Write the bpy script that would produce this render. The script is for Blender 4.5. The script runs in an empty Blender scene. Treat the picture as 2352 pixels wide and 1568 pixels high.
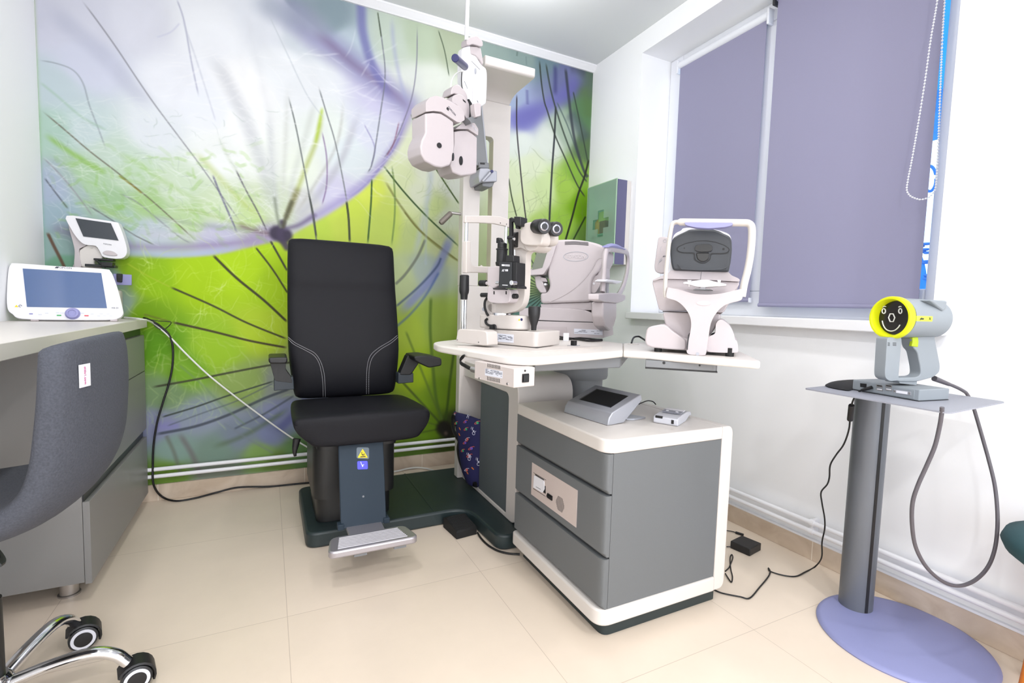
import bpy, bmesh, math, random
import numpy as np
from mathutils import Vector, Matrix
random.seed(7)
S = bpy.context.scene
COL = S.collection
R = math.radians

# ------------------------------------------------------------------ camera
F_PX, W_PX, H_PX = 1121.22, 2352, 1568
YAW, PITCH, ROLL = 0.464024518, -0.0732408848, 0.0283079927
CAM = Vector((0, 0, 1.0))
_r = Vector((math.cos(YAW), -math.sin(YAW), 0))
_f = Vector((math.sin(YAW) * math.cos(PITCH), math.cos(YAW) * math.cos(PITCH), math.sin(PITCH)))
_u = _r.cross(_f)
RI = _r * math.cos(ROLL) + _u * math.sin(ROLL)
UP = -_r * math.sin(ROLL) + _u * math.cos(ROLL)
FW = _f
cd = bpy.data.cameras.new('camera')
cam = bpy.data.objects.new('camera', cd)
COL.objects.link(cam)
cd.sensor_width = 36.0
cd.sensor_fit = 'HORIZONTAL'
cd.lens = F_PX / W_PX * 36.0
cd.clip_start = 0.02
cd.clip_end = 200
m4 = Matrix((RI, UP, -FW)).transposed().to_4x4()
m4.translation = CAM
cam.matrix_world = m4
S.camera = cam

# ------------------------------------------------------------------ light and exposure
S.view_settings.view_transform = 'Standard'
S.view_settings.look = 'None'
S.view_settings.gamma = 1.0
S.view_settings.exposure = 0.1
S.view_settings.use_curve_mapping = False
wd = bpy.data.worlds.new('daylight'); S.world = wd
wd.use_nodes = True
bgn = wd.node_tree.nodes['Background']
bgn.inputs['Color'].default_value = (0.62, 0.82, 1.0, 1)
bgn.inputs['Strength'].default_value = 2.2

def area(name, loc, size, power, color=(1, 1, 1), rot=(0, 0, 0), shape='DISK', sy=None):
    l = bpy.data.lights.new(name, 'AREA'); l.energy = power; l.size = size; l.shape = shape
    if sy: l.size_y = sy
    l.color = color
    o = bpy.data.objects.new(name, l); COL.objects.link(o); o.location = loc; o.rotation_euler = rot
    return o
LAMP_XY = [(-0.12, 1.25), (1.12, 1.25), (-0.12, 0.15), (1.12, 0.15), (-0.12, -0.9), (1.12, -0.9)]
LAMP_W = [6.5, 3.0, 7.0, 6.0, 16.0, 16.0]
for (lx, ly), lw in zip(LAMP_XY, LAMP_W):
    area('downlight_lamp', (lx, ly, 2.575), 0.15, lw, (1.0, 0.985, 0.985))
# globe lamp close to the column, just above the picture
pl_ = bpy.data.lights.new('globe_lamp', 'POINT'); pl_.energy = 7.5; pl_.shadow_soft_size = 0.07; pl_.color = (1.0, 0.99, 0.985)
po_ = bpy.data.objects.new('globe_lamp', pl_); COL.objects.link(po_); po_.location = (1.10, 2.12, 2.50)
# broad cool fill light added behind the camera to even out the room
area('front_fill', (0.6, -2.52, 1.35), 2.2, 48.0, (0.86, 0.92, 1.0), (R(90), 0, 0), 'RECTANGLE', 2.0)

# ------------------------------------------------------------------ measuring: a pixel of the photo meets a real plane
def ray(px, py):
    return FW + RI * ((px - 1176) / F_PX) + UP * ((784 - py) / F_PX)
def hit(p0, n, px, py):
    d = ray(px, py); n = Vector(n)
    t = (Vector(p0) - CAM).dot(n) / d.dot(n)
    return CAM + d * t
def hX(x, px, py): return hit((x, 0, 0), (1, 0, 0), px, py)
def hY(y, px, py): return hit((0, y, 0), (0, 1, 0), px, py)
def hZ(z, px, py): return hit((0, 0, z), (0, 0, 1), px, py)
class Frame:
    """a thing's own axes: u, v horizontal, w up, turned by ang about z"""
    def __init__(s, o, ang=0.0):
        s.o = Vector(o); s.a = ang
        s.u = Vector((math.cos(ang), math.sin(ang), 0)); s.v = Vector((-math.sin(ang), math.cos(ang), 0))
    def loc(s, p):
        d = Vector(p) - s.o
        return (d.dot(s.u), d.dot(s.v), d.z)
    def uw(s, v0, px, py):
        q = s.loc(hit(s.o + s.v * v0, s.v, px, py)); return (q[0], q[2])
    def vw(s, u0, px, py):
        q = s.loc(hit(s.o + s.u * u0, s.u, px, py)); return (q[1], q[2])
    def uv(s, w0, px, py):
        q = s.loc(hZ(s.o.z + w0, px, py)); return (q[0], q[1])
def zm(ox, oy, sc):
    """coordinates read in an enlarged crop -> photo pixels"""
    return lambda x, y: (ox + x * sc, oy + y * sc)

# ------------------------------------------------------------------ materials
def lin(c):
    return tuple((v / 255 / 12.92 if v / 255 <= 0.04045 else ((v / 255 + 0.055) / 1.055) ** 2.4) for v in c[:3])
MATS = {}
def mat(name, rgb, rough=0.5, metal=0.0, noise=0.0, nscale=60, bump=0.0, spec=0.5, emit=0.0, coat=0.0, alpha=None):
    """rgb in display 0-255; noise varies the tone, bump roughens the surface"""
    if name in MATS: return MATS[name]
    m = bpy.data.materials.new(name); m.use_nodes = True
    nt = m.node_tree; b = nt.nodes['Principled BSDF']
    c = lin(rgb)
    b.inputs['Base Color'].default_value = (*c, 1)
    b.inputs['Roughness'].default_value = rough
    b.inputs['Metallic'].default_value = metal
    b.inputs['Specular IOR Level'].default_value = spec
    b.inputs['Coat Weight'].default_value = coat
    if emit:
        b.inputs['Emission Color'].default_value = (*c, 1); b.inputs['Emission Strength'].default_value = emit
    tc = nt.nodes.new('ShaderNodeTexCoord')
    nz = nt.nodes.new('ShaderNodeTexNoise'); nz.inputs['Scale'].default_value = nscale; nz.inputs['Detail'].default_value = 4
    nt.links.new(tc.outputs['Object'], nz.inputs['Vector'])
    if noise:
        mr = nt.nodes.new('ShaderNodeMapRange')
        mr.inputs['To Min'].default_value = 1 - noise; mr.inputs['To Max'].default_value = 1 + noise
        nt.links.new(nz.outputs['Fac'], mr.inputs['Value'])
        mx = nt.nodes.new('ShaderNodeVectorMath'); mx.operation = 'SCALE'
        mx.inputs[0].default_value = c
        nt.links.new(mr.outputs[0], mx.inputs['Scale'])
        nt.links.new(mx.outputs[0], b.inputs['Base Color'])
    if bump:
        bp = nt.nodes.new('ShaderNodeBump'); bp.inputs['Strength'].default_value = bump; bp.inputs['Distance'].default_value = 0.002
        nt.links.new(nz.outputs['Fac'], bp.inputs['Height']); nt.links.new(bp.outputs[0], b.inputs['Normal'])
    MATS[name] = m
    return m
M_wall = mat('white wall paint', (252, 253, 255), 0.75, noise=0.015, nscale=3, bump=0.03)
M_ceil = mat('ceiling paint', (228, 231, 234), 0.8, noise=0.01, nscale=4)
M_trim = mat('white gloss trim', (238, 239, 243), 0.35)
M_pipe = mat('white enamel pipe', (244, 244, 248), 0.3)
M_upvc = mat('white window plastic', (238, 240, 246), 0.3)
M_sill = mat('white window sill', (246, 246, 248), 0.35)
M_white = mat('warm white casing', (219, 213, 208), 0.42, noise=0.01, nscale=30)
M_slit = mat('slit lamp casing paint', (206, 198, 192), 0.42, noise=0.01, nscale=30)
M_dev = mat('instrument white plastic', (197, 188, 190), 0.38, noise=0.012, nscale=80)
M_devw = mat('tablet white plastic', (235, 234, 238), 0.3)
M_lam = mat('white laminate', (224, 218, 212), 0.38)
M_greym = mat('grey metallic panel', (112, 115, 117), 0.55, 0.1, noise=0.05, nscale=500, spec=0.35)
M_desk = mat('satin grey desk fronts', (140, 139, 138), 0.42, 0.1, noise=0.04, nscale=500)
M_greyd = mat('darker grey textile panel', (98, 105, 108), 0.6, 0.1, noise=0.08, nscale=500)
M_arm = mat('grey arm casting', (128, 130, 133), 0.5, 0.2)
M_black = mat('black plastic', (26, 26, 28), 0.45, noise=0.05)
M_rubber = mat('black rubber', (22, 22, 23), 0.75)
M_leather = mat('black upholstery', (23, 23, 28), 0.5, noise=0.1, nscale=900, bump=0.35, spec=0.22)
M_plat = mat('anthracite base plate', (40, 52, 54), 0.42, noise=0.1, nscale=600, bump=0.15)
M_ped = mat('black pedestal cover', (30, 31, 32), 0.4)
M_slate = mat('slate blue pedestal panel', (46, 58, 70), 0.6, noise=0.06, nscale=700, spec=0.25)
M_alu = mat('brushed aluminium', (188, 184, 190), 0.38, 0.75, noise=0.04, nscale=300)
M_silver = mat('silver plastic', (178, 180, 188), 0.38, 0.35)
M_chrome = mat('chrome', (225, 226, 230), 0.07, 1.0)
M_steel = mat('satin steel', (190, 186, 184), 0.28, 0.9)
M_lilac = mat('lilac rubber pad', (150, 150, 198), 0.55)
M_screen = mat('dark display glass', (52, 58, 66), 0.12, coat=0.5)
M_blue_scr = mat('blue grey display glass', (70, 98, 146), 0.12, coat=1.0)
M_dgrey = mat('dark grey plastic', (62, 65, 70), 0.3, noise=0.04)
M_ddgrey = mat('very dark grey plastic', (40, 42, 45), 0.35)
M_text = mat('dark print', (70, 72, 84), 0.6)
M_label = mat('pale label film', (224, 226, 236), 0.5)
M_cable = mat('black cable', (20, 20, 22), 0.5)
M_wcable = mat('white cable', (236, 236, 232), 0.5)
M_gcable = mat('grey cable', (92, 88, 94), 0.5)
M_yel = mat('fluorescent yellow plastic', (222, 228, 6), 0.45)
M_ygreen = mat('yellow green plastic', (176, 196, 20), 0.5)
M_pgrey = mat('pale grey plastic', (140, 147, 153), 0.5, noise=0.03, nscale=500)
M_plate = mat('grey powder coated plate', (150, 152, 162), 0.5, noise=0.03, nscale=700)
M_base = mat('lilac grey powder coat', (142, 146, 190), 0.5, noise=0.03, nscale=500)
M_stand = mat('grey anodised column', (112, 116, 123), 0.4, 0.4, noise=0.03, nscale=400)
M_teal = mat('teal upholstery', (44, 78, 84), 0.85, noise=0.2, nscale=700, bump=0.4)
M_orange = mat('orange painted metal', (214, 120, 30), 0.5)
M_navy = mat('navy plastic', (48, 50, 100), 0.3)
M_red = mat('red key', (226, 84, 96), 0.5)
M_green = mat('green key', (70, 170, 96), 0.5)
M_yellowsign = mat('yellow sign', (240, 214, 20), 0.5)
M_bluesign = mat('lit blue sign', (70, 70, 240), 0.5, emit=0.7)
M_whitesign = mat('white print', (240, 240, 246), 0.5)
M_darkgap = mat('shadow gap', (30, 30, 30), 0.8)

# ------------------------------------------------------------------ mesh building
class MB:
    def __init__(s): s.b = bmesh.new()
    def face(s, vs, flip=False):
        vv = [s.b.verts.new(v) for v in vs]
        try: return s.b.faces.new(vv[::-1] if flip else vv)
        except ValueError: return None
    def box(s, x0, x1, y0, y1, z0, z1, M=None):
        P = [Vector((x, y, z)) for z in (z0, z1) for y in (y0, y1) for x in (x0, x1)]
        if M: P = [M @ p for p in P]
        v = [s.b.verts.new(p) for p in P]
        for f in ((0, 2, 3, 1), (4, 5, 7, 6), (0, 1, 5, 4), (2, 6, 7, 3), (0, 4, 6, 2), (1, 3, 7, 5)):
            s.b.faces.new([v[i] for i in f])
        return s
    def prism(s, pts, a0, a1, plane='uw', M=None, pts2=None):
        """closed outline in a plane pushed from a0 to a1 along the remaining axis"""
        def P(q, a):
            p = {'uw': (q[0], a, q[1]), 'uv': (q[0], q[1], a), 'vw': (a, q[0], q[1])}[plane]
            p = Vector(p); return M @ p if M else p
        pts2 = pts2 or pts
        A = [s.b.verts.new(P(q, a0)) for q in pts]; B = [s.b.verts.new(P(q, a1)) for q in pts2]
        s.b.faces.new(A); s.b.faces.new(B[::-1])
        n = len(A)
        for i in range(n):
            s.b.faces.new((A[i], B[i], B[(i + 1) % n], A[(i + 1) % n]))
        return s
    def rings(s, rs, cap=True, closed=True):
        V = [[s.b.verts.new(p) for p in r] for r in rs]
        n = len(V[0])
        for a, b in zip(V, V[1:]):
            for i in range(n if closed else n - 1):
                j = (i + 1) % n
                s.b.faces.new((a[i], a[j], b[j], b[i]))
        if cap and closed:
            s.b.faces.new(V[0][::-1]); s.b.faces.new(V[-1])
        return s
    def cyl(s, p0, p1, r0, r1=None, n=24, flat=1.0):
        p0, p1 = Vector(p0), Vector(p1); r1 = r0 if r1 is None else r1
        d = (p1 - p0).normalized(); a = d.orthogonal().normalized()
        if abs(d.z) < 0.99: a = Vector((0, 0, 1)).cross(d).normalized()
        else: a = Vector((1, 0, 0))
        b = d.cross(a)
        rs = [[p + a * (math.cos(2 * math.pi * k / n) * r) + b * (math.sin(2 * math.pi * k / n) * r * flat) for k in range(n)] for p, r in ((p0, r0), (p1, r1))]
        return s.rings(rs)
    def lathe(s, prof, o=(0, 0, 0), d=(0, 0, 1), n=28):
        """prof: (radius, distance along d)"""
        o = Vector(o); d = Vector(d).normalized()
        a = Vector((1, 0, 0)) if abs(d.z) > 0.99 else Vector((0, 0, 1)).cross(d).normalized()
        b = d.cross(a)
        rs = [[o + d * h + (a * math.cos(2 * math.pi * k / n) + b * math.sin(2 * math.pi * k / n)) * max(r, 1e-4) for k in range(n)] for r, h in prof]
        return s.rings(rs)
    def tube(s, pts, r, n=10, sub=5, closed=False, flat=None):
        P = spline(pts, sub) if sub > 1 else [Vector(p) for p in pts]
        rr = r if callable(r) else (lambda t: r)
        N = len(P); rs = []; ref = None
        for i, p in enumerate(P):
            d = (P[min(i + 1, N - 1)] - P[max(i - 1, 0)]).normalized()
            if ref is None: ref = d.orthogonal().normalized()
            if flat: ref = Vector(flat)
            a = (ref - d * ref.dot(d)).normalized(); ref = a if not flat else ref
            b = d.cross(a); q = rr(i / (N - 1))
            if isinstance(q, tuple): ra, rb = q
            else: ra = rb = q
            rs.append([p + a * math.cos(2 * math.pi * k / n) * ra + b * math.sin(2 * math.pi * k / n) * rb for k in range(n)])
        return s.rings(rs)
    def ball(s, c, rx, ry=None, rz=None, n=16, M=None):
        ry = ry or rx; rz = rz or rx; c = Vector(c)
        rs = []
        for i in range(1, n // 2):
            t = math.pi * i / (n // 2)
            rs.append([(c + (M @ q if M else q)) for q in [Vector((rx * math.sin(t) * math.cos(2 * math.pi * k / n), ry * math.sin(t) * math.sin(2 * math.pi * k / n), rz * math.cos(t))) for k in range(n)]])
        return s.rings(rs)
def spline(pts, sub=6):
    P = [Vector(p) for p in pts]
    if len(P) < 3: return P
    out = []
    Q = [P[0] * 2 - P[1]] + P + [P[-1] * 2 - P[-2]]
    for i in range(1, len(Q) - 2):
        a, b, c, d = Q[i - 1:i + 3]
        for k in range(sub):
            t = k / sub
            out.append(0.5 * ((2 * b) + (c - a) * t + (2 * a - 5 * b + 4 * c - d) * t * t + (3 * b - a - 3 * c + d) * t ** 3))
    out.append(P[-1])
    return out
def spl2(pts, sub=5, closed=True):
    """smooth closed 2D outline"""
    P = [Vector((p[0], p[1], 0)) for p in pts]; n = len(P); out = []
    for i in range(n):
        a, b, c, d = P[i - 1], P[i], P[(i + 1) % n], P[(i + 2) % n]
        for k in range(sub):
            t = k / sub
            q = 0.5 * ((2 * b) + (c - a) * t + (2 * a - 5 * b + 4 * c - d) * t * t + (3 * b - a - 3 * c + d) * t ** 3)
            out.append((q.x, q.y))
    return out
def rnd(pts, r, seg=5):
    """outline with rounded corners; r a number or one per corner"""
    n = len(pts); out = []
    rs = r if isinstance(r, (list, tuple)) else [r] * n
    for i in range(n):
        p = Vector(pts[i][:2]); a = Vector(pts[i - 1][:2]); b = Vector(pts[(i + 1) % n][:2]); q = rs[i]
        da = (a - p); db = (b - p)
        if q <= 1e-6 or da.length < 1e-6 or db.length < 1e-6: out.append((p.x, p.y)); continue
        la = min(q, da.length * 0.48); lb = min(q, db.length * 0.48)
        A = p + da.normalized() * la; B = p + db.normalized() * lb
        for k in range(seg + 1):
            t = k / seg
            c = A * (1 - t) ** 2 + p * (2 * t * (1 - t)) + B * t * t
            out.append((c.x, c.y))
    return out
def rect(x0, x1, y0, y1, r=0.0, seg=5): return rnd([(x0, y0), (x1, y0), (x1, y1), (x0, y1)], r, seg) if r else [(x0, y0), (x1, y0), (x1, y1), (x0, y1)]
def ell(cx, cy, rx, ry, n=28): return [(cx + rx * math.cos(2 * math.pi * k / n), cy + ry * math.sin(2 * math.pi * k / n)) for k in range(n)]
def obj(name, mb, m, parent=None, bevel=0.0, seg=2, ang=38, sub=0, label=None):
    b = mb.b
    bmesh.ops.remove_doubles(b, verts=b.verts, dist=1e-6)
    bmesh.ops.recalc_face_normals(b, faces=b.faces)
    me = bpy.data.meshes.new(name); b.to_mesh(me); b.free()
    for mm in (m if isinstance(m, list) else [m]): me.materials.append(mm)
    me.polygons.foreach_set('use_smooth', [True] * len(me.polygons))
    me.set_sharp_from_angle(angle=R(ang))
    o = bpy.data.objects.new(name, me); COL.objects.link(o)
    if parent: o.parent = parent
    if bevel:
        bv = o.modifiers.new('Bevel', 'BEVEL'); bv.width = bevel; bv.segments = seg; bv.limit_method = 'ANGLE'; bv.angle_limit = R(30); bv.harden_normals = False
    if sub:
        sm = o.modifiers.new('Sub', 'SUBSURF'); sm.levels = sub; sm.render_levels = sub
    if label: o['label'] = label
    return o
def tag(o, label, cat, group=None):
    o['label'] = label; o['category'] = cat
    if group: o['group'] = group
    return o
def thing(name, label, cat, loc=(0, 0, 0), rz=0.0, group=None):
    o = bpy.data.objects.new(name, None); COL.objects.link(o); o.location = loc; o.rotation_euler = (0, 0, rz)
    o.empty_display_size = 0.05
    return tag(o, label, cat, group)
def fthing(name, label, cat, fr): return thing(name, label, cat, fr.o, fr.a)
def struct(name, mb, m, **k):
    o = obj(name, mb, m, **k); o['kind'] = 'structure'; return o
def text(name, s, size, m, M, parent=None, depth=0.0004, align='CENTER', bold=0.0, sx=1.0, shear=0.0):
    """lettering lying in the xy plane of matrix M (x right, y up, z out)"""
    cu = bpy.data.curves.new(name, 'FONT'); cu.body = s; cu.size = size; cu.extrude = depth; cu.align_x = align; cu.align_y = 'CENTER'
    cu.offset = bold; cu.resolution_u = 2; cu.shear = shear
    t = bpy.data.objects.new('t', cu); COL.objects.link(t)
    me = bpy.data.meshes.new_from_object(t)
    bpy.data.objects.remove(t)
    me.transform(M @ Matrix.Diagonal((sx, 1, 1, 1)))
    me.materials.append(m)
    o = bpy.data.objects.new(name, me); COL.objects.link(o)
    if parent: o.parent = parent
    return o
def basis(o, x, y):
    """matrix with x right, y up; z = x cross y faces out"""
    x = Vector(x).normalized(); y = Vector(y); y = (y - x * y.dot(x)).normalized(); z = x.cross(y)
    M = Matrix((x, y, z)).transposed().to_4x4(); M.translation = Vector(o); return M
def plate_on(M, x0, x1, y0, y1, d=0.001, r=0.0, mb=None):
    mb = mb or MB()
    pts = rect(x0, x1, y0, y1, r)
    return mb.prism(pts, -0.0002, d, 'uv', M)
def decal_lines(mb, M, x0, x1, y0, y1, rows, seed=1, h=0.45, gap=0.25):
    """small print too fine to read: rows of short dark dashes"""
    rg = random.Random(seed); st = (y1 - y0) / rows
    for r_ in range(rows):
        x = x0; y = y1 - (r_ + 0.5) * st
        while x < x1:
            w = rg.uniform(0.05, 0.2) * (x1 - x0)
            if rg.random() > gap:
                mb.prism(rect(x, min(x + w * 0.85, x1), y - st * h / 2, y + st * h / 2), 0.0008, 0.0013, 'uv', M)
            x += w
    return mb

# ================================================================== the room
XL, XR, YB, YF, ZC = -0.875, 1.983, 2.85, -2.6, 2.625
W0, W1, WZ0, WZ1, WD = 0.835, 2.355, 0.982, 2.505, 0.265      # window opening in the right wall

def floor_mat():
    m = bpy.data.materials.new('beige floor tiles'); m.use_nodes = True
    nt = m.node_tree; b = nt.nodes['Principled BSDF']; L = nt.links.new
    tc = nt.nodes.new('ShaderNodeTexCoord'); mp = nt.nodes.new('ShaderNodeMapping')
    mp.inputs['Location'].default_value = (-0.047, -0.305, 0)
    L(tc.outputs['Object'], mp.inputs['Vector'])
    br = nt.nodes.new('ShaderNodeTexBrick'); br.offset = 0; br.squash = 1
    br.inputs['Scale'].default_value = 1; br.inputs['Brick Width'].default_value = 0.66; br.inputs['Row Height'].default_value = 0.66
    br.inputs['Mortar Size'].default_value = 0.0012; br.inputs['Mortar Smooth'].default_value = 0.3
    br.inputs['Color1'].default_value = (*lin((233, 217, 198)), 1); br.inputs['Color2'].default_value = (*lin((237, 221, 203)), 1)
    br.inputs['Mortar'].default_value = (*lin((205, 188, 170)), 1)
    L(mp.outputs[0], br.inputs['Vector'])
    nz = nt.nodes.new('ShaderNodeTexNoise'); nz.inputs['Scale'].default_value = 3.0; nz.inputs['Detail'].default_value = 8; nz.inputs['Roughness'].default_value = 0.65
    L(tc.outputs['Object'], nz.inputs['Vector'])
    rp = nt.nodes.new('ShaderNodeMapRange'); rp.inputs['To Min'].default_value = 0.9; rp.inputs['To Max'].default_value = 1.07
    L(nz.outputs['Fac'], rp.inputs['Value'])
    mx = nt.nodes.new('ShaderNodeVectorMath'); mx.operation = 'SCALE'
    L(br.outputs['Color'], mx.inputs[0]); L(rp.outputs[0], mx.inputs['Scale']); L(mx.outputs[0], b.inputs['Base Color'])
    b.inputs['Roughness'].default_value = 0.36; b.inputs['Specular IOR Level'].default_value = 0.45
    return m
def skirt_mat(axis):
    m = bpy.data.materials.new('beige skirting tiles'); m.use_nodes = True
    nt = m.node_tree; b = nt.nodes['Principled BSDF']; L = nt.links.new
    tc = nt.nodes.new('ShaderNodeTexCoord'); sp = nt.nodes.new('ShaderNodeSeparateXYZ'); L(tc.outputs['Object'], sp.inputs[0])
    ad = nt.nodes.new('ShaderNodeMath'); ad.operation = 'ADD'; ad.inputs[1].default_value = 10 * 0.66 - (0.17 if axis == 'X' else 0.50)
    L(sp.outputs[axis], ad.inputs[0])
    md = nt.nodes.new('ShaderNodeMath'); md.operation = 'MODULO'; md.inputs[1].default_value = 0.66; L(ad.outputs[0], md.inputs[0])
    lt = nt.nodes.new('ShaderNodeMath'); lt.operation = 'LESS_THAN'; lt.inputs[1].default_value = 0.003; L(md.outputs[0], lt.inputs[0])
    nz = nt.nodes.new('ShaderNodeTexNoise'); nz.inputs['Scale'].default_value = 7; nz.inputs['Detail'].default_value = 7; nz.inputs['Distortion'].default_value = 1.2
    L(tc.outputs['Object'], nz.inputs['Vector'])
    cr = nt.nodes.new('ShaderNodeValToRGB'); L(nz.outputs['Fac'], cr.inputs[0])
    cr.color_ramp.elements[0].position = 0.3; cr.color_ramp.elements[0].color = (*lin((196, 176, 154)), 1)
    cr.color_ramp.elements[1].position = 0.7; cr.color_ramp.elements[1].color = (*lin((222, 205, 186)), 1)
    mx = nt.nodes.new('ShaderNodeMix'); mx.data_type = 'RGBA'; L(lt.outputs[0], mx.inputs[0]); L(cr.outputs[0], mx.inputs[6])
    mx.inputs[7].default_value = (*lin((236, 226, 212)), 1); L(mx.outputs[2], b.inputs['Base Color'])
    b.inputs['Roughness'].default_value = 0.35
    return m

struct('floor', MB().box(XL - 0.1, XR + 0.3, YF, YB + 0.1, -0.1, 0), floor_mat())
struct('ceiling', MB().box(XL - 0.1, XR + 0.3, YF, YB + 0.1, ZC, ZC + 0.1), M_ceil)
struct('wall_left', MB().box(XL - 0.1, XL, YF, YB + 0.1, 0, ZC), M_wall)
b = MB()
b.box(XR, XR + 0.3, YF, W0, 0, ZC).box(XR, XR + 0.3, W1, YB + 0.1, 0, ZC).box(XR, XR + 0.3, W0, W1, 0, 0.942).box(XR, XR + 0.3, W0, W1, WZ1, ZC)
struct('wall_right', b, M_wall)
b = MB().box(XL, XR, YF - 0.1, YF, 0, ZC)
struct('wall_front', b, M_wall)
struct('wall_back', MB().box(XL, XR, YB + 0.002, YB + 0.1, 0, ZC), M_wall)
struct('baseboard_back', MB().box(XL, XR, YB - 0.010, YB, 0, 0.081), skirt_mat('X'), bevel=0.0015)
struct('baseboard_right', MB().box(XR - 0.010, XR, YF, YB - 0.01, 0, 0.081), skirt_mat('Y'), bevel=0.0015)
struct('trim_1', MB().box(XR - 0.013, XR, YF, YB - 0.01, 0.081, 0.089), M_trim, label='thin white strip on top of the tiled skirting')
# cornice over the mural
pr = [(YB, 2.585), (YB - 0.012, 2.585), (YB - 0.018, 2.594), (YB - 0.028, 2.600), (YB - 0.034, 2.612), (YB - 0.040, 2.616), (YB - 0.040, ZC), (YB, ZC)]
b = MB(); b.prism([(y, z) for y, z in pr], XL, XR, 'vw'); struct('trim_2', b, M_trim, label='thin moulded white cornice above the mural')
# window sill board
b = MB(); b.prism(rect(1.93, XR + WD + 0.02, 0.942, 0.982, 0), 0.79, 2.341, 'uw')
struct('trim_3', b, M_sill, bevel=0.004, label='white window sill board')

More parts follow.
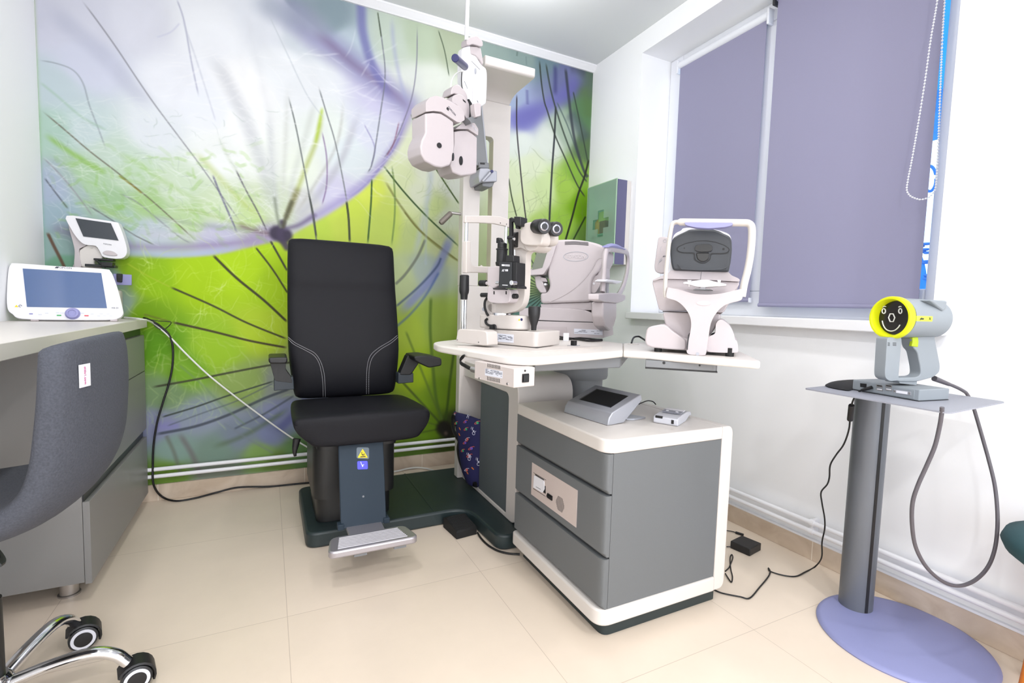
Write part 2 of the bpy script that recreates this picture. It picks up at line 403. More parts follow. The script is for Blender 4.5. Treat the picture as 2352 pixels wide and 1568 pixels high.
# ------------------------------------------------------------------ the printed mural
def build_mural():
    x0, x1, z0, z1 = XL, XR, 0.081, 2.585
    st = 0.003
    nx = int(round((x1 - x0) / st)) + 1; nz = int(round((z1 - z0) / st)) + 1
    gx = np.linspace(x0, x1, nx); gz = np.linspace(z0, z1, nz)
    GX, GZ = np.meshgrid(gx, gz)
    def wp(px, py):
        p = hY(YB, px, py); return p.x, p.z
    def field(cp):
        num = np.zeros((nz, nx, 3)); den = np.zeros((nz, nx))
        for px, py, c in cp:
            x, z = wp(px, py)
            w = 1.0 / ((GX - x) ** 2 + (GZ - z) ** 2 + 0.03 ** 2) ** 2.5
            num += w[..., None] * (np.array(c) / 255.0); den += w
        return num / den[..., None]
    def blur(a, n):
        for _ in range(n):
            a = (np.roll(a, 1, 0) + a * 2 + np.roll(a, -1, 0)) / 4
            a = (np.roll(a, 1, 1) + a * 2 + np.roll(a, -1, 1)) / 4
        return a
    def poly(pts):
        P = [wp(*p) for p in spl2(pts, 6)]; ins = np.zeros((nz, nx), bool); n = len(P)
        for i in range(n):
            (xa, za), (xb, zb) = P[i], P[(i + 1) % n]
            if abs(zb - za) < 1e-9: continue
            c = ((GZ < za) != (GZ < zb)) & (GX < (xb - xa) * (GZ - za) / (zb - za) + xa)
            ins ^= c
        return ins.astype(float)
    # colours of the field below and beside the big seed head
    lower = [(300,620,(138,182,10)),(350,650,(150,200,0)),(450,640,(172,214,0)),(560,620,(182,224,8)),(620,655,(170,212,14)),(330,720,(120,170,0)),(350,790,(96,160,14)),
        (420,850,(128,184,40)),(500,800,(160,206,34)),(560,880,(150,178,90)),(600,760,(186,218,40)),(380,900,(128,160,110)),(450,960,(150,165,180)),(360,980,(146,152,186)),
        (550,1000,(132,146,165)),(620,1000,(132,142,182)),(400,1030,(138,168,158)),(500,1040,(128,156,140)),(600,1040,(140,178,92)),(680,1040,(104,146,84)),(380,1090,(112,150,50)),
        (500,1085,(128,136,120)),(640,1060,(110,140,60)),(720,530,(196,224,76)),(800,520,(206,226,84)),(880,520,(200,222,98)),(960,540,(188,205,130)),(1020,560,(196,206,150)),
        (920,640,(190,205,150)),(980,620,(170,185,175)),(940,760,(176,202,60)),(1000,740,(160,188,74)),(1030,830,(136,168,50)),(950,850,(168,200,26)),(1020,900,(122,160,26)),
        (900,950,(138,164,56)),(950,960,(138,180,16)),(990,990,(110,152,16)),(1035,985,(52,62,26)),(960,1045,(92,126,40)),(1020,1030,(74,92,30)),(720,800,(150,170,80)),(760,950,(130,140,170)),
        (650,880,(150,160,150)),(650,950,(140,150,190)),
        (700,30,(146,162,174)),(760,40,(140,160,170)),(800,100,(190,206,218)),(900,90,(196,210,196)),(960,90,(186,202,176)),(1040,110,(176,188,160)),(950,200,(222,228,222)),
        (1000,200,(228,234,224)),(950,280,(232,238,214)),(1000,330,(230,240,200)),(920,400,(226,238,186)),(1040,420,(230,236,222)),(985,390,(234,240,218)),(960,450,(228,235,208)),(1020,500,(212,222,196)),(940,340,(232,240,206)),(980,520,(206,216,160)),(930,470,(220,232,170)),(1045,330,(232,240,214)),(1040,250,(236,240,226)),(850,440,(222,238,90)),(800,480,(210,232,80)),
        (900,480,(206,226,100)),(1000,480,(205,222,150)),(850,200,(205,205,228)),(1140,110,(146,166,160)),(1060,250,(235,240,225)),
        (1200,125,(138,160,156)),(1180,230,(160,175,205)),(1200,270,(136,140,200)),(1260,140,(110,136,146)),(1300,180,(96,100,150)),(1345,185,(90,112,96)),(1345,260,(88,128,84)),(1345,340,(84,112,72)),
        (1200,330,(230,238,230)),(1260,330,(228,236,226)),(1220,380,(230,240,206)),(1210,460,(226,240,186)),(1180,500,(220,236,180)),(1300,300,(170,190,170)),(1180,420,(226,238,196)),(1250,430,(214,234,170)),(1300,430,(170,210,80)),(1335,470,(118,172,10)),(1240,520,(182,214,110)),
        (1290,520,(160,204,70)),(1335,560,(120,160,70)),(1325,400,(134,180,60)),(1215,640,(176,204,130)),(1215,720,(104,150,140)),(1180,560,(190,210,150)),
        (120,600,(120,170,140)),(150,640,(100,160,130)),(200,620,(130,180,150)),(280,700,(150,175,160)),(260,640,(150,180,170))]
    upper = [(100,50,(212,214,230)),(300,50,(226,228,240)),(200,30,(218,220,234)),(480,80,(244,247,252)),(560,200,(252,253,254)),(400,200,(240,243,250)),(200,150,(214,218,236)),(120,200,(198,214,220)),
        (120,300,(180,210,196)),(200,300,(205,222,224)),(350,300,(232,238,244)),(500,350,(244,248,246)),(600,350,(246,251,245)),(200,400,(176,208,168)),(300,400,(196,220,192)),(400,430,(208,226,200)),
        (500,480,(208,226,190)),(580,500,(200,224,160)),(110,430,(172,186,208)),(130,500,(160,184,196)),(280,510,(180,204,206)),(350,530,(190,204,212)),(500,545,(186,186,214)),(600,540,(172,162,192)),
        (700,400,(238,246,232)),(750,300,(236,244,238)),(800,350,(228,238,242)),(850,300,(222,226,242)),(880,230,(208,206,234)),(700,470,(214,216,214)),(760,440,(214,212,236)),(650,150,(242,246,250)),
        (620,60,(232,236,244)),(700,200,(238,242,246)),(430,500,(186,214,160)),(340,470,(170,206,140)),(250,350,(200,220,205)),(260,470,(160,196,150)),(640,470,(214,228,196)),(120,560,(150,180,175)),(250,560,(170,185,195)),
        (560,290,(250,252,252)),(480,250,(238,242,250)),(680,80,(214,222,230))]
    A = field(lower); B = field(upper)
    rim = [(60,-80),(60,560),(140,585),(290,583),(400,590),(500,584),(600,562),(655,548),(700,522),(760,488),(830,438),(880,382),(912,320),(938,260),(930,225),(860,190),(800,140),(720,60),(660,10),(600,-60),(300,-120)]
    mk = blur(poly(rim), 9)[..., None]
    img = A * (1 - mk) + B * mk
    def stroke(pts, w, col, al=0.8, soft=2.0, tf=None, taper=0.0):
        nonlocal img
        if tf: pts = [tf(*p) for p in pts]
        q = pts[len(pts) // 2]; mpp = (hY(YB, *q) - CAM).dot(FW) / F_PX
        if len(pts) > 2: P = [(v.x, v.y) for v in spline([(p[0], p[1], 0) for p in pts], 6)]
        else: P = pts
        P = [wp(*p) for p in P]
        hw = w * mpp / 2; sf = max(soft * mpp, 0.0036)
        m = hw + sf
        xs = [p[0] for p in P]; zs = [p[1] for p in P]
        i0 = max(int((min(xs) - m - x0) / st), 0); i1 = min(int((max(xs) + m - x0) / st) + 2, nx)
        k0 = max(int((min(zs) - m - z0) / st), 0); k1 = min(int((max(zs) + m - z0) / st) + 2, nz)
        if i1 <= i0 or k1 <= k0: return
        X = GX[k0:k1, i0:i1]; Z = GZ[k0:k1, i0:i1]; D = np.full(X.shape, 9.0); T = np.zeros(X.shape); n = len(P) - 1
        for i in range(n):
            ax, az = P[i]; bx, bz = P[i + 1]; dx, dz = bx - ax, bz - az; l2 = dx * dx + dz * dz + 1e-12
            t = np.clip(((X - ax) * dx + (Z - az) * dz) / l2, 0, 1)
            d = np.hypot(X - ax - t * dx, Z - az - t * dz)
            up = d < D; D = np.where(up, d, D); T = np.where(up, (i + t) / n, T)
        a = np.clip((hw + sf / 2 - D) / sf, 0, 1); a = a * a * (3 - 2 * a) * al
        if taper is True: a = a * np.clip(np.minimum(T, 1 - T) * 5, 0, 1)
        elif taper: f = np.clip(np.minimum(T, 1 - T) / taper, 0, 1); a = a * f * f * (3 - 2 * f)
        a = a[..., None]
        img[k0:k1, i0:i1] = img[k0:k1, i0:i1] * (1 - a) + np.array(col) / 255.0 * a
    ZA = zm(80, 0, 0.4337); ZB = zm(290, 480, 0.3954); ZD = zm(1140, 100, 0.2934)
    rg = random.Random(5)
    # pale filaments of the seed-head membranes
    def fibres(n, box, col, al, ln=60, w=1.6, curl=0.5, bias=None):
        for _ in range(n):
            x = rg.uniform(box[0], box[2]); y = rg.uniform(box[1], box[3])
            a = rg.uniform(0, 6.28) if bias is None else rg.gauss(bias, 0.35); l = rg.uniform(0.4, 1) * ln; pts = [(x, y)]
            for _ in range(4):
                a += rg.gauss(0, curl); x += math.cos(a) * l / 4; y += math.sin(a) * l / 4; pts.append((x, y))
            stroke(pts, w * rg.uniform(0.6, 1.5), col, al * rg.uniform(0.4, 1.2), 2.5, taper=True)
    PU = (126, 120, 160); DK = (44, 46, 44); GY = (120, 118, 132)
    # broad soft shapes
    for pts, w, c, al, sf in [
        ([(900,250),(1000,400),(1100,600),(1180,800),(1240,1000),(1275,1150)], 26, (178,182,192), .42, 26),
        ([(1100,0),(1160,250),(1240,600),(1290,900),(1300,1100)], 10, (205,208,214), .25, 30),
        ([(60,20),(200,150),(360,290),(520,470),(640,600)], 36, (190,194,214), .55, 30),
        ([(1180,-20),(1350,70),(1500,200),(1650,310),(1800,430),(1900,500),(2000,570),(2090,650)], 56, (152,150,192), .8, 44),
        ([(1450,140),(1560,230),(1700,350),(1850,455),(2070,640)], 16, (128,114,152), .7, 24),
        ([(1120,-40),(1300,60),(1450,120),(1600,160)], 50, (160,170,188), .6, 44),
        ([(1720,-60),(1728,30),(1735,160),(1770,300),(1830,430),(1930,560)], 20, (112,112,176), .75, 16),
        ([(2010,480),(1990,570),(1930,730),(1850,850),(1750,960),(1600,1075),(1450,1165),(1290,1245)], 16, (166,156,208), .75, 20),
        ([(1980,600),(1915,760),(1850,860),(1740,990),(1600,1090)], 5, (120,110,190), .45, 6),
        ([(60,1190),(180,1230),(330,1270),(480,1300)], 22, (140,138,160), .6, 22),
        ([(330,1290),(480,1302),(700,1310),(900,1300),(1100,1280),(1290,1245)], 14, (150,134,176), .62, 20),
        ([(380,1335),(480,1345),(700,1352),(900,1340),(1120,1310)], 12, (176,194,222), .7, 12),
        ([(1060,1180),(1160,1220),(1280,1245)], 10, (122,102,108), .75, 14),
        ([(500,1230),(700,1245),(900,1240),(1100,1250)], 18, (206,206,222), .6, 22),
        ([(1525,560),(1495,730),(1430,900),(1340,1140)], 9, (168,182,80), .6, 12),
        ([(1240,560),(1250,800),(1270,1000),(1290,1180)], 12, (196,200,206), .5, 16),
        ([(1340,420),(1330,700),(1320,900),(1305,1180)], 8, (206,210,204), .5, 14),
        ([(1500,480),(1440,700),(1380,900),(1320,1170)], 12, (200,206,200), .45, 14),
        ([(1740,520),(1640,820),(1500,1030),(1350,1190)], 12, (188,190,204), .45, 16),
        ([(1640,500),(1600,760),(1480,980),(1360,1160)], 6, (176,176,170), .4, 8),
        ([(960,700),(1040,860),(1160,1030),(1260,1190)], 6, (200,212,190), .5, 10),
        ([(560,1130),(800,1180),(1000,1205),(1230,1235)], 8, (150,160,150), .4, 12),
        ([(700,1090),(900,1130),(1080,1180),(1240,1230)], 6, (150,180,90), .45, 10),
        ([(1525,560),(1510,640),(1480,790)], 5, (176,214,30), .6, 8),
        ([(1400,980),(1360,1080),(1320,1180)], 12, (110,104,60), .6, 12),
        ([(1700,600),(1640,800),(1560,950),(1450,1100)], 12, (190,190,200), .4, 14),
        ([(40,700),(150,780),(290,870),(400,930)], 10, (134,190,60), .6, 12),
        ([(400,790),(520,850),(640,930),(780,1020),(930,1090)], 8, (150,196,90), .35, 16),
        ([(240,1040),(400,1130),(560,1190)], 14, (160,200,100), .5, 18),
        ([(820,780),(920,880),(1020,990),(1110,1080),(1230,1180)], 12, (180,200,100), .5, 18),
        ([(40,840),(160,900),(300,1080),(420,1200)], 14, (166,178,204), .5, 20),
        ([(1890,70),(1900,230),(1930,400),(1990,620)], 8, (160,164,206), .5, 12),
        ([(2100,850),(2090,1000),(2050,1200),(2000,1400)], 12, (184,196,214), .6, 16),
    ]: stroke(pts, w, c, al, sf, ZA, 0.22)
    # thin stalks of the upper seed head
    for pts, w, c, al, sf in [
        ([(240,-10),(330,110),(430,250),(550,430),(640,560),(760,720),(880,880),(1000,1050),(1100,1190)], 3, (110,110,120), .6, 2),
        ([(750,-10),(790,110),(830,330),(870,520)], 3, (170,172,196), .7, 3),
        ([(780,100),(850,300),(920,520),(960,650)], 3, (200,204,218), .6, 4),
        ([(940,920),(975,1010),(1010,1090),(1075,1240)], 4, (100,98,130), .75, 2.5),
        ([(15,318),(110,335),(200,370),(255,440),(290,560),(340,690),(380,800)], 3, (140,150,160), .6, 2.5),
        ([(30,580),(150,680),(290,800),(420,900),(520,980),(640,1080),(740,1170),(860,1280)], 3, (98,92,74), .75, 2),
        ([(440,925),(520,985),(570,1025)], 3.5, (132,116,30), .8, 2),
        ([(20,430),(120,510),(250,620),(400,700)], 5, (168,200,180), .6, 6),
        ([(40,830),(140,930),(230,1040),(310,1150)], 3, (140,132,142), .6, 3),
        ([(50,940),(110,1020),(180,1110)], 3, (86,92,104), .8, 2),
        ([(64,1225),(100,1300),(150,1400),(200,1520)], 6, (96,62,44), .85, 3),
        ([(270,1080),(400,1160),(520,1240),(640,1300)], 2.6, (90,92,92), .7, 2),
        ([(440,1020),(540,1070),(640,1150),(760,1250),(830,1290)], 3, (128,130,140), .6, 3),
        ([(1060,890),(1120,1010),(1180,1120),(1235,1235)], 3.2, (88,86,94), .8, 2),
        ([(1245,1270),(1290,1350),(1340,1440)], 4.5, DK, .88, 1.6),
        ([(1340,500),(1380,660),(1420,860),(1450,1020),(1490,1262),(1500,1320)], 3, (96,104,104), .8, 2),
        ([(1450,1020),(1475,1140),(1492,1262)], 4, (60,66,60), .8, 1.6),
        ([(1230,60),(1330,270),(1440,500),(1540,640)], 2.6, (196,204,212), .6, 3),
        ([(1500,450),(1545,600),(1590,750),(1630,940),(1655,1080)], 3, (110,116,120), .75, 2),
        ([(1650,1060),(1662,1160),(1668,1290)], 5, (44,50,40), .85, 1.6),
        ([(1520,690),(1545,830),(1545,980),(1520,1090)], 3, (130,104,150), .7, 2.5),
        ([(1740,650),(1800,780),(1780,880)], 3, (150,146,196), .7, 3),
        ([(1815,60),(1840,230),(1855,400),(1830,600),(1790,850),(1760,920)], 3, (112,116,130), .75, 2),
        ([(1815,60),(1835,200)], 3, (60,76,50), .7, 1.6),
        ([(1785,940),(1780,1080),(1762,1300)], 4, (46,84,36), .85, 1.6),
        ([(2025,120),(2022,330),(2000,500),(1950,650),(1900,760),(1840,850)], 2.8, (120,118,140), .7, 2),
        ([(1930,640),(1900,760),(1860,830)], 3.4, (140,90,120), .6, 2),
        ([(2135,155),(2170,270),(2195,410)], 2.6, (60,76,56), .8, 1.6),
        ([(1990,600),(2020,680),(2055,745)], 2.6, (90,110,70), .8, 2),
        ([(2115,880),(2180,980),(2250,1085)], 3.6, (52,76,22), .9, 1.6),
        ([(1840,870),(1950,1010),(2080,1150),(2260,1318)], 3.8, (40,72,28), .9, 1.6),
        ([(1850,950),(1930,1080),(2040,1220),(2140,1310),(2260,1395)], 5, (130,134,70), .75, 4),
        ([(1890,870),(1905,1000),(1905,1150),(1888,1310)], 4, (110,140,70), .7, 2.5),
        ([(640,200),(720,170),(770,120)], 3, (206,208,230), .6, 4),
    ]: stroke(pts, w, c, al, sf, ZA, 0.10)
    fibres(700, (95, 230, 640, 545), (240, 246, 244), 0.34, 70, 1.2, 0.22, bias=0.35)
    fibres(220, (350, 120, 900, 460), (252, 253, 255), 0.25, 90, 3.0, 0.15, bias=0.1)
    fibres(110, (110, 330, 600, 545), (130, 190, 60), 0.20, 44, 6.0, 0.3, bias=0.5)
    fibres(150, (95, 250, 620, 545), (150, 170, 160), 0.3, 46, 1.3, 0.4, bias=0.3)
    fibres(110, (300, 590, 655, 800), (206, 236, 110), 0.36, 100, 1.5, 0.4)
    fibres(60, (300, 590, 655, 830), (226, 246, 170), 0.4, 80, 1.7, 0.5)
    fibres(110, (300, 800, 650, 960), (196, 220, 150), 0.28, 80, 2.6, 0.5)
    fibres(70, (1170, 330, 1345, 540), (130, 150, 100), 0.35, 70, 1.2, 0.5, bias=1.5)
    fibres(60, (930, 330, 1045, 560), (170, 190, 130), 0.35, 70, 1.2, 0.5, bias=1.5)
    # the lower seed head behind the chair
    for pts, w, c, al, sf in [
        ([(150,1262),(300,1265),(500,1235),(700,1180),(960,1110)], 24, (158,162,196), .45, 36),
        ([(160,1262),(230,1262),(330,1255)], 18, (140,134,214), .5, 22),
        ([(160,1310),(400,1262),(600,1192),(800,1100),(960,1040)], 6, (64,72,84), .8, 4),
        ([(860,1300),(940,1230),(1010,1150),(1060,1080)], 16, (100,104,170), .6, 12),
        ([(620,1280),(800,1190),(980,1080)], 4.5, (84,92,104), .7, 4),
        ([(480,1390),(650,1330),(800,1250),(970,1140)], 10, (92,112,86), .6, 12),
        ([(560,1240),(700,1330),(860,1420)], 4, (130,140,150), .5, 6),
        ([(230,1310),(280,1420),(320,1560)], 7, (110,112,100), .6, 8),
        ([(300,1290),(380,1420),(440,1570)], 10, (118,106,110), .6, 10),
        ([(300,900),(430,1010),(560,1140),(700,1260)], 4, (120,150,110), .5, 5),
        ([(500,264),(640,400),(800,530),(940,660)], 5.4, (52,50,30), .93, 1.6),
        ([(750,220),(850,350),(940,492)], 4, (52,52,34), .9, 1.6),
        ([(0,312),(120,385),(260,455)], 3.2, (172,200,40), .8, 2),
        ([(250,450),(500,560),(700,660),(940,757)], 4.2, (54,52,34), .9, 1.6),
        ([(100,610),(260,655)], 4, (110,120,40), .7, 3),
        ([(260,655),(500,710),(720,765),(940,806)], 4.8, (58,48,34), .9, 1.8),
        ([(140,1036),(400,990),(600,950),(830,907),(1000,885)], 4.6, (62,66,44), .88, 2),
        ([(200,1210),(400,1150),(600,1080),(870,995)], 3.6, (56,66,60), .85, 2),
        ([(230,1262),(450,1182),(650,1110),(870,1003)], 3, (90,100,110), .6, 3),
        ([(1740,170),(1690,280),(1620,380),(1560,440)], 6, (112,118,104), .8, 4),
        ([(1610,10),(1700,120),(1850,240),(1930,302)], 3.6, (112,110,50), .7, 2.5),
        ([(1560,640),(1680,510),(1780,390),(1850,250),(1900,120)], 20, (134,144,200), .8, 14),
        ([(1560,572),(1700,450),(1800,340),(1830,280)], 4.5, (70,86,120), .8, 5),
        ([(1560,690),(1650,610),(1740,500),(1820,360)], 5, (70,96,170), .6, 6),
        ([(1750,-20),(1740,200),(1740,330)], 5, (176,190,206), .5, 8),
        ([(1770,500),(1765,700),(1780,900),(1800,1100),(1835,1230)], 7, (84,116,36), .75, 6),
        ([(1905,820),(1880,1000),(1868,1120),(1852,1240)], 6, (62,88,20), .75, 5),
        ([(1620,700),(1700,900),(1780,1100),(1840,1240)], 5, (96,124,40), .65, 5),
        ([(1600,1000),(1720,1130),(1830,1250)], 5, (70,90,30), .75, 4),
        ([(1580,1150),(1700,1220),(1830,1262)], 4, (86,110,30), .6, 4),
        ([(1650,1310),(1750,1290),(1840,1272)], 4, (70,90,24), .6, 4),
    ]: stroke(pts, w, c, al, sf, ZB, 0.2 if w >= 10 else 0.05)
    stroke([(1840,1270),(1870,1290)], 32, (30, 26, 20), .95, 14, ZB)
    stroke([(1855,1300),(1858,1304)], 8, (112, 92, 86), .8, 8, ZB)
    # hub of the big seed head
    stroke([(1285,1235),(1320,1245)], 34, (58, 50, 72), .97, 12, ZA)
    stroke([(1310,1180),(1300,1250),(1335,1310)], 14, (70, 60, 86), .9, 10, ZA)
    stroke([(1330,1210),(1400,1190),(1480,1140)], 8, (104, 92, 128), .7, 12, ZA)
    stroke([(1360,1070),(1330,1150),(1315,1200)], 8, (84, 84, 60), .8, 8, ZA)
    stroke([(1270,1050),(1285,1150),(1300,1200)], 6, (130, 140, 120), .7, 8, ZA)
    # corner seed head to the right of the column
    for pts, w, c, al, sf in [
        ([(60,640),(180,600),(300,545),(420,470),(520,400),(620,290),(700,190)], 36, (108,106,182), .8, 30),
        ([(240,440),(400,330),(560,220),(640,160)], 40, (126,134,176), .55, 40),
        ([(560,160),(640,170),(720,210)], 34, (74,78,104), .6, 24),
        ([(460,150),(462,280),(460,420)], 10, (66,68,124), .7, 10),
        ([(240,360),(244,480)], 6, (90,92,150), .6, 8),
        ([(560,520),(640,640),(720,780)], 30, (72,86,100), .6, 26),
        ([(680,320),(720,480),(730,600)], 30, (88,120,66), .5, 30),
        ([(160,100),(165,60)], 4, (90,110,104), .6, 3), ([(232,100),(236,170)], 3, (110,130,130), .6, 3),
        ([(160,390),(160,660),(185,950),(210,1200),(240,1440)], 3.4, (44,38,44), .88, 1.6),
        ([(96,1050),(120,1200),(160,1360)], 3.2, (44,56,34), .88, 1.6),
        ([(465,480),(455,720),(435,1000),(412,1440)], 4.8, (40,44,50), .9, 1.8),
        ([(336,120),(352,300),(375,450),(400,530),(460,720),(540,900),(630,1100),(700,1210)], 3.8, (44,52,44), .85, 1.8),
        ([(385,140),(430,380),(500,620),(580,840),(650,1000),(715,1090)], 4.2, (50,62,54), .82, 2.4),
        ([(470,450),(560,650),(640,880),(712,1070)], 3.4, (70,90,90), .7, 3),
        ([(540,180),(570,450),(610,740),(680,980),(720,1050)], 7, (50,56,66), .8, 5),
        ([(600,370),(650,600),(718,935)], 3.4, (46,60,50), .82, 2),
        ([(725,900),(690,1040),(640,1180),(590,1370),(535,1560)], 5, (34,38,26), .92, 1.6),
        ([(700,1350),(600,1540)], 4, (40,54,30), .85, 1.8),
        ([(400,1700),(460,1900)], 4, (60,80,60), .8, 2),
    ]: stroke(pts, w, c, al, sf, ZD, 0.2 if w >= 10 else 0.05)
    # seed head glimpsed behind the instruments
    for a in range(-8, 12):
        t = math.pi + a * 0.16
        stroke([(1262, 668), (1262 + 110 * math.cos(t), 668 - 90 * math.sin(t) * -1)], 3.0, (52, 66, 56), .75, 2)
    img = 1 - (1 - np.clip(img, 0, 1)) * 0.96
    linear = np.where(img <= 0.04045, img / 12.92, ((img + 0.055) / 1.055) ** 2.4) * 0.86
    co = np.stack([GX.ravel(), np.full(nx * nz, YB - 0.0006), GZ.ravel()], 1).astype(np.float32)
    idx = np.arange(nx * nz).reshape(nz, nx)
    q = np.stack([idx[:-1, :-1], idx[:-1, 1:], idx[1:, 1:], idx[1:, :-1]], -1).reshape(-1, 4)
    # thin sheet: give it a back edge as well
    me = bpy.data.meshes.new('mural_sheet')
    me.vertices.add(len(co)); me.vertices.foreach_set('co', co.ravel())
    me.loops.add(q.size); me.loops.foreach_set('vertex_index', q.ravel().astype(np.int32))
    me.polygons.add(len(q)); me.polygons.foreach_set('loop_start', (np.arange(len(q)) * 4).astype(np.int32))
    me.update(calc_edges=True)
    at = me.color_attributes.new('print', 'FLOAT_COLOR', 'POINT')
    at.data.foreach_set('color', np.concatenate([linear.reshape(-1, 3), np.ones((nx * nz, 1))], 1).astype(np.float32).ravel())
    m = bpy.data.materials.new('printed dandelion mural'); m.use_nodes = True
    nt = m.node_tree; b = nt.nodes['Principled BSDF']
    a = nt.nodes.new('ShaderNodeVertexColor'); a.layer_name = 'print'
    nz_ = nt.nodes.new('ShaderNodeTexNoise'); nz_.inputs['Scale'].default_value = 5; nz_.inputs['Detail'].default_value = 6; nz_.inputs['Distortion'].default_value = 0.8
    tc = nt.nodes.new('ShaderNodeTexCoord'); nt.links.new(tc.outputs['Object'], nz_.inputs['Vector'])
    mr = nt.nodes.new('ShaderNodeMapRange'); mr.inputs['To Min'].default_value = 0.90; mr.inputs['To Max'].default_value = 1.08
    nt.links.new(nz_.outputs['Fac'], mr.inputs['Value'])
    mx = nt.nodes.new('ShaderNodeVectorMath'); mx.operation = 'SCALE'
    nt.links.new(a.outputs['Color'], mx.inputs[0]); nt.links.new(mr.outputs[0], mx.inputs['Scale']); nt.links.new(mx.outputs[0], b.inputs['Base Color'])
    b.inputs['Roughness'].default_value = 0.6; b.inputs['Specular IOR Level'].default_value = 0.25
    me.materials.append(m)
    o = bpy.data.objects.new('wall_mural', me); COL.objects.link(o)
    o['kind'] = 'structure'
    return o
build_mural()

# ------------------------------------------------------------------ window
def glass_mat():
    m = bpy.data.materials.new('window glass'); m.use_nodes = True
    nt = m.node_tree; nt.nodes.remove(nt.nodes['Principled BSDF']); out = nt.nodes['Material Output']
    t = nt.nodes.new('ShaderNodeBsdfTransparent'); g = nt.nodes.new('ShaderNodeBsdfGlossy'); g.inputs['Roughness'].default_value = 0.02
    mx = nt.nodes.new('ShaderNodeMixShader'); mx.inputs[0].default_value = 0.06
    nt.links.new(t.outputs[0], mx.inputs[1]); nt.links.new(g.outputs[0], mx.inputs[2]); nt.links.new(mx.outputs[0], out.inputs['Surface'])
    return m
XW = XR + 0.225
b = MB()
b.box(XW, XW + 0.07, W0, W0 + 0.125, WZ0, WZ1).box(XW, XW + 0.07, W1 - 0.10, W1, WZ0, WZ1)
b.box(XW, XW + 0.07, W0 + 0.125, W1 - 0.10, WZ0, WZ0 + 0.125).box(XW, XW + 0.07, W0 + 0.125, W1 - 0.10, WZ1 - 0.09, WZ1)
b.box(XW, XW + 0.07, 1.58, 1.74, WZ0 + 0.125, WZ1 - 0.09)
wf = struct('window_1', b, M_upvc, bevel=0.006, label='white framed two-part window')
struct('pane', MB().box(XW + 0.03, XW + 0.036, W0 + 0.12, 1.585, WZ0 + 0.12, WZ1 - 0.085), glass_mat(), parent=wf)
struct('pane', MB().box(XW + 0.03, XW + 0.036, 1.735, W1 - 0.095, WZ0 + 0.12, WZ1 - 0.085), glass_mat(), parent=wf)

M_blind = mat('lilac grey blind cloth', (160, 158, 185), 0.85, noise=0.05, nscale=900)
# daylight glows a little through the cloth
_b = M_blind.node_tree.nodes['Principled BSDF']
_tr = M_blind.node_tree.nodes.new('ShaderNodeBsdfTranslucent'); _tr.inputs['Color'].default_value = (*lin((150, 150, 190)), 1)
_mx = M_blind.node_tree.nodes.new('ShaderNodeMixShader'); _mx.inputs[0].default_value = 0.12
M_blind.node_tree.links.new(_b.outputs[0], _mx.inputs[1]); M_blind.node_tree.links.new(_tr.outputs[0], _mx.inputs[2])
M_blind.node_tree.links.new(_mx.outputs[0], M_blind.node_tree.nodes['Material Output'].inputs['Surface'])

def blind(label, x, ya, yb, zt, zb, r=0.021, cass=True):
    t = thing('roller_blind', label, 'blind', (x, (ya + yb) / 2, zt), 0, 'roller blinds at the window')
    L = (yb - ya) / 2; H = zt - zb
    obj('fabric', MB().box(-0.0006, 0.0006, -L, L, -H, 0.0), M_blind, t)
    obj('bottom_bar', MB().prism(rnd([(-0.007, -H - 0.012), (0.007, -H - 0.012), (0.007, -H + 0.012), (-0.007, -H + 0.012)], 0.006), -L, L, 'uw', Matrix.Rotation(R(90), 4, 'Z') @ Matrix.Scale(-1, 4, (0, 1, 0)) if False else None) if False else MB().cyl((0, -L, -H), (0, L, -H), 0.009), M_blind, t)
    obj('end_cap', MB().box(-0.008, 0.008, -L - 0.006, -L, -H - 0.012, -H + 0.012), M_upvc, t)
    if cass:
        obj('roller', MB().cyl((0.004, -L - 0.008, 0.018), (0.004, L + 0.008, 0.018), r), M_upvc, t)
        bk = MB().box(-0.016, 0.026, L + 0.008, L + 0.02, -0.03, 0.045)
        obj('bracket', bk, M_upvc, t, bevel=0.003)
        obj('bracket', MB().box(-0.016, 0.026, -L - 0.02, -L - 0.008, -0.03, 0.045), M_upvc, t, bevel=0.003)
    else:
        obj('roller', MB().cyl((0.004, -L - 0.004, 0.01), (0.004, L + 0.004, 0.01), r), M_blind, t)
        obj('bracket', MB().box(-0.02, 0.03, L + 0.004, L + 0.016, -0.03, 0.04), M_ddgrey, t, bevel=0.003)
        obj('bracket', MB().box(-0.02, 0.03, -L - 0.016, -L - 0.004, -0.03, 0.04), M_ddgrey, t, bevel=0.003)
    return t
blind('shorter lilac grey roller blind on the far, left half of the window', XW - 0.022, 1.69, 2.25, 2.424, 1.062)
b2 = blind('larger lilac grey roller blind on the near, right half of the window', XW - 0.05, 0.955, 1.615, 2.475, 1.038, cass=False)
# bead chain looping down over the near blind
ch = [hX(2.10, px, py) for px, py in [(2156, -60), (2153, 0), (2138, 90), (2124, 190), (2108, 290), (2094, 370), (2086, 410), (2083, 436), (2090, 449), (2104, 456), (2118, 458)]]
ch += [hX(2.115, px, py) for px, py in [(2136, 451), (2147, 436), (2151, 410), (2155, 330), (2160, 200), (2165, 80), (2170, 0), (2172, -60)]]
P = spline(ch, 40)
b = MB(); acc = 0; last = P[0]
for p in P:
    acc += (p - last).length; last = p
    if acc >= 0.0088: b.ball(p, 0.0036, n=8); acc = 0
b.tube(ch, 0.0009, n=5, sub=6)
ch_o = obj('bead_chain', b, M_pipe)
ch_o.parent = b2; ch_o.matrix_parent_inverse = Matrix.Translation(-b2.location)

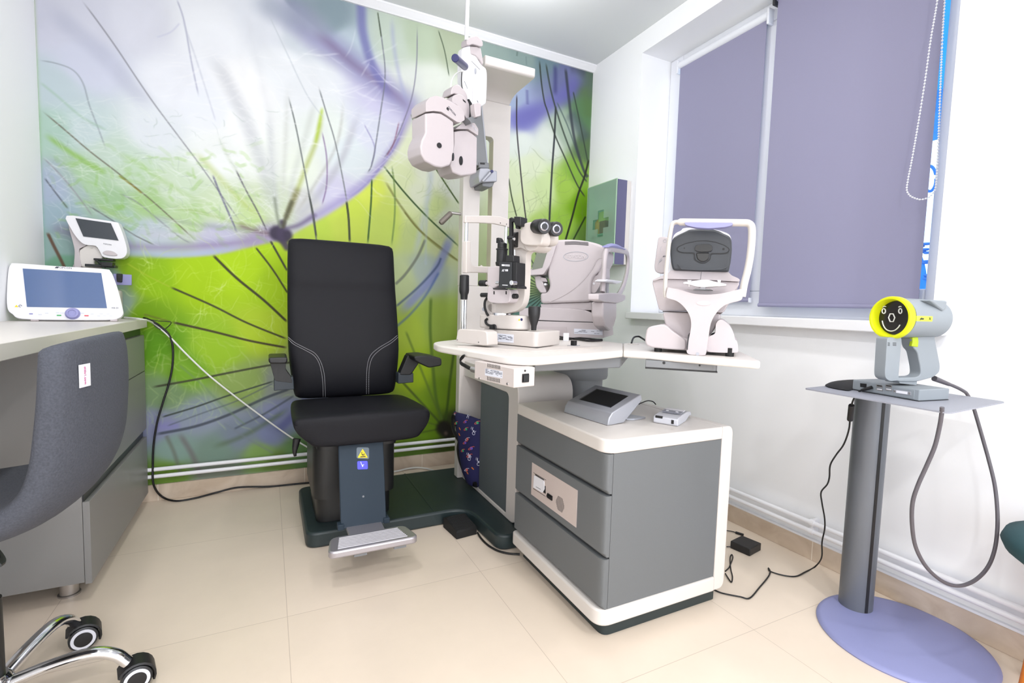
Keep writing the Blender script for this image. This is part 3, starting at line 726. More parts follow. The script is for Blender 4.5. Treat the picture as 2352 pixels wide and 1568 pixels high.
# what stands outside
M_out1 = mat('bark tinted daylight blue', (40, 130, 220), 0.8); M_out2 = mat('leaves tinted daylight blue', (60, 120, 200), 0.8)  # blue cast of the daylight is put into these outdoor colours
def out(px, py, x): return hX(x, px, py)
b = MB()
b.tube([Vector((5, out(2117, 700, 5).y, -0.05)), out(2117, 760, 5), out(2117, 700, 5), out(2119, 640, 5), out(2116, 610, 5), out(2108, 580, 5), out(2104, 540, 5)], lambda t: 0.036 * (1 - 0.4 * t), n=8)
tr = obj('tree', b, M_out1); tag(tr, 'slim bent tree trunk seen through the window beside the near blind', 'tree')
b = MB()
for px, py in [(2122, 573), (2114, 578), (2126, 560), (2131, 600), (2126, 603), (2130, 632), (2125, 640), (2111, 566), (2134, 580)]:
    c = out(px, py, 5.0); b.ball(c, 0.03, 0.045, 0.014, 8)
obj('leaves', b, M_out2, tr)
b = MB(); b.tube([hX(4.9, 2135 + 15 * math.cos(t), 410 + 29 * math.sin(t)) for t in [k * 0.35 for k in range(18)]], 0.011, n=6)  # loose ring, like a sign loop, added as a part of the tree
obj('outdoor_ring', b, mat('blue ring', (20, 110, 200), 0.5), tr)
struct('ground', MB().box(2.6, 14, -4, 12, -0.15, -0.05), mat('grey ground outside', (170, 190, 200), 0.8))
b = MB(); b.box(9.0, 11.5, 2.5, 5.2, -0.05, 0.4).box(9.0, 11.5, 2.5, 5.2, 4.4, 9.5).box(9.0, 9.4, 4.9, 5.2, 0.4, 4.4)
bl = obj('building', b, mat('facade tinted daylight blue', (30, 140, 215), 0.8, noise=0.35, nscale=3)); tag(bl, 'building front tinted daylight blue seen high up through the window', 'building')  # the facade colour carries the blue daylight cast too

# ------------------------------------------------------------------ heating pipes, clips
def pipe(label, a, b_, r, grp):
    o = obj('heating_pipe', MB().cyl(a, b_, r, n=14), M_pipe); return tag(o, label, 'pipe', grp)
g = 'heating pipes along the walls'
py_ = YB - 0.035
pipe('upper white heating pipe running along the mural wall', (XL, py_, 0.165), (XR - 0.03, py_, 0.165), 0.0095, g)
pipe('lower white heating pipe running along the mural wall', (XL, py_, 0.130), (XR - 0.03, py_, 0.130), 0.0095, g)
px_ = XR - 0.035
pipe('upper white heating pipe along the wall under the window', (px_, YF, 0.165), (px_, YB - 0.02, 0.165), 0.0095, g)
pipe('lower white heating pipe along the wall under the window', (px_, YF, 0.130), (px_, YB - 0.02, 0.130), 0.0095, g)
c = hX(px_, 1866, 1198)
t = thing('pipe_clip', 'white double clip holding the two pipes under the window', 'clip', (px_, c.y, 0.148))
for z in (0.0175, -0.0175):
    obj('ring', MB().cyl((0, -0.008, z), (0, 0.008, z), 0.0135, n=16), M_pipe, t)
obj('back_plate', MB().box(0.005, 0.034, -0.006, 0.006, -0.03, 0.03).box(-0.002, 0.004, -0.004, 0.004, -0.006, 0.006), M_pipe, t)

# ================================================================== desk unit along the left wall
t = tag(obj('worktop', MB().box(XL + 0.002, -0.508, 0.45, YB - 0.045, 0.851, 0.890), M_lam, bevel=0.002),
        'long white worktop along the left wall carrying the tablet', 'worktop')
YC = 1.968                                             # near side of the drawer block
t = thing('drawer_block', 'grey drawer block with three fronts under the white worktop', 'cabinet', (-0.70, 2.3, 0))
ox, oy = -0.70, 2.3
def B(x0, x1, y0, y1, z0, z1): return MB().box(x0 - ox, x1 - ox, y0 - oy, y1 - oy, z0, z1)
obj('carcass', B(XL + 0.003, -0.539, YC, 2.80, 0.066, 0.849), M_desk, t, bevel=0.001)
for (za, zb, nm) in [(0.649, 0.815, 'drawer'), (0.374, 0.645, 'drawer'), (0.060, 0.333, 'drawer')]:
    d = obj(nm, B(-0.538, -0.520, YC, 2.80, za, zb), M_desk, t, bevel=0.001)
obj('grip_channel', B(-0.5388, -0.5340, YC + 0.004, 2.80, 0.334, 0.373), M_ddgrey, t)
obj('grip_channel', B(-0.5388, -0.5340, YC + 0.004, 2.80, 0.816, 0.848), M_ddgrey, t)
c = hZ(0.0, 154, 1392)
for yy, nm in ((YC + 0.075, 'foot'), (2.72, 'foot')):
    m = MB(); m.lathe([(0.030, 0.0), (0.030, 0.006), (0.025, 0.008), (0.025, 0.066)], (-0.60 - ox, yy - oy, 0))
    obj(nm, m, M_steel, t)

# ------------------------------------------------------------------ tablet console on the worktop
ZA_ = zm(0, 480, 0.17857)
o0 = hZ(0.890, 150, 738)
FR = Frame(o0, 0.12)
t = fthing('control_tablet', 'white tilted control tablet with bluish screen on the worktop', 'tablet', FR)
tilt = R(-15)
# build it upright in the plane v=0 and lean it back
def lean(p): return p
n_v = FR.v * math.cos(tilt) + Vector((0, 0, 1)) * math.sin(tilt)       # face normal (pointing away)
up_v = Vector((0, 0, 1)) * math.cos(tilt) - FR.v * math.sin(tilt)
def TF(px, py):
    p = hit(FR.o + Vector((0, 0, 0.012)), n_v, px, py) - (FR.o + Vector((0, 0, 0.012)))
    return (p.dot(FR.u), p.dot(up_v))
MT = Matrix.Translation((0, 0, 0.012)) @ Matrix.Rotation(-tilt * 1.0, 4, 'X')
# local basis: x right, y up in the face, z out towards the viewer
MT = basis((0, 0, 0.012), (1, 0, 0), (0, math.sin(-tilt), math.cos(-tilt)))
out_px = [(130, 705), (200, 690), (1350, 770), (1450, 830), (1500, 980), (1575, 1270), (1580, 1360), (1480, 1415), (300, 1390), (110, 1310), (80, 1200), (100, 760)]
outl = spl2([TF(*ZA_(*p)) for p in [(200, 694), (700, 730), (1330, 768), (1420, 800), (1470, 900), (1530, 1080), (1580, 1290), (1582, 1350), (1530, 1400), (1380, 1425), (800, 1425), (280, 1410), (160, 1350), (100, 1290), (84, 1150), (95, 900), (112, 760), (140, 710)]], 4)
b = MB(); b.prism(outl, -0.022, 0.0, 'uv', MT); obj('casing', b, M_devw, t, bevel=0.006, seg=3)
b = MB(); b.prism([(x * 0.93, y * 0.93 + 0.004) for x, y in outl], -0.030, -0.0222, 'uv', MT); obj('back_shell', b, M_dev, t, bevel=0.008, seg=3)
scr = [TF(*ZA_(*p)) for p in [(293, 765), (1303, 823), (1377, 1275), (347, 1258)]]
b = MB(); b.prism(scr, 0.0002, 0.0012, 'uv', MT); obj('screen', b, M_blue_scr, t)
text('lettering', 'TOPCON', 0.0105, M_text, MT @ Matrix.Translation((*TF(*ZA_(830, 757)), 0.0003)), t)
b = MB(); q = TF(*ZA_(733, 752)); b.prism([(q[0] - .007, q[1] - .003), (q[0] - .002, q[1] + .004), (q[0] + .007, q[1] + .004), (q[0] + .002, q[1] - .003)], 0.0002, 0.0008, 'uv', MT); obj('emblem', b, M_text, t)
text('lettering', 'KB-50', 0.0085, M_text, MT @ Matrix.Translation((*TF(*ZA_(1480, 1272)), 0.0003)), t)
q = TF(*ZA_(935, 1345))
b = MB(); b.lathe([(0.023, 0.0), (0.023, 0.002), (0.0205, 0.004), (0.0195, 0.013), (0.017, 0.0145), (0.012, 0.0145), (0.011, 0.012)], MT @ Vector((q[0], q[1], 0)), MT.to_3x3() @ Vector((0, 0, 1)), 24)
obj('rotary_dial', b, M_lilac, t)
def key(px, py, w, m):
    q = TF(*ZA_(px, py)); bb = MB(); bb.prism(rect(q[0] - w, q[0] + w, q[1] - 0.0022, q[1] + 0.0022, 0.0015), 0.0, 0.0016, 'uv', MT); obj('key', bb, m, t)
key(760, 1367, 0.0065, M_green); key(1113, 1371, 0.0065, M_red)
for i, (px, py) in enumerate([(400, 1347), (515, 1352), (600, 1335), (740, 1328), (795, 1332), (1060, 1335), (1185, 1345), (1300, 1341), (1390, 1343), (1345, 1365), (1270, 1370), (1425, 1371)]): key(px, py, 0.005, M_label if i != 0 else M_lilac)
q = TF(*ZA_(212, 1247)); b = MB(); b.prism([(q[0] - .005, q[1] - .004), (q[0] + .005, q[1] - .004), (q[0], q[1] + .005)], 0.0002, 0.0008, 'uv', MT); obj('warning_mark', b, M_yellowsign, t)
q = TF(*ZA_(262, 1247)); b = MB(); b.tube([MT @ Vector((q[0] + .004 * math.cos(a), q[1] + .004 * math.sin(a), 0.0006)) for a in [k * .5 for k in range(11)]], 0.0008, n=5, sub=1); obj('round_mark', b, M_navy, t)
for px in (370, 1440):
    q = FR.uv(0, *ZA_(px, 1455)); obj('foot', MB().box(q[0] - 0.012, q[0] + 0.012, 0.0, 0.03, 0.0005, 0.013), M_dev, t, bevel=0.003)
b = MB(); b.prism([(-0.03, 0.0), (-0.10, 0.0), (-0.11, 0.012), (-0.055, 0.11)], -0.06, 0.06, 'vw') if False else b.prism([(0.035, 0.0005), (0.08, 0.0005), (0.08, 0.012), (0.05, 0.07)], -0.06, 0.06, 'vw'); obj('stand_leg', b, M_dev, t, bevel=0.004)

# ------------------------------------------------------------------ lens meter behind the tablet
o0 = Vector((hY(2.785, 232, 735).x, 2.785, 0.8905))
FR = Frame(o0, -0.02)
t = fthing('lens_meter', 'white lens meter with small tilted display behind the tablet', 'instrument', FR)
V0 = 0.0
def U(x, y, v=V0): return FR.uw(v, *ZA_(x, y))
body = spl2([U(960, 740), U(965, 560), U(945, 440), U(890, 240), U(880, 130), U(900, 100), U(960, 160), U(1030, 330), U(1090, 420), U(1110, 470), U(1050, 500), U(1020, 540), U(1050, 740)], 3)
b = MB(); b.prism(body, V0 - 0.005, V0 + 0.05); obj('body', b, M_dev, t, bevel=0.008, seg=3)
b = MB(); b.prism(spl2([U(880, 95), U(1200, 130), U(1500, 175), U(1550, 210), U(1620, 400), U(1650, 560), U(1580, 640), U(1360, 625), U(1310, 560), U(1250, 480), U(1120, 465), U(1030, 400), U(930, 250)], 3), V0 - 0.022, V0 + 0.03)
obj('display_head', b, M_devw, t, bevel=0.008, seg=3)
b = MB(); b.prism([U(997, 127), U(1448, 192), U(1546, 413), U(1098, 360)], V0 - 0.0245, V0 - 0.02); obj('display', b, M_screen, t)
b = MB(); b.prism(spl2([U(1345, 570), U(1390, 540), U(1470, 550), U(1530, 590), U(1500, 607), U(1400, 598)], 3), V0 - 0.027, V0 - 0.015); obj('button_bar', b, M_dev, t, bevel=0.002)
text('lettering', 'TOPCON', 0.007, M_text, basis((*U(1400, 460), 0), (1, 0, 0), (0, 0, 1)) if False else basis((U(1400, 460)[0], V0 - 0.0225, U(1400, 460)[1]), (1, 0, -0.12), (0, 0, 1)), t)
b = MB(); b.prism(spl2([U(1020, 560), U(1060, 505), U(1150, 460), U(1240, 480), U(1300, 560), U(1320, 640), U(1220, 660), U(1210, 740), U(1050, 740)], 3), V0 - 0.004, V0 + 0.05); obj('throat', b, M_white, t, bevel=0.004)
b = MB(); b.cyl((U(1180, 493)[0], V0 - 0.006, U(1180, 493)[1]), (U(1180, 493)[0], V0 + 0.0, U(1180, 493)[1]), 0.006, flat=0.5); obj('button', b, M_steel, t)
b = MB()
c0 = U(1230, 640); c1 = U(1480, 660)
b.box(c0[0], c1[0], V0 - 0.03, V0 + 0.01, U(1300, 665)[1], U(1300, 640)[1])
b.box(U(1340, 0)[0] if False else U(1340, 690)[0], U(1485, 690)[0], V0 - 0.045, V0, U(1400, 745)[1], U(1400, 690)[1])
b.cyl((*[U(1250, 650)[0], V0 - 0.03], U(1250, 650)[1]), (U(1400, 760)[0], V0 - 0.04, U(1400, 760)[1]), 0.004)
obj('lens_holder', b, M_black, t, bevel=0.002)
b = MB(); b.box(U(1110, 720)[0], U(1500, 720)[0], V0 - 0.02, V0 + 0.02, U(1200, 745)[1], U(1200, 710)[1]); obj('shelf', b, M_ddgrey, t, bevel=0.002)
b = MB(); b.prism([U(1455, 830), U(1695, 845), U(1695, 980), U(1480, 975)], V0 - 0.004, V0 + 0.002); obj('frame_table', b, M_lilac, t, bevel=0.002)
b = MB(); b.prism(rnd([U(1510, 830), U(1585, 835), U(1580, 945), U(1515, 935)], 0.004), V0 - 0.018, V0 - 0.004); obj('slider_knob', b, M_black, t, bevel=0.002)
b = MB(); b.prism(rnd([U(980, 1300), U(1000, 740), U(1540, 950), U(1550, 1060), U(1545, 1300)], 0.01), V0 + 0.0, V0 + 0.16)
b = MB(); b.box(-0.09, U(1540, 1000)[0], V0 - 0.0, V0 + 0.05, 0.0, U(1500, 1040)[1]); obj('base', b, M_dev, t, bevel=0.01, seg=3)
b = MB(); b.box(-0.10, 0.0, V0 + 0.02, V0 + 0.05, 0.0, U(960, 700)[1]); obj('column', b, M_dev, t, bevel=0.01, seg=3)

# ------------------------------------------------------------------ grey office chair in the foreground, turned to the desk
CX, CY = -0.578, 1.475
M_tweed = mat('grey woven fabric', (76, 79, 88), 0.95, noise=0.45, nscale=260, bump=0.8)
t = thing('office_chair', 'grey fabric office chair with chrome star base drawn up to the worktop', 'chair', (CX, CY, 0), 0)
# local: the sitter faces -x
prof = [(0.186, 0.895, .208), (0.195, 0.862, .224), (0.199, 0.80, .230), (0.197, 0.73, .232), (0.190, 0.66, .232), (0.170, 0.605, .230), (0.128, 0.568, .228), (0.05, 0.548, .228), (-0.06, 0.543, .228), (-0.14, 0.546, .22), (-0.19, 0.556, .19)]
P3 = spline([(x, w, z) for x, z, w in prof], 4)
rings = []
for i, p in enumerate(P3):
    q0 = P3[max(i - 1, 0)]; q1 = P3[min(i + 1, len(P3) - 1)]
    d = Vector((q1.x - q0.x, 0, q1.z - q0.z)).normalized(); nrm = Vector((d.z, 0, -d.x))     # towards the sitter
    w = p.y; th = 0.036 if 0 < i < len(P3) - 1 else 0.022
    f = i / (len(P3) - 1)
    curl = 0.035 * math.sin(math.pi * min(1, f * 1.1))
    ring = []
    for k in range(28):
        a = 2 * math.pi * k / 28
        cy = math.copysign(abs(math.cos(a)) ** 0.42, math.cos(a)); sy = math.copysign(abs(math.sin(a)) ** 0.7, math.sin(a))
        y = w * cy - 0.045; off = th * sy + curl * (cy * cy - 0.3)
        ring.append(Vector((p.x, y, p.z)) + nrm * off - nrm * 0.02)
    rings.append(ring)
b = MB(); b.rings(rings); obj('seat_shell', b, M_tweed, t, sub=1, ang=80)
# piping seams
def shellpt(i, cyv, side):
    r_ = rings[i]; return min(r_, key=lambda p: abs((p.y) - cyv) + (0 if (p.x > P3[i].x) == side else 0.0))
from mathutils.bvhtree import BVHTree
_dg = bpy.context.evaluated_depsgraph_get(); _dg.update()
_shell = [o for o in COL.objects if o.name.startswith('seat_shell')][0]
_bv = BVHTree.FromObject(_shell, _dg); _o = Vector((CX, CY, 0))
h = _bv.ray_cast(CAM - _o, ray(192, 862).normalized())
if h[0] is None: h = (Vector((0.24, -0.15, 0.83)), Vector((1, 0, 0)))
print('LABEL', h[0], h[1])
nn_ = h[1] if h[1].dot(ray(192, 862)) < 0 else -h[1]
xx = Vector((0, 0, 1)).cross(nn_).normalized()
ML = basis(h[0] + nn_ * 0.0015, xx, (0.02, 0.06, 1))
b = MB(); b.prism(rect(-0.017, 0.017, -0.023, 0.023), 0, 0.0012, 'uv', ML); lb = obj('fabric_label', b, M_whitesign, t, label='small white sewn label with magenta print')
M_mag = mat('magenta print', (190, 40, 130), 0.6)
text('lettering', 'oldo1.com', 0.0085, M_mag, ML @ Matrix.Rotation(R(-90), 4, 'Z') @ Matrix.Translation((0, 0.000, 0.0014)), lb, depth=0.0003)
b = MB(); b.box(-0.12, 0.02, -0.09, 0.09, 0.455, 0.492); obj('mechanism', b, M_black, t, bevel=0.008)
b = MB(); b.tube([(0.06, -0.12, 0.475), (0.10, -0.19, 0.47), (0.11, -0.235, 0.478)], lambda f: (0.004, 0.008), n=8); obj('tilt_lever', b, M_black, t)
b = MB(); b.lathe([(0.025, 0.09), (0.025, 0.30), (0.016, 0.30), (0.016, 0.445)]); obj('gas_lift', b, M_black, t)
b = MB(); b.lathe([(0.034, 0.055), (0.040, 0.07), (0.040, 0.105), (0.030, 0.118)]); obj('hub', b, M_chrome, t)
castors = [hZ(0.03, 284, 1560) - Vector((CX, CY, 0)), hZ(0.03, 176, 1462) - Vector((CX, CY, 0))]
a1 = math.atan2(castors[0].y, castors[0].x); a2 = math.atan2(castors[1].y, castors[1].x); step = R(72); amid = (a1 + a2) / 2
rad = 0.247
for k in range(5):
    ang = amid + (k - 0.5) * step if k < 2 else amid - 0.5 * step + k * step
    if k == 0: ang = a1; rad = 0.247
    elif k == 1: ang = a2; rad = 0.247
    else: rad = 0.247; ang = a2 + (k - 1) * ((2 * math.pi - (a2 - a1)) / 4)
    d = Vector((math.cos(ang), math.sin(ang), 0)); nn = Vector((-d.y, d.x, 0))
    b = MB(); b.tube([d * 0.03 + Vector((0, 0, 0.092)), d * rad * 0.45 + Vector((0, 0, 0.112)), d * rad * 0.75 + Vector((0, 0, 0.118)), d * (rad - 0.018) + Vector((0, 0, 0.101)), d * (rad + 0.006) + Vector((0, 0, 0.074))], lambda f: (0.017, 0.013), n=14, sub=6, flat=tuple(nn))
    leg = obj('leg', b, M_chrome, t)
    c = d * (rad + 0.004)
    ca = ang + (0.5 if k == 0 else 0.35); ax = Vector((math.cos(ca + 1.2), math.sin(ca + 1.2), 0)) if k < 2 else nn
    if k < 2:
        # wheels roll so that their flat side faces the room
        vdir = Vector((0.25, -0.95, 0)).normalized(); ax = vdir
    fw = Vector((-ax.y, ax.x, 0))
    w = obj('castor', MB().cyl(c + Vector((0, 0, 0.06)), c + Vector((0, 0, 0.088)), 0.007), M_steel, t)
    for s in (-1, 1):
        q = c + fw * 0.018 + Vector((0, 0, 0.0335))
        b = MB(); b.lathe([(0.026, 0.0), (0.032, 0.004), (0.0335, 0.010), (0.0325, 0.020), (0.028, 0.023)], q + ax * s * 0.004, ax * s, 28); wh = obj('wheel', b, M_ddgrey, w)
        b = MB(); b.lathe([(0.0275, 0.0), (0.0275, 0.0015), (0.0205, 0.0022)], q + ax * s * 0.0265, ax * s, 28); b.b.faces.ensure_lookup_table(); obj('wheel_ring', b, M_label, w)
        b = MB(); b.lathe([(0.0205, 0.0), (0.0200, 0.0012), (0.012, 0.0022)], q + ax * s * 0.0282, ax * s, 28); obj('wheel_cap', b, M_black, w)
    # fender over the wheels
    b = MB(); n_ = 10; rr = []
    q = c + fw * 0.018 + Vector((0, 0, 0.0335))
    for k2 in range(n_ + 1):
        a = R(-25) + k2 * R(180) / n_
        e = -fw * math.cos(a) * 1 + Vector((0, 0, math.sin(a)))
        e = fw * math.cos(a) + Vector((0, 0, math.sin(a)))
        rr.append([q + e * 0.0365 - ax * 0.026, q + e * 0.041 - ax * 0.024, q + e * 0.041 + ax * 0.024, q + e * 0.0365 + ax * 0.026, q + e * 0.0355 + ax * 0.02, q + e * 0.0355 - ax * 0.02])
    b.rings(rr); obj('fender', b, M_black, w)

# ================================================================== examination chair
PX0, PY0 = 0.345, 2.33
t = thing('examination_chair', 'black upholstered examination chair with footrest on the anthracite base plate', 'chair', (PX0, PY0, 0.066))
T0 = Vector((PX0, PY0, 0.066))
def L3(x, y, z): return Vector((x, y, z)) - T0
# pedestal column cover (two telescoping shells)
def shell(name, x0, x1, y0, y1, z0, z1, m, r=0.03):
    b = MB(); b.prism(rect(x0 - PX0, x1 - PX0, y0 - PY0, y1 - PY0, r), z0 - 0.066, z1 - 0.066, 'uv'); return obj(name, b, m, t)
shell('pedestal', 0.175, 0.485, 2.13, 2.50, 0.066, 0.19, M_ped, 0.05)
shell('pedestal_cover', 0.160, 0.500, 2.10, 2.52, 0.175, 0.41, M_ped, 0.06)
shell('seat_carrier', 0.17, 0.49, 2.05, 2.54, 0.40, 0.435, M_black, 0.03)
# sloping front panel that carries the footrest
def py(y, px, py_): p = hY(y, px, py_); return L3(p.x, p.y, p.z)
tl, tr_, br_, bl_ = py(1.99, 777, 1016), py(1.985, 880, 1008), py(1.88, 888, 1200), py(1.885, 783, 1216)
b = MB(); dv = Vector((0, 0.018, 0.0))
V = [tl, tr_, br_, bl_]
b.rings([[p for p in V], [p + dv for p in V]]); pan = obj('front_panel', b, M_slate, t, bevel=0.003)
Mp = basis((bl_ + br_) / 2, br_ - bl_, (tl + tr_) / 2 - (bl_ + br_) / 2)
def on_panel(px, py_):
    Mi = Mp.inverted(); n = Mp.to_3x3() @ Vector((0, 0, 1)); p = hit(T0 + Mp.translation, n, px, py_) - T0
    q = Mi @ p; return q.x, q.y
ZP = zm(640, 880, 0.26786)
q = [on_panel(*ZP(*p)) for p in [(668, 548), (775, 550), (776, 650), (668, 645)]]
b = MB(); b.prism(rnd(q, 0.008), -0.0002, 0.0006, 'uv', Mp); obj('sticker', b, M_slate if False else mat('clear film', (84, 98, 108), 0.3), pan)
q = [on_panel(*ZP(*p)) for p in [(676, 638), (766, 638), (720, 560)]]
b = MB(); b.prism(rnd(q, 0.003, 2), 0.0006, 0.0012, 'uv', Mp); ws = obj('warning_sign', b, M_yellowsign, pan, label='yellow warning triangle')
def pl(pts, w=0.0016, zz=0.0016, m=M_black, par=ws, nm='pictogram'):
    bb = MB(); bb.tube([Mp @ Vector((*on_panel(*ZP(*p)), zz)) for p in pts], w, n=5, sub=1); return obj(nm, bb, m, par)
pl([(712, 590), (714, 612), (738, 606)]); pl([(715, 614), (735, 620)], 0.001); pl([(700, 630), (745, 626)], 0.0018)
q = [on_panel(*ZP(*p)) for p in [(674, 668), (762, 665), (764, 735), (676, 738)]]
b = MB(); b.prism(rnd(q, 0.005), 0.0, 0.0008, 'uv', Mp); bs = obj('indicator_sign', b, M_bluesign, pan, label='small lit blue chair symbol')
pl([(703, 672), (712, 700), (732, 698)], 0.0015, 0.0014, M_whitesign, bs); pl([(718, 700), (720, 716)], 0.0028, 0.0014, M_whitesign, bs)
q = on_panel(*ZP(726, 970)); b = MB(); b.lathe([(0.004, 0), (0.004, 0.001)], Mp @ Vector((*q, 0)), Mp.to_3x3() @ Vector((0, 0, 1)), 12); obj('screw', b, M_arm, pan)
# footrest
ft = 0.142
fpts = [hZ(ft, *ZP(*p)) for p in [(430, 1330), (490, 1322), (1065, 1222), (1100, 1228), (1205, 1295), (1205, 1330), (450, 1470), (420, 1455)]]
fc = [hZ(ft, 755, 1272), hZ(ft, 772, 1235), hZ(ft, 925, 1206), hZ(ft, 962, 1228)]
fq = [(p.x - PX0, p.y - PY0) for p in [hZ(ft, *ZP(420, 1462)), hZ(ft, *ZP(440, 1322)), hZ(ft, *ZP(1080, 1212)), hZ(ft, *ZP(1207, 1308))]]
# keep it a clean trapezoid across x
xa, xb = fq[0][0], fq[3][0]; ya = (fq[0][1] + fq[3][1]) / 2; yb_ = (fq[1][1] + fq[2][1]) / 2
fo = rnd([(xa, ya), (xb, ya), (fq[2][0], yb_), (fq[1][0], yb_)], 0.03)
zt = ft - 0.066
b = MB(); b.prism(fo, zt - 0.026, zt, 'uv'); fr = obj('footrest', b, M_alu, t, bevel=0.006, seg=3, label='ribbed aluminium footrest')
for k in range(8):
    y = ya + 0.020 + k * (yb_ - ya - 0.034) / 7.5; f = (y - ya) / (yb_ - ya)
    x0 = xa + (fq[1][0] - xa) * f + 0.032; x1 = xb + (fq[2][0] - xb) * f - 0.036
    b = MB(); b.cyl((x0, y, zt + 0.0005), (x1, y, zt + 0.0002), 0.0022, n=10); obj('tread_rib', b, mat('bright rib', (196, 194, 198), 0.55, 0.2), fr)
for x in (xa + 0.11, xb - 0.07):
    b = MB(); b.box(x - 0.022, x + 0.022, ya + 0.004, ya + 0.04, zt - 0.034, zt - 0.026); obj('pad', b, M_arm, fr)
for p, q2 in ((bl_, -1), (br_, 1)):
    b = MB(); b.box(p.x - 0.012, p.x + 0.012, p.y - 0.005, p.y + 0.03, zt - 0.01, p.z + 0.02); obj('footrest_bracket', b, M_slate, t, bevel=0.003)
b = MB(); b.box(bl_.x + 0.02, br_.x - 0.02, yb_ - 0.002, bl_.y + 0.045, zt - 0.016, zt - 0.002); obj('footrest_tongue', b, M_alu, fr, bevel=0.002)
# seat cushion: trace the front silhouette on the plane y = 2.0 and sweep it back
ZQ = zm(640, 880, 0.26786)
def sx(px, py_, y=1.98): p = hY(y, *ZQ(px, py_)); return (p.x - PX0, p.z - 0.066)
sil = [sx(120, 300), sx(125, 240), sx(160, 218), sx(600, 212), sx(1050, 205), sx(1215, 205), sx(1253, 250), sx(1245, 330), sx(1200, 420), sx(1150, 452), sx(700, 480), sx(300, 530), sx(255, 530), sx(200, 470), sx(135, 370)]
xs = [p[0] for p in sil]; cxm = (min(xs) + max(xs)) / 2
sil = spl2([(-0.266, 0.465), (-0.258, 0.486), (-0.21, 0.493), (0.0, 0.495), (0.21, 0.493), (0.257, 0.486), (0.265, 0.465), (0.256, 0.43), (0.228, 0.39), (0.19, 0.368), (0.0, 0.365), (-0.17, 0.368), (-0.212, 0.388), (-0.252, 0.43)], 3)
rs = []
for y, sc, dz, h in [(-0.375, 0.93, -0.002, .72), (-0.372, 0.98, -0.001, .90), (-0.355, 1.0, 0.0, .99), (-0.30, 1.0, 0.004, 1.0), (-0.15, 1.0, 0.0, .98), (0.05, 0.97, -0.004, .9), (0.13, 0.93, -0.008, .75), (0.15, 0.86, -0.01, .5)]:
    rs.append([(x * sc + 0.0, y, 0.43 + (z - 0.43) * h + dz) for x, z in sil])
b = MB(); b.rings(rs); seat = obj('seat', b, M_leather, t, ang=60, sub=1)
# backrest: front view outline with profile in depth
ZR = zm(580, 520, 0.5102)
yb0 = 2.40
def bx(px, py_, y): p = hY(y, *ZR(px, py_)); return p.x - PX0, p.y - PY0, p.z - 0.066
stn = [  # photo row in the crop: left edge, right edge, recline y, crown depth
    (60, 172, 610, 2.520, 0.020), (72, 160, 632, 2.518, 0.034), (110, 157, 634, 2.512, 0.042), (190, 156, 637, 2.500, 0.046), (256, 156, 640, 2.490, 0.052),
    (276, 156, 642, 2.487, 0.034), (360, 156, 648, 2.470, 0.044), (470, 157, 654, 2.450, 0.050), (550, 160, 657, 2.440, 0.056), (620, 166, 652, 2.435, 0.058), (680, 176, 646, 2.435, 0.056),
    (730, 184, 640, 2.44, 0.05), (752, 190, 634, 2.445, 0.040), (764, 210, 610, 2.45, 0.02)]
rs = []
for row, l, r_, y, dp in stn:
    A = bx(l, row, y); Bp = bx(r_, row + (0 if row > 600 else 14), y); z = (A[2] + Bp[2]) / 2; w = (Bp[0] - A[0]) / 2; c = (A[0] + Bp[0]) / 2
    ring = []
    for k in range(32):
        a = 2 * math.pi * k / 32
        ca = math.copysign(abs(math.cos(a)) ** 0.35, math.cos(a)); sa = math.copysign(abs(math.sin(a)) ** 0.6, math.sin(a))
        ring.append((c + w * ca, A[1] + (dp * sa if sa < 0 else dp * 0.9 * sa), z))
    rs.append(ring)
rs = rs[::-1]
b = MB(); b.rings(rs); back = obj('backrest', b, M_leather, t, ang=60, sub=1)
# stitched seams, lying on the cushion front
from mathutils.bvhtree import BVHTree
dg = bpy.context.evaluated_depsgraph_get(); dg.update()
bvh = BVHTree.FromObject(back, dg)
def on_back(px, py_):
    o = CAM - T0; d = ray(*ZR(px, py_)).normalized(); h = bvh.ray_cast(o, d)
    return h[0] - d * 0.0012 if h[0] else None
M_thread = mat('pale seam thread', (186, 186, 190), 0.7)
seams = [[(160, 497), (190, 522), (240, 548), (280, 570), (305, 605), (320, 650), (326, 700), (328, 768)],
         [(160, 505), (186, 530), (236, 556), (276, 580), (298, 612), (310, 655), (316, 700), (318, 768)],
         [(652, 490), (620, 515), (570, 545), (535, 575), (520, 610), (514, 660), (513, 755)],
         [(655, 498), (624, 524), (578, 552), (545, 582), (530, 615), (524, 660), (523, 755)]]
for sm_ in seams:
    pts = [on_back(v.x, v.y) for v in spline([(x, y, 0) for x, y in sm_], 10)]; pts = [p for p in pts if p]
    b = MB()
    for i in range(0, len(pts) - 1, 1):
        a_, c_ = pts[i], pts[i + 1]; b.cyl(a_.lerp(c_, 0.1), a_.lerp(c_, 0.85), 0.0009, n=5)
    obj('seam', b, M_thread, back)
b = MB(); y_ = 2.455 - PY0
c0 = bx(343, 770, 2.44); c1 = bx(492, 770, 2.44)
b.box(c0[0], c1[0], y_ - 0.012, y_ + 0.02, 0.40, 0.60); obj('back_bracket', b, M_black, t, bevel=0.003)
b = MB(); b.box(c0[0] + 0.002, c1[0] - 0.0, y_ - 0.016, y_ - 0.012, 0.42, 0.53); obj('bracket_cover', b, M_slate, t)
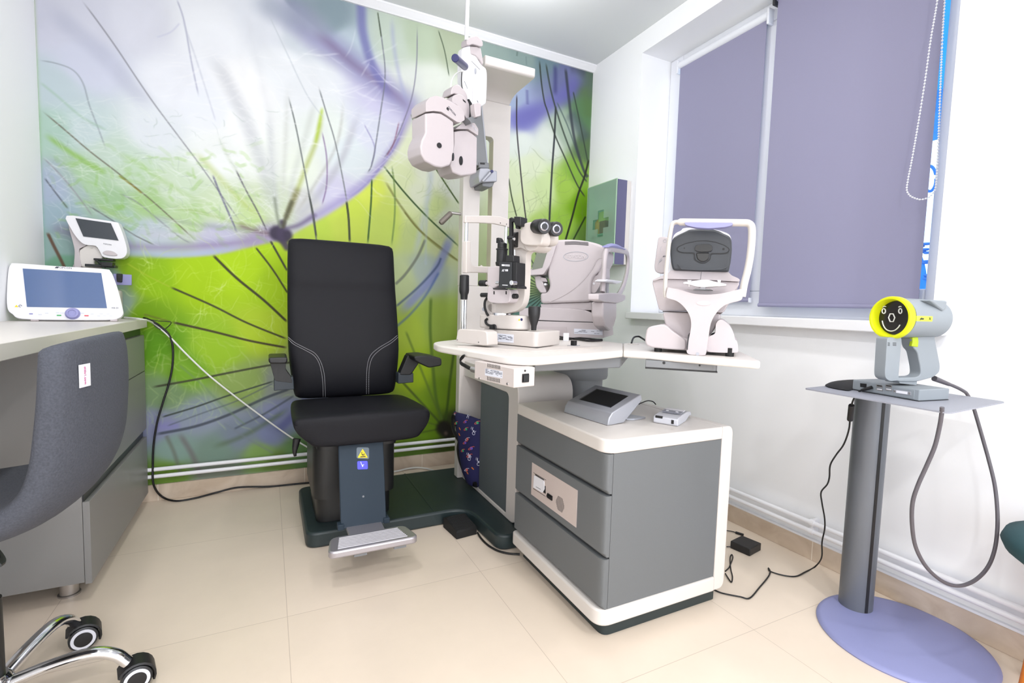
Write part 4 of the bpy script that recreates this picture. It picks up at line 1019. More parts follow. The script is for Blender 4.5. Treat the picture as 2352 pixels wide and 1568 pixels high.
# armrests
def arm(pad, post, base, y0, y1, nm='armrest'):
    f = lambda p, y: (lambda q: (q[0], q[2]))(bx(p[0], p[1], y))
    b = MB(); b.prism(rnd([f(p, y0) for p in pad], 0.012), y0 - PY0 - 0.13, y0 - PY0 + 0.04, 'uw'); a = obj(nm, b, M_black, t, bevel=0.006, seg=3)
    b = MB(); b.prism(rnd([f(p, y0) for p in post], 0.01), y0 - PY0 - 0.03, y0 - PY0 + 0.03, 'uw'); obj('post', b, M_black, a, bevel=0.005)
    b = MB(); b.prism(rnd([f(p, y0) for p in base], 0.004), y0 - PY0 - 0.028, y0 - PY0 + 0.028, 'uw'); obj('pivot', b, M_slate if False else mat('dark slate pivot', (48, 56, 64), 0.45), a, bevel=0.006)
arm([(70, 576), (154, 574), (152, 602), (74, 602)], [(76, 600), (150, 600), (148, 640), (170, 670), (180, 700), (100, 690)], [(96, 682), (182, 672), (186, 728), (96, 735)], 2.36, 0)
arm([(695, 572), (750, 568), (815, 580), (816, 612), (760, 622), (700, 592)], [(693, 575), (750, 600), (706, 665), (655, 665)], [(650, 656), (718, 656), (718, 698), (650, 704)], 2.36, 0)
b = MB(); b.tube([Vector(bx(200, 955, 2.25)), Vector(bx(193, 990, 2.25)), Vector(bx(190, 1012, 2.25)), Vector(bx(192, 1033, 2.25))], lambda f: (0.016 * (1 - 0.65 * f), 0.007), n=10, flat=(1, 0, 0)); obj('adjusting_lever', b, M_black, t)

# ------------------------------------------------------------------ base plate of the whole unit
ZE = zm(860, 980, 0.21686); ZF = zm(640, 1100, 0.2985)
zt = 0.064
pts = [hZ(zt, *ZF(*p)) for p in [(148, 125), (165, 250), (177, 400), (235, 424), (475, 385), (840, 325)]] + [hZ(zt, *ZE(*p)) for p in [(560, 926), (800, 880), (900, 858), (1060, 858), (1140, 905), (1280, 1060), (1390, 1155)]]
pl2 = [(0.128, 2.60), (0.128, 2.06), (0.60, 2.06)]
P2 = [(p.x, p.y) for p in pts]
front = [(0.135, 2.045), (0.60, 2.05)] 
xr_ = [hZ(zt, *ZE(560, 925)), hZ(zt, *ZE(840, 868)), hZ(zt, *ZE(1060, 858)), hZ(zt, *ZE(1280, 1060)), hZ(zt, *ZE(1370, 1155)), hZ(zt, *ZE(1480, 1162))]
print('PLAT', [(round(p.x, 3), round(p.y, 3)) for p in pts], [(round(p.x, 3), round(p.y, 3)) for p in xr_])
outl = rnd([(0.128, 2.60), (0.128, 2.045), (xr_[1].x + 0.06, 2.05), (xr_[4].x - 0.02, xr_[4].y), (1.50, xr_[4].y - 0.01), (1.50, 2.60)], [0.05, 0.05, 0.10, 0.05, 0.05, 0.05], 8)
b = MB(); b.prism(outl, 0.0, zt, 'uv')
t = obj('base_plate', b, M_plat, bevel=0.010, seg=3); tag(t, 'low anthracite base plate carrying the examination chair and the column', 'base')
b = MB(); b.box(0.66, 0.668, 2.055, 2.595, zt - 0.002, zt + 0.0015); obj('joint_lip', b, M_plat, t, bevel=0.001)

# ================================================================== instrument column with cabinet
t = thing('instrument_column', 'tall white instrument column with hood and grey-panelled cabinet', 'instrument stand', (1.03, 2.3, 0.064))
TC = Vector((1.03, 2.3, 0.064))
def LB(mb, x0, x1, y0, y1, z0, z1): return mb.box(x0 - TC.x, x1 - TC.x, y0 - TC.y, y1 - TC.y, z0 - TC.z, z1 - TC.z)
def LP(mb, pts, a0, a1, plane):
    k = {'vw': (1, 2, 0), 'uw': (0, 2, 1), 'uv': (0, 1, 2)}[plane]
    return mb.prism([(p[0] - TC[k[0]], p[1] - TC[k[1]]) for p in pts], a0 - TC[k[2]], a1 - TC[k[2]], plane)
CXa, CXb, CYa, CYb = 0.905, 1.165, 2.42, 2.475
b = MB()
# upright panel with its long slot: outline with the slot cut as a closed loop of four pieces
LP(b, [(CXa, 0.064), (CXb, 0.064), (CXb, 1.10), (CXa, 1.10)], CYa, CYb, 'uw')
obj('column_foot', b, M_white, t, bevel=0.006)
b = MB(); LP(b, rect(CXa, 0.998, 1.10, 1.86), CYa, CYb, 'uw'); LP(b, rect(1.070, CXb, 1.10, 1.86), CYa, CYb, 'uw')
LP(b, [(CXa, 1.86), (0.998, 1.86), (1.002, 1.872), (1.012, 1.88), (1.056, 1.88), (1.066, 1.872), (1.070, 1.86), (CXb, 1.86), (CXb, 2.06), (CXa, 2.06)], CYa, CYb, 'uw')
obj('slotted_upright', b, M_white, t)
b = MB(); LP(b, rect(1.0685, 1.0698, 1.101, 1.862), CYa + 0.001, CYb, 'uw'); obj('slot_lining', b, mat('cream slot lining', (214, 208, 186), 0.5), t)
b = MB()
prof = [(2.475, 2.06), (2.475, 2.142), (2.155, 2.142), (2.145, 2.137), (2.145, 2.101), (2.155, 2.095), (2.33, 2.094), (2.36, 2.09), (2.39, 2.082), (2.408, 2.072), (2.42, 2.06)]
LP(b, prof, 0.897, 1.158, 'vw'); obj('hood', b, M_white, t, bevel=0.004)
# cabinet: rounded C-shaped shell open towards the column, grey side panel, open niche
y0, y1, z0, z1 = 1.788, 2.419, 0.0645, 0.700
o_ = rnd([(y1, z0), (y0, z0), (y0, z1), (y1, z1)], [0, 0.045, 0.085, 0], 8)
i_ = rnd([(y1, z0 + 0.02), (y0 + 0.092, z0 + 0.02), (y0 + 0.092, z1 - 0.080), (y1, z1 - 0.080)], [0, 0.006, 0.03, 0], 8)
b = MB(); LP(b, o_ + i_[::-1], 0.932, 1.205, 'vw'); sh = obj('cabinet_shell', b, M_white, t, bevel=0.004, ang=30)
b = MB(); LP(b, rnd([(2.195, z0 + 0.021), (y0 + 0.093, z0 + 0.021), (y0 + 0.093, z1 - 0.081), (2.195, z1 - 0.081)], [0, 0.005, 0.028, 0], 6), 0.936, 1.20, 'vw'); obj('side_panel', b, M_greyd, t)
b = MB(); LB(b, 1.17, 1.20, 2.196, 2.419, z0 + 0.021, z1 - 0.081); obj('niche_wall', b, M_white, t)
# crank lamp handle on the left edge
y = 2.45
a0 = hY(y, 1054, 491) - TC; a1 = hY(y, 1036, 489) - TC; a2 = hY(y, 1010, 514) - TC
b = MB(); b.tube([a0 + Vector((0.02, 0, 0)), a0, a1, a1.lerp(a2, 0.1)], 0.0075, n=10); cr = obj('crank', b, M_steel, t)
b = MB(); b.lathe([(0.012, 0), (0.0145, 0.006), (0.0145, 0.075), (0.010, 0.082), (0.010, 0.079), (0.003, 0.079)], a1, a2 - a1, 20); obj('grip', b, mat('taupe grip', (128, 120, 112), 0.45, 0.4), cr)

# ------------------------------------------------------------------ pivoting arm that carries the refractor head
ZG = zm(940, 60, 0.2552); ZH = zm(1030, 300, 0.1531)
YA = 2.33
t = thing('swing_arm', 'grey swing arm clamped in the slot of the column behind the refractor head', 'arm', (1.04, YA, 1.60))
TA = Vector((1.04, YA, 1.60))
def A(px, py_, y=YA, z=ZG): p = hY(y, *z(px, py_)); return (p.x - TA.x, p.z - TA.z)
b = MB(); b.prism([A(560, 700), A(632, 690), A(692, 1278), A(612, 1262), A(560, 1262)], -0.02, 0.03); obj('arm_beam', b, M_arm, t, bevel=0.003)
b = MB(); b.prism([A(630, 690), A(648, 700), A(706, 1262), A(690, 1285)], -0.012, 0.03); obj('edge_rail', b, M_silver, t, bevel=0.002)
b = MB(); b.prism([A(608, 1235), A(700, 1240), A(704, 1290), A(680, 1290), A(610, 1285)], -0.025, 0.03); obj('neck', b, M_arm, t, bevel=0.003)
b = MB(); b.prism([A(620, 1238), A(662, 1240), A(662, 1256), A(620, 1254)], -0.0265, -0.02); obj('slot_mark', b, M_black, t)
b = MB(); b.prism(rnd([A(435, 585, z=ZH), A(560, 585, z=ZH), A(600, 615, z=ZH), A(688, 625, z=ZH), A(688, 785, z=ZH), A(490, 795, z=ZH), A(425, 800, z=ZH), A(412, 700, z=ZH)], 0.006), -0.035, 0.10); obj('clamp_block', b, M_silver, t, bevel=0.006)
b = MB(); b.prism([A(480, 795, z=ZH), A(670, 780, z=ZH), A(640, 850, z=ZH), A(600, 862, z=ZH), A(490, 845, z=ZH)], -0.02, 0.09); obj('clamp_foot', b, M_arm, t, bevel=0.004)
c = A(580, 652, z=ZH); d = A(450, 795, z=ZH)
b = MB(); b.cyl((c[0], -0.05, c[1]), (d[0], -0.05, d[1]), 0.0085, 0.007, n=14); lv = obj('clamp_lever', b, M_silver, t, bevel=0.002)
b = MB(); b.cyl((c[0], -0.062, c[1]), (c[0], -0.03, c[1]), 0.0075); obj('screw', b, M_navy, lv)

# ------------------------------------------------------------------ refractor head (phoropter)
PHO = hY(1.98, 1045, 300); FR = Frame(PHO, R(16))
t = fthing('refractor_head', 'pinkish white refractor head with two drooping halves hanging before the column', 'instrument', FR)
def G(x, y, v=0.0): return FR.uw(v, *ZG(x, y))
def half(cap, low, v0, v1, cu, cv, aps, txt=None):
    b = MB(); b.prism(rnd([G(*p, v0) for p in cap], 0.004, 3), v0, v1); h = obj('half_casing', b, M_dev, t, bevel=0.006, seg=3)
    b = MB(); b.prism(rnd([G(*p, v0) for p in low], 0.005, 3), v0 + 0.003, v1); obj('lower_casing', b, M_dev, h, bevel=0.008, seg=3)
    for (ax, ay, rx, ry) in aps:
        c = G(ax, ay, v0); k = 0.2552 / F_PX * (FR.o - CAM).dot(FW)
        b = MB(); b.prism(ell(c[0], c[1], rx * k, ry * k, 24), v0 - 0.0006 , v0 + 0.006); obj('aperture', b, M_black if rx > 16 else M_ddgrey, h)
    return h
V0 = -0.05
h1 = half([(150, 770), (148, 685), (185, 640), (240, 624), (300, 640), (380, 680), (460, 730), (496, 780), (500, 845), (462, 868), (430, 862), (360, 815), (290, 770), (220, 762)],
     [(150, 782), (220, 774), (290, 782), (350, 818), (404, 858), (410, 960), (412, 1080), (404, 1180), (372, 1250), (300, 1272), (240, 1262), (150, 1215), (112, 1150), (105, 1080), (120, 1020), (150, 960)],
     V0, 0.055, 0, 0, [(272, 1072, 23, 22), (396, 1175, 10, 34)])
V1 = -0.02
h2 = half([(415, 925), (470, 880), (520, 856), (590, 872), (622, 925), (620, 985), (575, 955), (530, 925)],
     [(412, 945), (470, 936), (530, 936), (575, 964), (618, 1000), (616, 1200), (612, 1320), (560, 1338), (470, 1346), (400, 1316), (374, 1250), (390, 1150), (412, 1060)],
     V1, 0.085, 0, 0, [(467, 1210, 19, 40)])
text('lettering', 'TOPCON', 0.0105, M_text, basis((G(382, 765, V0)[0], V0 - 0.0012, G(382, 765, V0)[1]), (1, 0, -0.62), (0.3, 0, 1)), h1)
b = MB(); q = G(345, 742, V0); b.prism([(q[0] - .006, q[1] - .003), (q[0] + .004, q[1] - .008), (q[0] + .006, q[1] + .001), (q[0] - .003, q[1] + .006)], V0 - 0.0012, V0 + 0.001); obj('emblem', b, M_ddgrey, h1)
text('lettering', 'TOPCON', 0.010, M_label, basis((G(578, 912, V1)[0], V1 - 0.0012, G(578, 912, V1)[1]), (1, 0, -0.6), (0.3, 0, 1)), h2)
b = MB(); b.prism(spl2([G(*p) for p in [(366, 700), (372, 640), (430, 625), (470, 650), (505, 690), (520, 760), (505, 850), (450, 780), (400, 720)]], 3), -0.02, 0.05); obj('bridge', b, M_dev, t, bevel=0.008)
b = MB(); b.prism(spl2([G(*p) for p in [(365, 620), (372, 565), (400, 536), (430, 532), (462, 560), (500, 605), (512, 650), (502, 672), (470, 655), (430, 625), (395, 612)]], 3), -0.01, 0.055); obj('mount_knuckle', b, M_dev, t, bevel=0.008)
b = MB(); b.prism(rnd([G(487, 740), G(520, 732), G(548, 745), G(546, 850), G(500, 862), G(490, 800)], 0.004), -0.075, -0.045); obj('rod_clamp', b, M_dev, t, bevel=0.004)
b = MB(); b.prism(rnd([G(440, 860), G(500, 845), G(535, 850), G(530, 875), G(480, 910), G(470, 890)], 0.004), -0.06, -0.02); obj('rod_clamp', b, M_arm, t, bevel=0.003)
b = MB(); b.cyl((G(512, 600)[0], -0.055, G(512, 600)[1]), (G(515, 760)[0], -0.055, G(515, 760)[1]), 0.0085); obj('near_point_rod_holder', b, M_devw, t)
b = MB(); b.prism([G(540, 650), G(565, 690), G(590, 780), G(570, 830), G(545, 835), G(530, 740)], 0.0, 0.06); obj('drive_unit', b, M_black, t, bevel=0.003)
b = MB(); b.prism([G(455, 668), G(480, 690), G(482, 705), G(458, 684)], -0.021, -0.018); obj('slot_mark', b, M_black, t)
# cover plate of the tilt arm, with the raised near-point rod
W0_ = 0.10
def H(x, y): return FR.uw(W0_, *ZG(x, y))
b = MB(); b.prism(spl2([H(*p) for p in [(480, 205), (515, 184), (555, 180), (610, 280), (655, 350), (690, 380), (702, 440), (700, 560), (694, 670), (680, 705), (620, 730), (570, 715), (530, 660), (495, 590), (476, 520), (472, 400), (476, 280)]], 3), W0_, W0_ + 0.035)
cp = obj('cover_plate', b, M_devw, t, bevel=0.008, seg=3)
b = MB(); b.prism([H(548, 183), H(600, 186), H(640, 200), H(664, 330), H(656, 356), H(625, 300), (H(590, 268)), H(552, 252)], W0_ - 0.004, W0_ + 0.03); obj('hinge_cheek', b, M_dev, t, bevel=0.004)
b = MB(); b.prism(spl2([H(*p) for p in [(505, 172), (508, 120), (550, 105), (598, 98), (640, 140), (648, 165), (638, 192), (560, 172), (530, 180)]], 3), W0_ - 0.012, W0_ + 0.03); obj('hinge', b, M_dev, t, bevel=0.008)
for (a_, c_) in [((560, 315), (636, 392)), ((496, 495), (524, 562))]:
    p, q = H(*a_), H(*c_); b = MB(); b.cyl((p[0], W0_ - 0.0002, p[1]), (q[0], W0_ - 0.0002, q[1]), 0.0012, n=6); obj('groove', b, M_arm, cp)
q = H(594, 405); b = MB(); b.ball((q[0], W0_ - 0.001, q[1]), 0.006, 0.002, 0.014); obj('badge', b, M_silver, cp)
p0 = FR.uw(W0_ - 0.02, 1076, 90); p1 = FR.uw(W0_ - 0.02, 1078.5, 0); dx = (p1[0] - p0[0]) / (p1[1] - p0[1])
b = MB(); b.cyl((p0[0], W0_ - 0.005, p0[1]), (p0[0] + dx * 0.42, W0_ - 0.005, p0[1] + 0.42), 0.0088); obj('near_point_rod', b, M_devw, t)
b = MB(); b.cyl(FR.loc(hY(1.93, 1045, 133)), FR.loc(hY(2.07, 1068, 153)), 0.0155); obj('rod_end', b, M_navy, t, bevel=0.003)
b = MB(); b.tube([(*[FR.uw(0.09, 1064, 165)[0], 0.09], FR.uw(0.09, 1064, 165)[1])] + [(FR.uw(0.09, x, y)[0], 0.085, FR.uw(0.09, x, y)[1]) for x, y in [(1056, 165), (1045, 171), (1037, 183), (1034, 198), (1036, 215)]], 0.0032, n=8); obj('cable', b, M_wcable, t)
b = MB(); b.tube([(FR.uw(0.09, x, y)[0], 0.09, FR.uw(0.09, x, y)[1]) for x, y in [(1061, 166), (1060, 185), (1062, 203), (1067, 213)]], 0.0022, n=6); obj('cable', b, M_cable, t)
# link from the head back to the swing arm
pa = FR.o; 
b = MB(); q0 = H(600, 690); 
tgt = FR.loc(hY(YA, *ZG(602, 712)))
b.cyl((q0[0], W0_ + 0.01, q0[1]), tgt, 0.018); obj('link_tube', b, M_arm, t)
# power box for the patterned bag niche ---------------------------------------------------------------
# ------------------------------------------------------------------ patterned bag in the niche
M_bag = bpy.data.materials.new('navy cloth with space print'); M_bag.use_nodes = True
nt = M_bag.node_tree; bb = nt.nodes['Principled BSDF']; bb.inputs['Base Color'].default_value = (*lin((36, 36, 84)), 1); bb.inputs['Roughness'].default_value = 0.85
ZI = zm(1020, 820, 0.29326)
FB = Frame((0.905, 2.335, 0.086), math.atan2(-0.30, 0.085))
t = fthing('drawstring_bag', 'navy cloth bag with colourful space print standing in the cabinet niche', 'bag', FB)
rs = []
for row, lft, rgt_, th in [(1008, 245, 268, .012), (1000, 215, 272, .020), (960, 185, 276, .026), (880, 150, 280, .030), (760, 128, 284, .032), (640, 112, 286, .030), (540, 95, 286, .026), (470, 80, 286, .020), (436, 74, 286, .012), (426, 78, 286, .006)]:
    a_, c_ = FB.uw(0.0, *ZI(lft, row)), FB.uw(0.0, *ZI(rgt_, row - 8)); z_ = max(a_[1], 0.001); hw = (c_[0] - a_[0]) / 2; cu_ = (c_[0] + a_[0]) / 2
    rs.append([(cu_ + hw * math.copysign(abs(math.cos(a)) ** .6, math.cos(a)), th * math.sin(a) * (1 + 0.2 * math.sin(3 * a)), z_ + 0.003 * math.sin(5 * a)) for a in [2 * math.pi * k / 28 for k in range(28)]])
for k in range(1, len(rs)):
    if rs[k][0][2] <= rs[k - 1][0][2]: rs[k] = [(x, y, z + 0.004 * k) for x, y, z in rs[k]]
b = MB(); b.rings(rs); bag = obj('body', b, M_bag, t, ang=60)
dg = bpy.context.evaluated_depsgraph_get(); dg.update(); bvb = BVHTree.FromObject(bag, dg)
def onbag(px, py_, lift=0.0015):
    h = bvb.ray_cast(Vector(FB.loc(CAM)), Vector(FB.loc(FB.o + ray(*ZI(px, py_)).normalized())))
    return (h[0] + h[1] * lift, h[1]) if h[0] else (None, None)
pal = {'o': mat('orange print', (232, 130, 60), 0.7), 'g': mat('mint print', (60, 190, 130), 0.7), 'p': mat('violet print', (110, 90, 200), 0.7), 'w': mat('pale print', (205, 205, 225), 0.7), 'r': mat('coral print', (220, 100, 90), 0.7)}
parts = {}
def blob(px, py_, w, h, k, rot=0.0, ring=False):
    p, n = onbag(px, py_)
    if p is None: return
    y_ = Vector((0, 0, 1)); x_ = y_.cross(n).normalized(); M = basis(p, x_, y_) @ Matrix.Rotation(rot, 4, 'Z'); s = 0.0006
    if ring:
        parts[k] = MB(); parts[k].tube([M @ Vector((w * math.cos(a) * s * 1.6, h * math.sin(a) * s * 1.6, 0.0006)) for a in [i * 0.5 for i in range(int(ring * 2))]], 0.0016, n=5, sub=1)
    else: parts[k] = MB(); parts[k].prism(ell(0, 0, w * s, h * s, 14), 0, 0.001, 'uv', M)
    obj('print', parts[k], pal[k], bag)
for px, py_, k in [(170, 505, 'p'), (262, 512, 'g'), (98, 515, 'g'), (175, 562, 'g'), (168, 668, 'p'), (215, 712, 'p'), (150, 730, 'g'), (185, 640, 'r'), (180, 880, 'r'), (200, 770, 'w'), (265, 445, 'w'), (85, 447, 'w')]:
    blob(px, py_, 14, 13, k); blob(px, py_, 20, 5, 'r' if k != 'r' else 'w', 0.5, 5)
for px, py_ in [(125, 560), (122, 605), (225, 870), (240, 430), (185, 905)]: blob(px, py_, 15, 5, 'o', -0.7)
for px, py_, r_ in [(225, 560, 1.3), (190, 760, 1.2), (262, 800, 1.5), (180, 437, 0.4)]:
    blob(px, py_, 16, 4, 'w', r_); blob(px + 8, py_ + 36, 8, 8, 'w', 0, 6.5); blob(px + 8, py_ + 18, 8, 8, 'w'); blob(px - 10, py_ - 6, 13, 2, 'w', r_); blob(px + 22, py_ + 22, 9, 2.4, 'w', 1.0)
b = MB(); b.tube([FB.loc(hit(FB.o - FB.v * 0.022, FB.v, *ZI(x, y))) for x, y in [(74, 450), (66, 490), (70, 560), (98, 620), (118, 660), (110, 720), (122, 800), (150, 880), (185, 950), (225, 990), (255, 1000)]], lambda f: (0.014, 0.004), n=10, flat=(1, 0, 0)); obj('strap', b, M_black, t)

# ================================================================== medicine cabinet on the window wall
XM, YM0, YM1, ZM0, ZM1 = 1.872, 2.40, 2.70, 1.27, 1.775
t = thing('medicine_cabinet', 'small wall cabinet with green glass door and clear cross', 'cabinet', (XM, (YM0 + YM1) / 2, ZM0))
def MBX(x0, x1, y0, y1, z0, z1): return MB().box(x0 - XM, x1 - XM, y0 - 2.55, y1 - 2.55, z0 - ZM0, z1 - ZM0)
M_purp = mat('violet grey cabinet side', (104, 102, 134), 0.55, noise=0.04, nscale=600)
obj('side_panel', MBX(XM + 0.008, XR - 0.032, YM0, YM0 + 0.012, ZM0, ZM1), M_purp, t)
obj('rear_housing', MBX(XR - 0.032, XR - 0.001, YM0, YM1, ZM0, ZM1), M_white, t, bevel=0.002)
M_mint = mat('mint painted inside', (214, 232, 222), 0.6)
obj('side_panel', MBX(XM + 0.008, XR - 0.032, YM1 - 0.012, YM1, ZM0, ZM1), M_mint, t)
obj('top_panel', MBX(XM + 0.008, XR - 0.032, YM0 + 0.0125, YM1 - 0.0125, ZM1 - 0.012, ZM1), M_mint, t)
obj('bottom_panel', MBX(XM + 0.008, XR - 0.032, YM0 + 0.0125, YM1 - 0.0125, ZM0, ZM0 + 0.012), M_mint, t)
obj('back_panel', MBX(XR - 0.038, XR - 0.032, YM0 + 0.012, YM1 - 0.012, ZM0 + 0.012, ZM1 - 0.012), M_mint, t)
obj('shelf', MBX(XM + 0.02, XR - 0.038, YM0 + 0.013, YM1 - 0.013, 1.465, 1.472), M_mint, t)
def frost_mat(name, col, fac):
    m = bpy.data.materials.new(name); m.use_nodes = True
    nt = m.node_tree; p = nt.nodes['Principled BSDF']; p.inputs['Base Color'].default_value = (*lin(col), 1); p.inputs['Roughness'].default_value = 0.18
    tr = nt.nodes.new('ShaderNodeBsdfTransparent'); tr.inputs[0].default_value = (*lin((226, 244, 234)), 1)
    mx = nt.nodes.new('ShaderNodeMixShader'); mx.inputs[0].default_value = fac
    nt.links.new(tr.outputs[0], mx.inputs[1]); nt.links.new(p.outputs[0], mx.inputs[2]); nt.links.new(mx.outputs[0], nt.nodes['Material Output'].inputs['Surface'])
    return m
M_fg = frost_mat('frosted green glass', (188, 212, 200), 0.38); M_cg = frost_mat('clear green glass', (170, 214, 196), 0.12)
yc = 2.547; zc = 1.53; aw = 0.030; al_ = 0.082
cross = [(yc - aw, zc + al_), (yc - aw, zc + aw), (yc - al_, zc + aw), (yc - al_, zc - aw), (yc - aw, zc - aw), (yc - aw, zc - al_), (yc + aw, zc - al_), (yc + aw, zc - aw), (yc + al_, zc - aw), (yc + al_, zc + aw), (yc + aw, zc + aw), (yc + aw, zc + al_)]
b = MB(); d0, d1 = 0.0, 0.006
def V(y, z, x): return Vector((x, y - 2.55, z - ZM0))
def quad(bm_, ya, yb_, za, zb_): bm_.box(d0, d1, ya - 2.55, yb_ - 2.55, za - ZM0, zb_ - ZM0)
quad(b, YM0 + .003, yc - al_, ZM0, ZM1); quad(b, yc + al_, YM1 - .003, ZM0, ZM1); quad(b, yc - al_, yc + al_, zc + al_, ZM1); quad(b, yc - al_, yc + al_, ZM0, zc - al_)
for sy in (-1, 1):
    for sz in (-1, 1):
        ya, yb_ = sorted((yc + sy * aw, yc + sy * al_)); za, zb_ = sorted((zc + sz * aw, zc + sz * al_)); quad(b, ya, yb_, za, zb_)
door = obj('door', b, M_fg, t, label='frosted green glass door')
b = MB(); b.prism([(p[0] - 2.55, p[1] - ZM0) for p in cross], d0 + 0.001, d1 - 0.001, 'vw'); obj('cross_window', b, M_cg, door)
b = MB(); quad(b, YM0, YM0 + .003, ZM0, ZM1); quad(b, YM1 - .003, YM1, ZM0, ZM1); quad(b, YM0, YM1, ZM1, ZM1 + .004); obj('door_edge', b, mat('pale green glass edge', (176, 206, 176), 0.3), door)
M_amber = mat('amber glass', (240, 150, 20), 0.25)
t2 = thing('medicine_bottle', 'amber bottle standing inside the glass-fronted wall cabinet', 'bottle', (XM + 0.040, 2.612, 1.4725))
obj('body', MB().lathe([(0.026, 0), (0.028, 0.006), (0.028, 0.075), (0.012, 0.095), (0.012, 0.11)]), M_amber, t2)
obj('cap', MB().lathe([(0.015, 0.105), (0.015, 0.135), (0.013, 0.138)]), M_black, t2)
t2 = thing('medicine_box', 'dark red carton beside the amber bottle in the wall cabinet', 'box', (XM + 0.045, 2.545, 1.4725))
obj('carton', MB().box(-0.03, 0.03, -0.028, 0.028, 0, 0.075), mat('brick red carton', (150, 60, 40), 0.6), t2)
t2 = thing('medicine_box', 'yellow carton on top of the dark red one in the wall cabinet', 'box', (XM + 0.045, 2.555, 1.548))
obj('carton', MB().box(-0.025, 0.025, -0.03, 0.04, 0, 0.06), mat('yellow carton', (226, 214, 120), 0.6), t2)

# ================================================================== swivelling instrument table
ZT = 0.865; TH = 0.022
t = thing('instrument_table', 'white boomerang-shaped swivelling table carrying three eye instruments', 'table', (1.0, 1.35, 0.66))
TT = Vector((1.0, 1.35, 0.66))
def TZ(px, py_): p = hZ(ZT, px, py_); return (p.x - TT.x, p.y - TT.y)
JF, JB = TZ(1431, 805), TZ(1431, 788)
A_ = [TZ(1005, 793), TZ(1198, 824), JF, JB]
back1 = (0.235, 0.62); back0 = (-0.30, 0.62)
pts = [TZ(1005, 793), TZ(1197, 824), TZ(1404, 807.5), JF, JB, (JB[0] - 0.02, JB[1] + 0.30), (JB[0] - 0.20, JB[1] + 0.42), (-0.25, 0.50), (TZ(1005, 793)[0] + 0.02, 0.30)]
b = MB(); b.prism(rnd(pts, [0.03, 0.10, 0.03, 0, 0, 0.10, 0.1, 0.1, 0.08], 8), ZT - TH - TT.z, ZT - TT.z, 'uv'); obj('table_top', b, M_lam, t, bevel=0.005, seg=3)
pts = [JF, TZ(1700, 826), TZ(1752, 830), TZ(1751, 824), TZ(1697, 805), TZ(1500, 793), JB]
JF2 = (JF[0] + 0.0008, JF[1] - 0.0008); JB2 = (JB[0] + 0.001, JB[1])
pts = [JF2, TZ(1751, 830.5), (TZ(1697, 805)[0] + 0.0, TZ(1697, 805)[1]), (JB2[0] + 0.16, JB2[1] + 0.04), JB2]
b = MB(); b.prism(rnd(pts, [0, 0.03, 0.06, 0.05, 0], 8), ZT - TH - TT.z, ZT - TT.z, 'uv'); obj('table_wing', b, M_lam, t, bevel=0.005, seg=3)
# steel carrier under the top, hub and foot
def q(x, y): return (x - TT.x, y - TT.y)
zb = ZT - TH - TT.z - 0.0005
fr_pts = [hZ(0.83, 1228, 842), hZ(0.83, 1400, 828), hZ(0.83, 1448, 832), hZ(0.83, 1640, 850)]
b = MB()
c1 = hZ(0.82, 1235, 846); c2 = hZ(0.82, 1450, 838)
b.prism([q(c1.x, c1.y + 0.02), q(c2.x - 0.02, c2.y + 0.03), q(1.36, 1.60), q(1.34, 1.80), q(1.20, 1.86), q(0.80, 1.45)], zb - 0.035, zb, 'uv'); obj('carrier_plate', b, M_arm, t, bevel=0.004)
r0, r1 = hZ(0.822, 1482, 842), hZ(0.822, 1648, 852)
dx = Vector((r1.x - r0.x, r1.y - r0.y, 0)); nrm = Vector((-dx.y, dx.x, 0)).normalized() * 0.10
P = [Vector((r0.x, r0.y, 0)), Vector((r1.x, r1.y, 0)), Vector((r1.x, r1.y, 0)) + nrm, Vector((r0.x, r0.y, 0)) + nrm]
b = MB(); b.prism(rnd([q(p.x, p.y) for p in P], [0, .012, .012, 0]), zb - 0.022, zb, 'uv'); rl = obj('slide_rail', b, M_arm, t, bevel=0.002)
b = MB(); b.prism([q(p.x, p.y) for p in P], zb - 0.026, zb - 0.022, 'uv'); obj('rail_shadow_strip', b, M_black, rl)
for px, py_, r_ in ((1525, 833, 0.0045), (1607, 839, 0.003)):
    n = -nrm.normalized(); p = hit(Vector((r0.x, r0.y, 0)), n, px, py_) - TT
    b = MB(); b.lathe([(r_, -0.002), (r_, 0.001)], p, n, 12); obj('bolt_hole', b, M_black, rl)
HX, HY = 1.315, 1.90
b = MB(); b.lathe([(0.125, 0.675 - TT.z), (0.128, 0.685 - TT.z), (0.128, 0.74 - TT.z), (0.12, 0.752 - TT.z), (0.10, zb - 0.035)], (HX - TT.x, HY - TT.y, 0), n=40); obj('hub', b, M_arm, t)
b = MB(); b.lathe([(0.112, 0.067 - TT.z), (0.105, 0.676 - TT.z)], (HX - TT.x, HY - TT.y, 0), n=40); obj('hub_foot', b, M_arm, t)

# ------------------------------------------------------------------ power box under the left wing
ZC_ = zm(1000, 800, 0.22316)
pb0 = hZ(ZT - TH, 1182, 850)
FRb = Frame((pb0.x + 0.0, pb0.y + 0.035, 0.0), 0.0)
cr = hit((0.0, FRb.o.y, 0), (0, 1, 0), 1180, 890)
# corner of the box: near vertical edge
cx_, cyy = cr.x, FRb.o.y
zlo, zhi = hY(cyy, 1180, 891).z, ZT - TH - 0.001
lf = hX(cx_, 1090, 845); rt = hY(cyy, 1227, 875)
ex = Vector((rt.x - cx_, 0, 0)); 
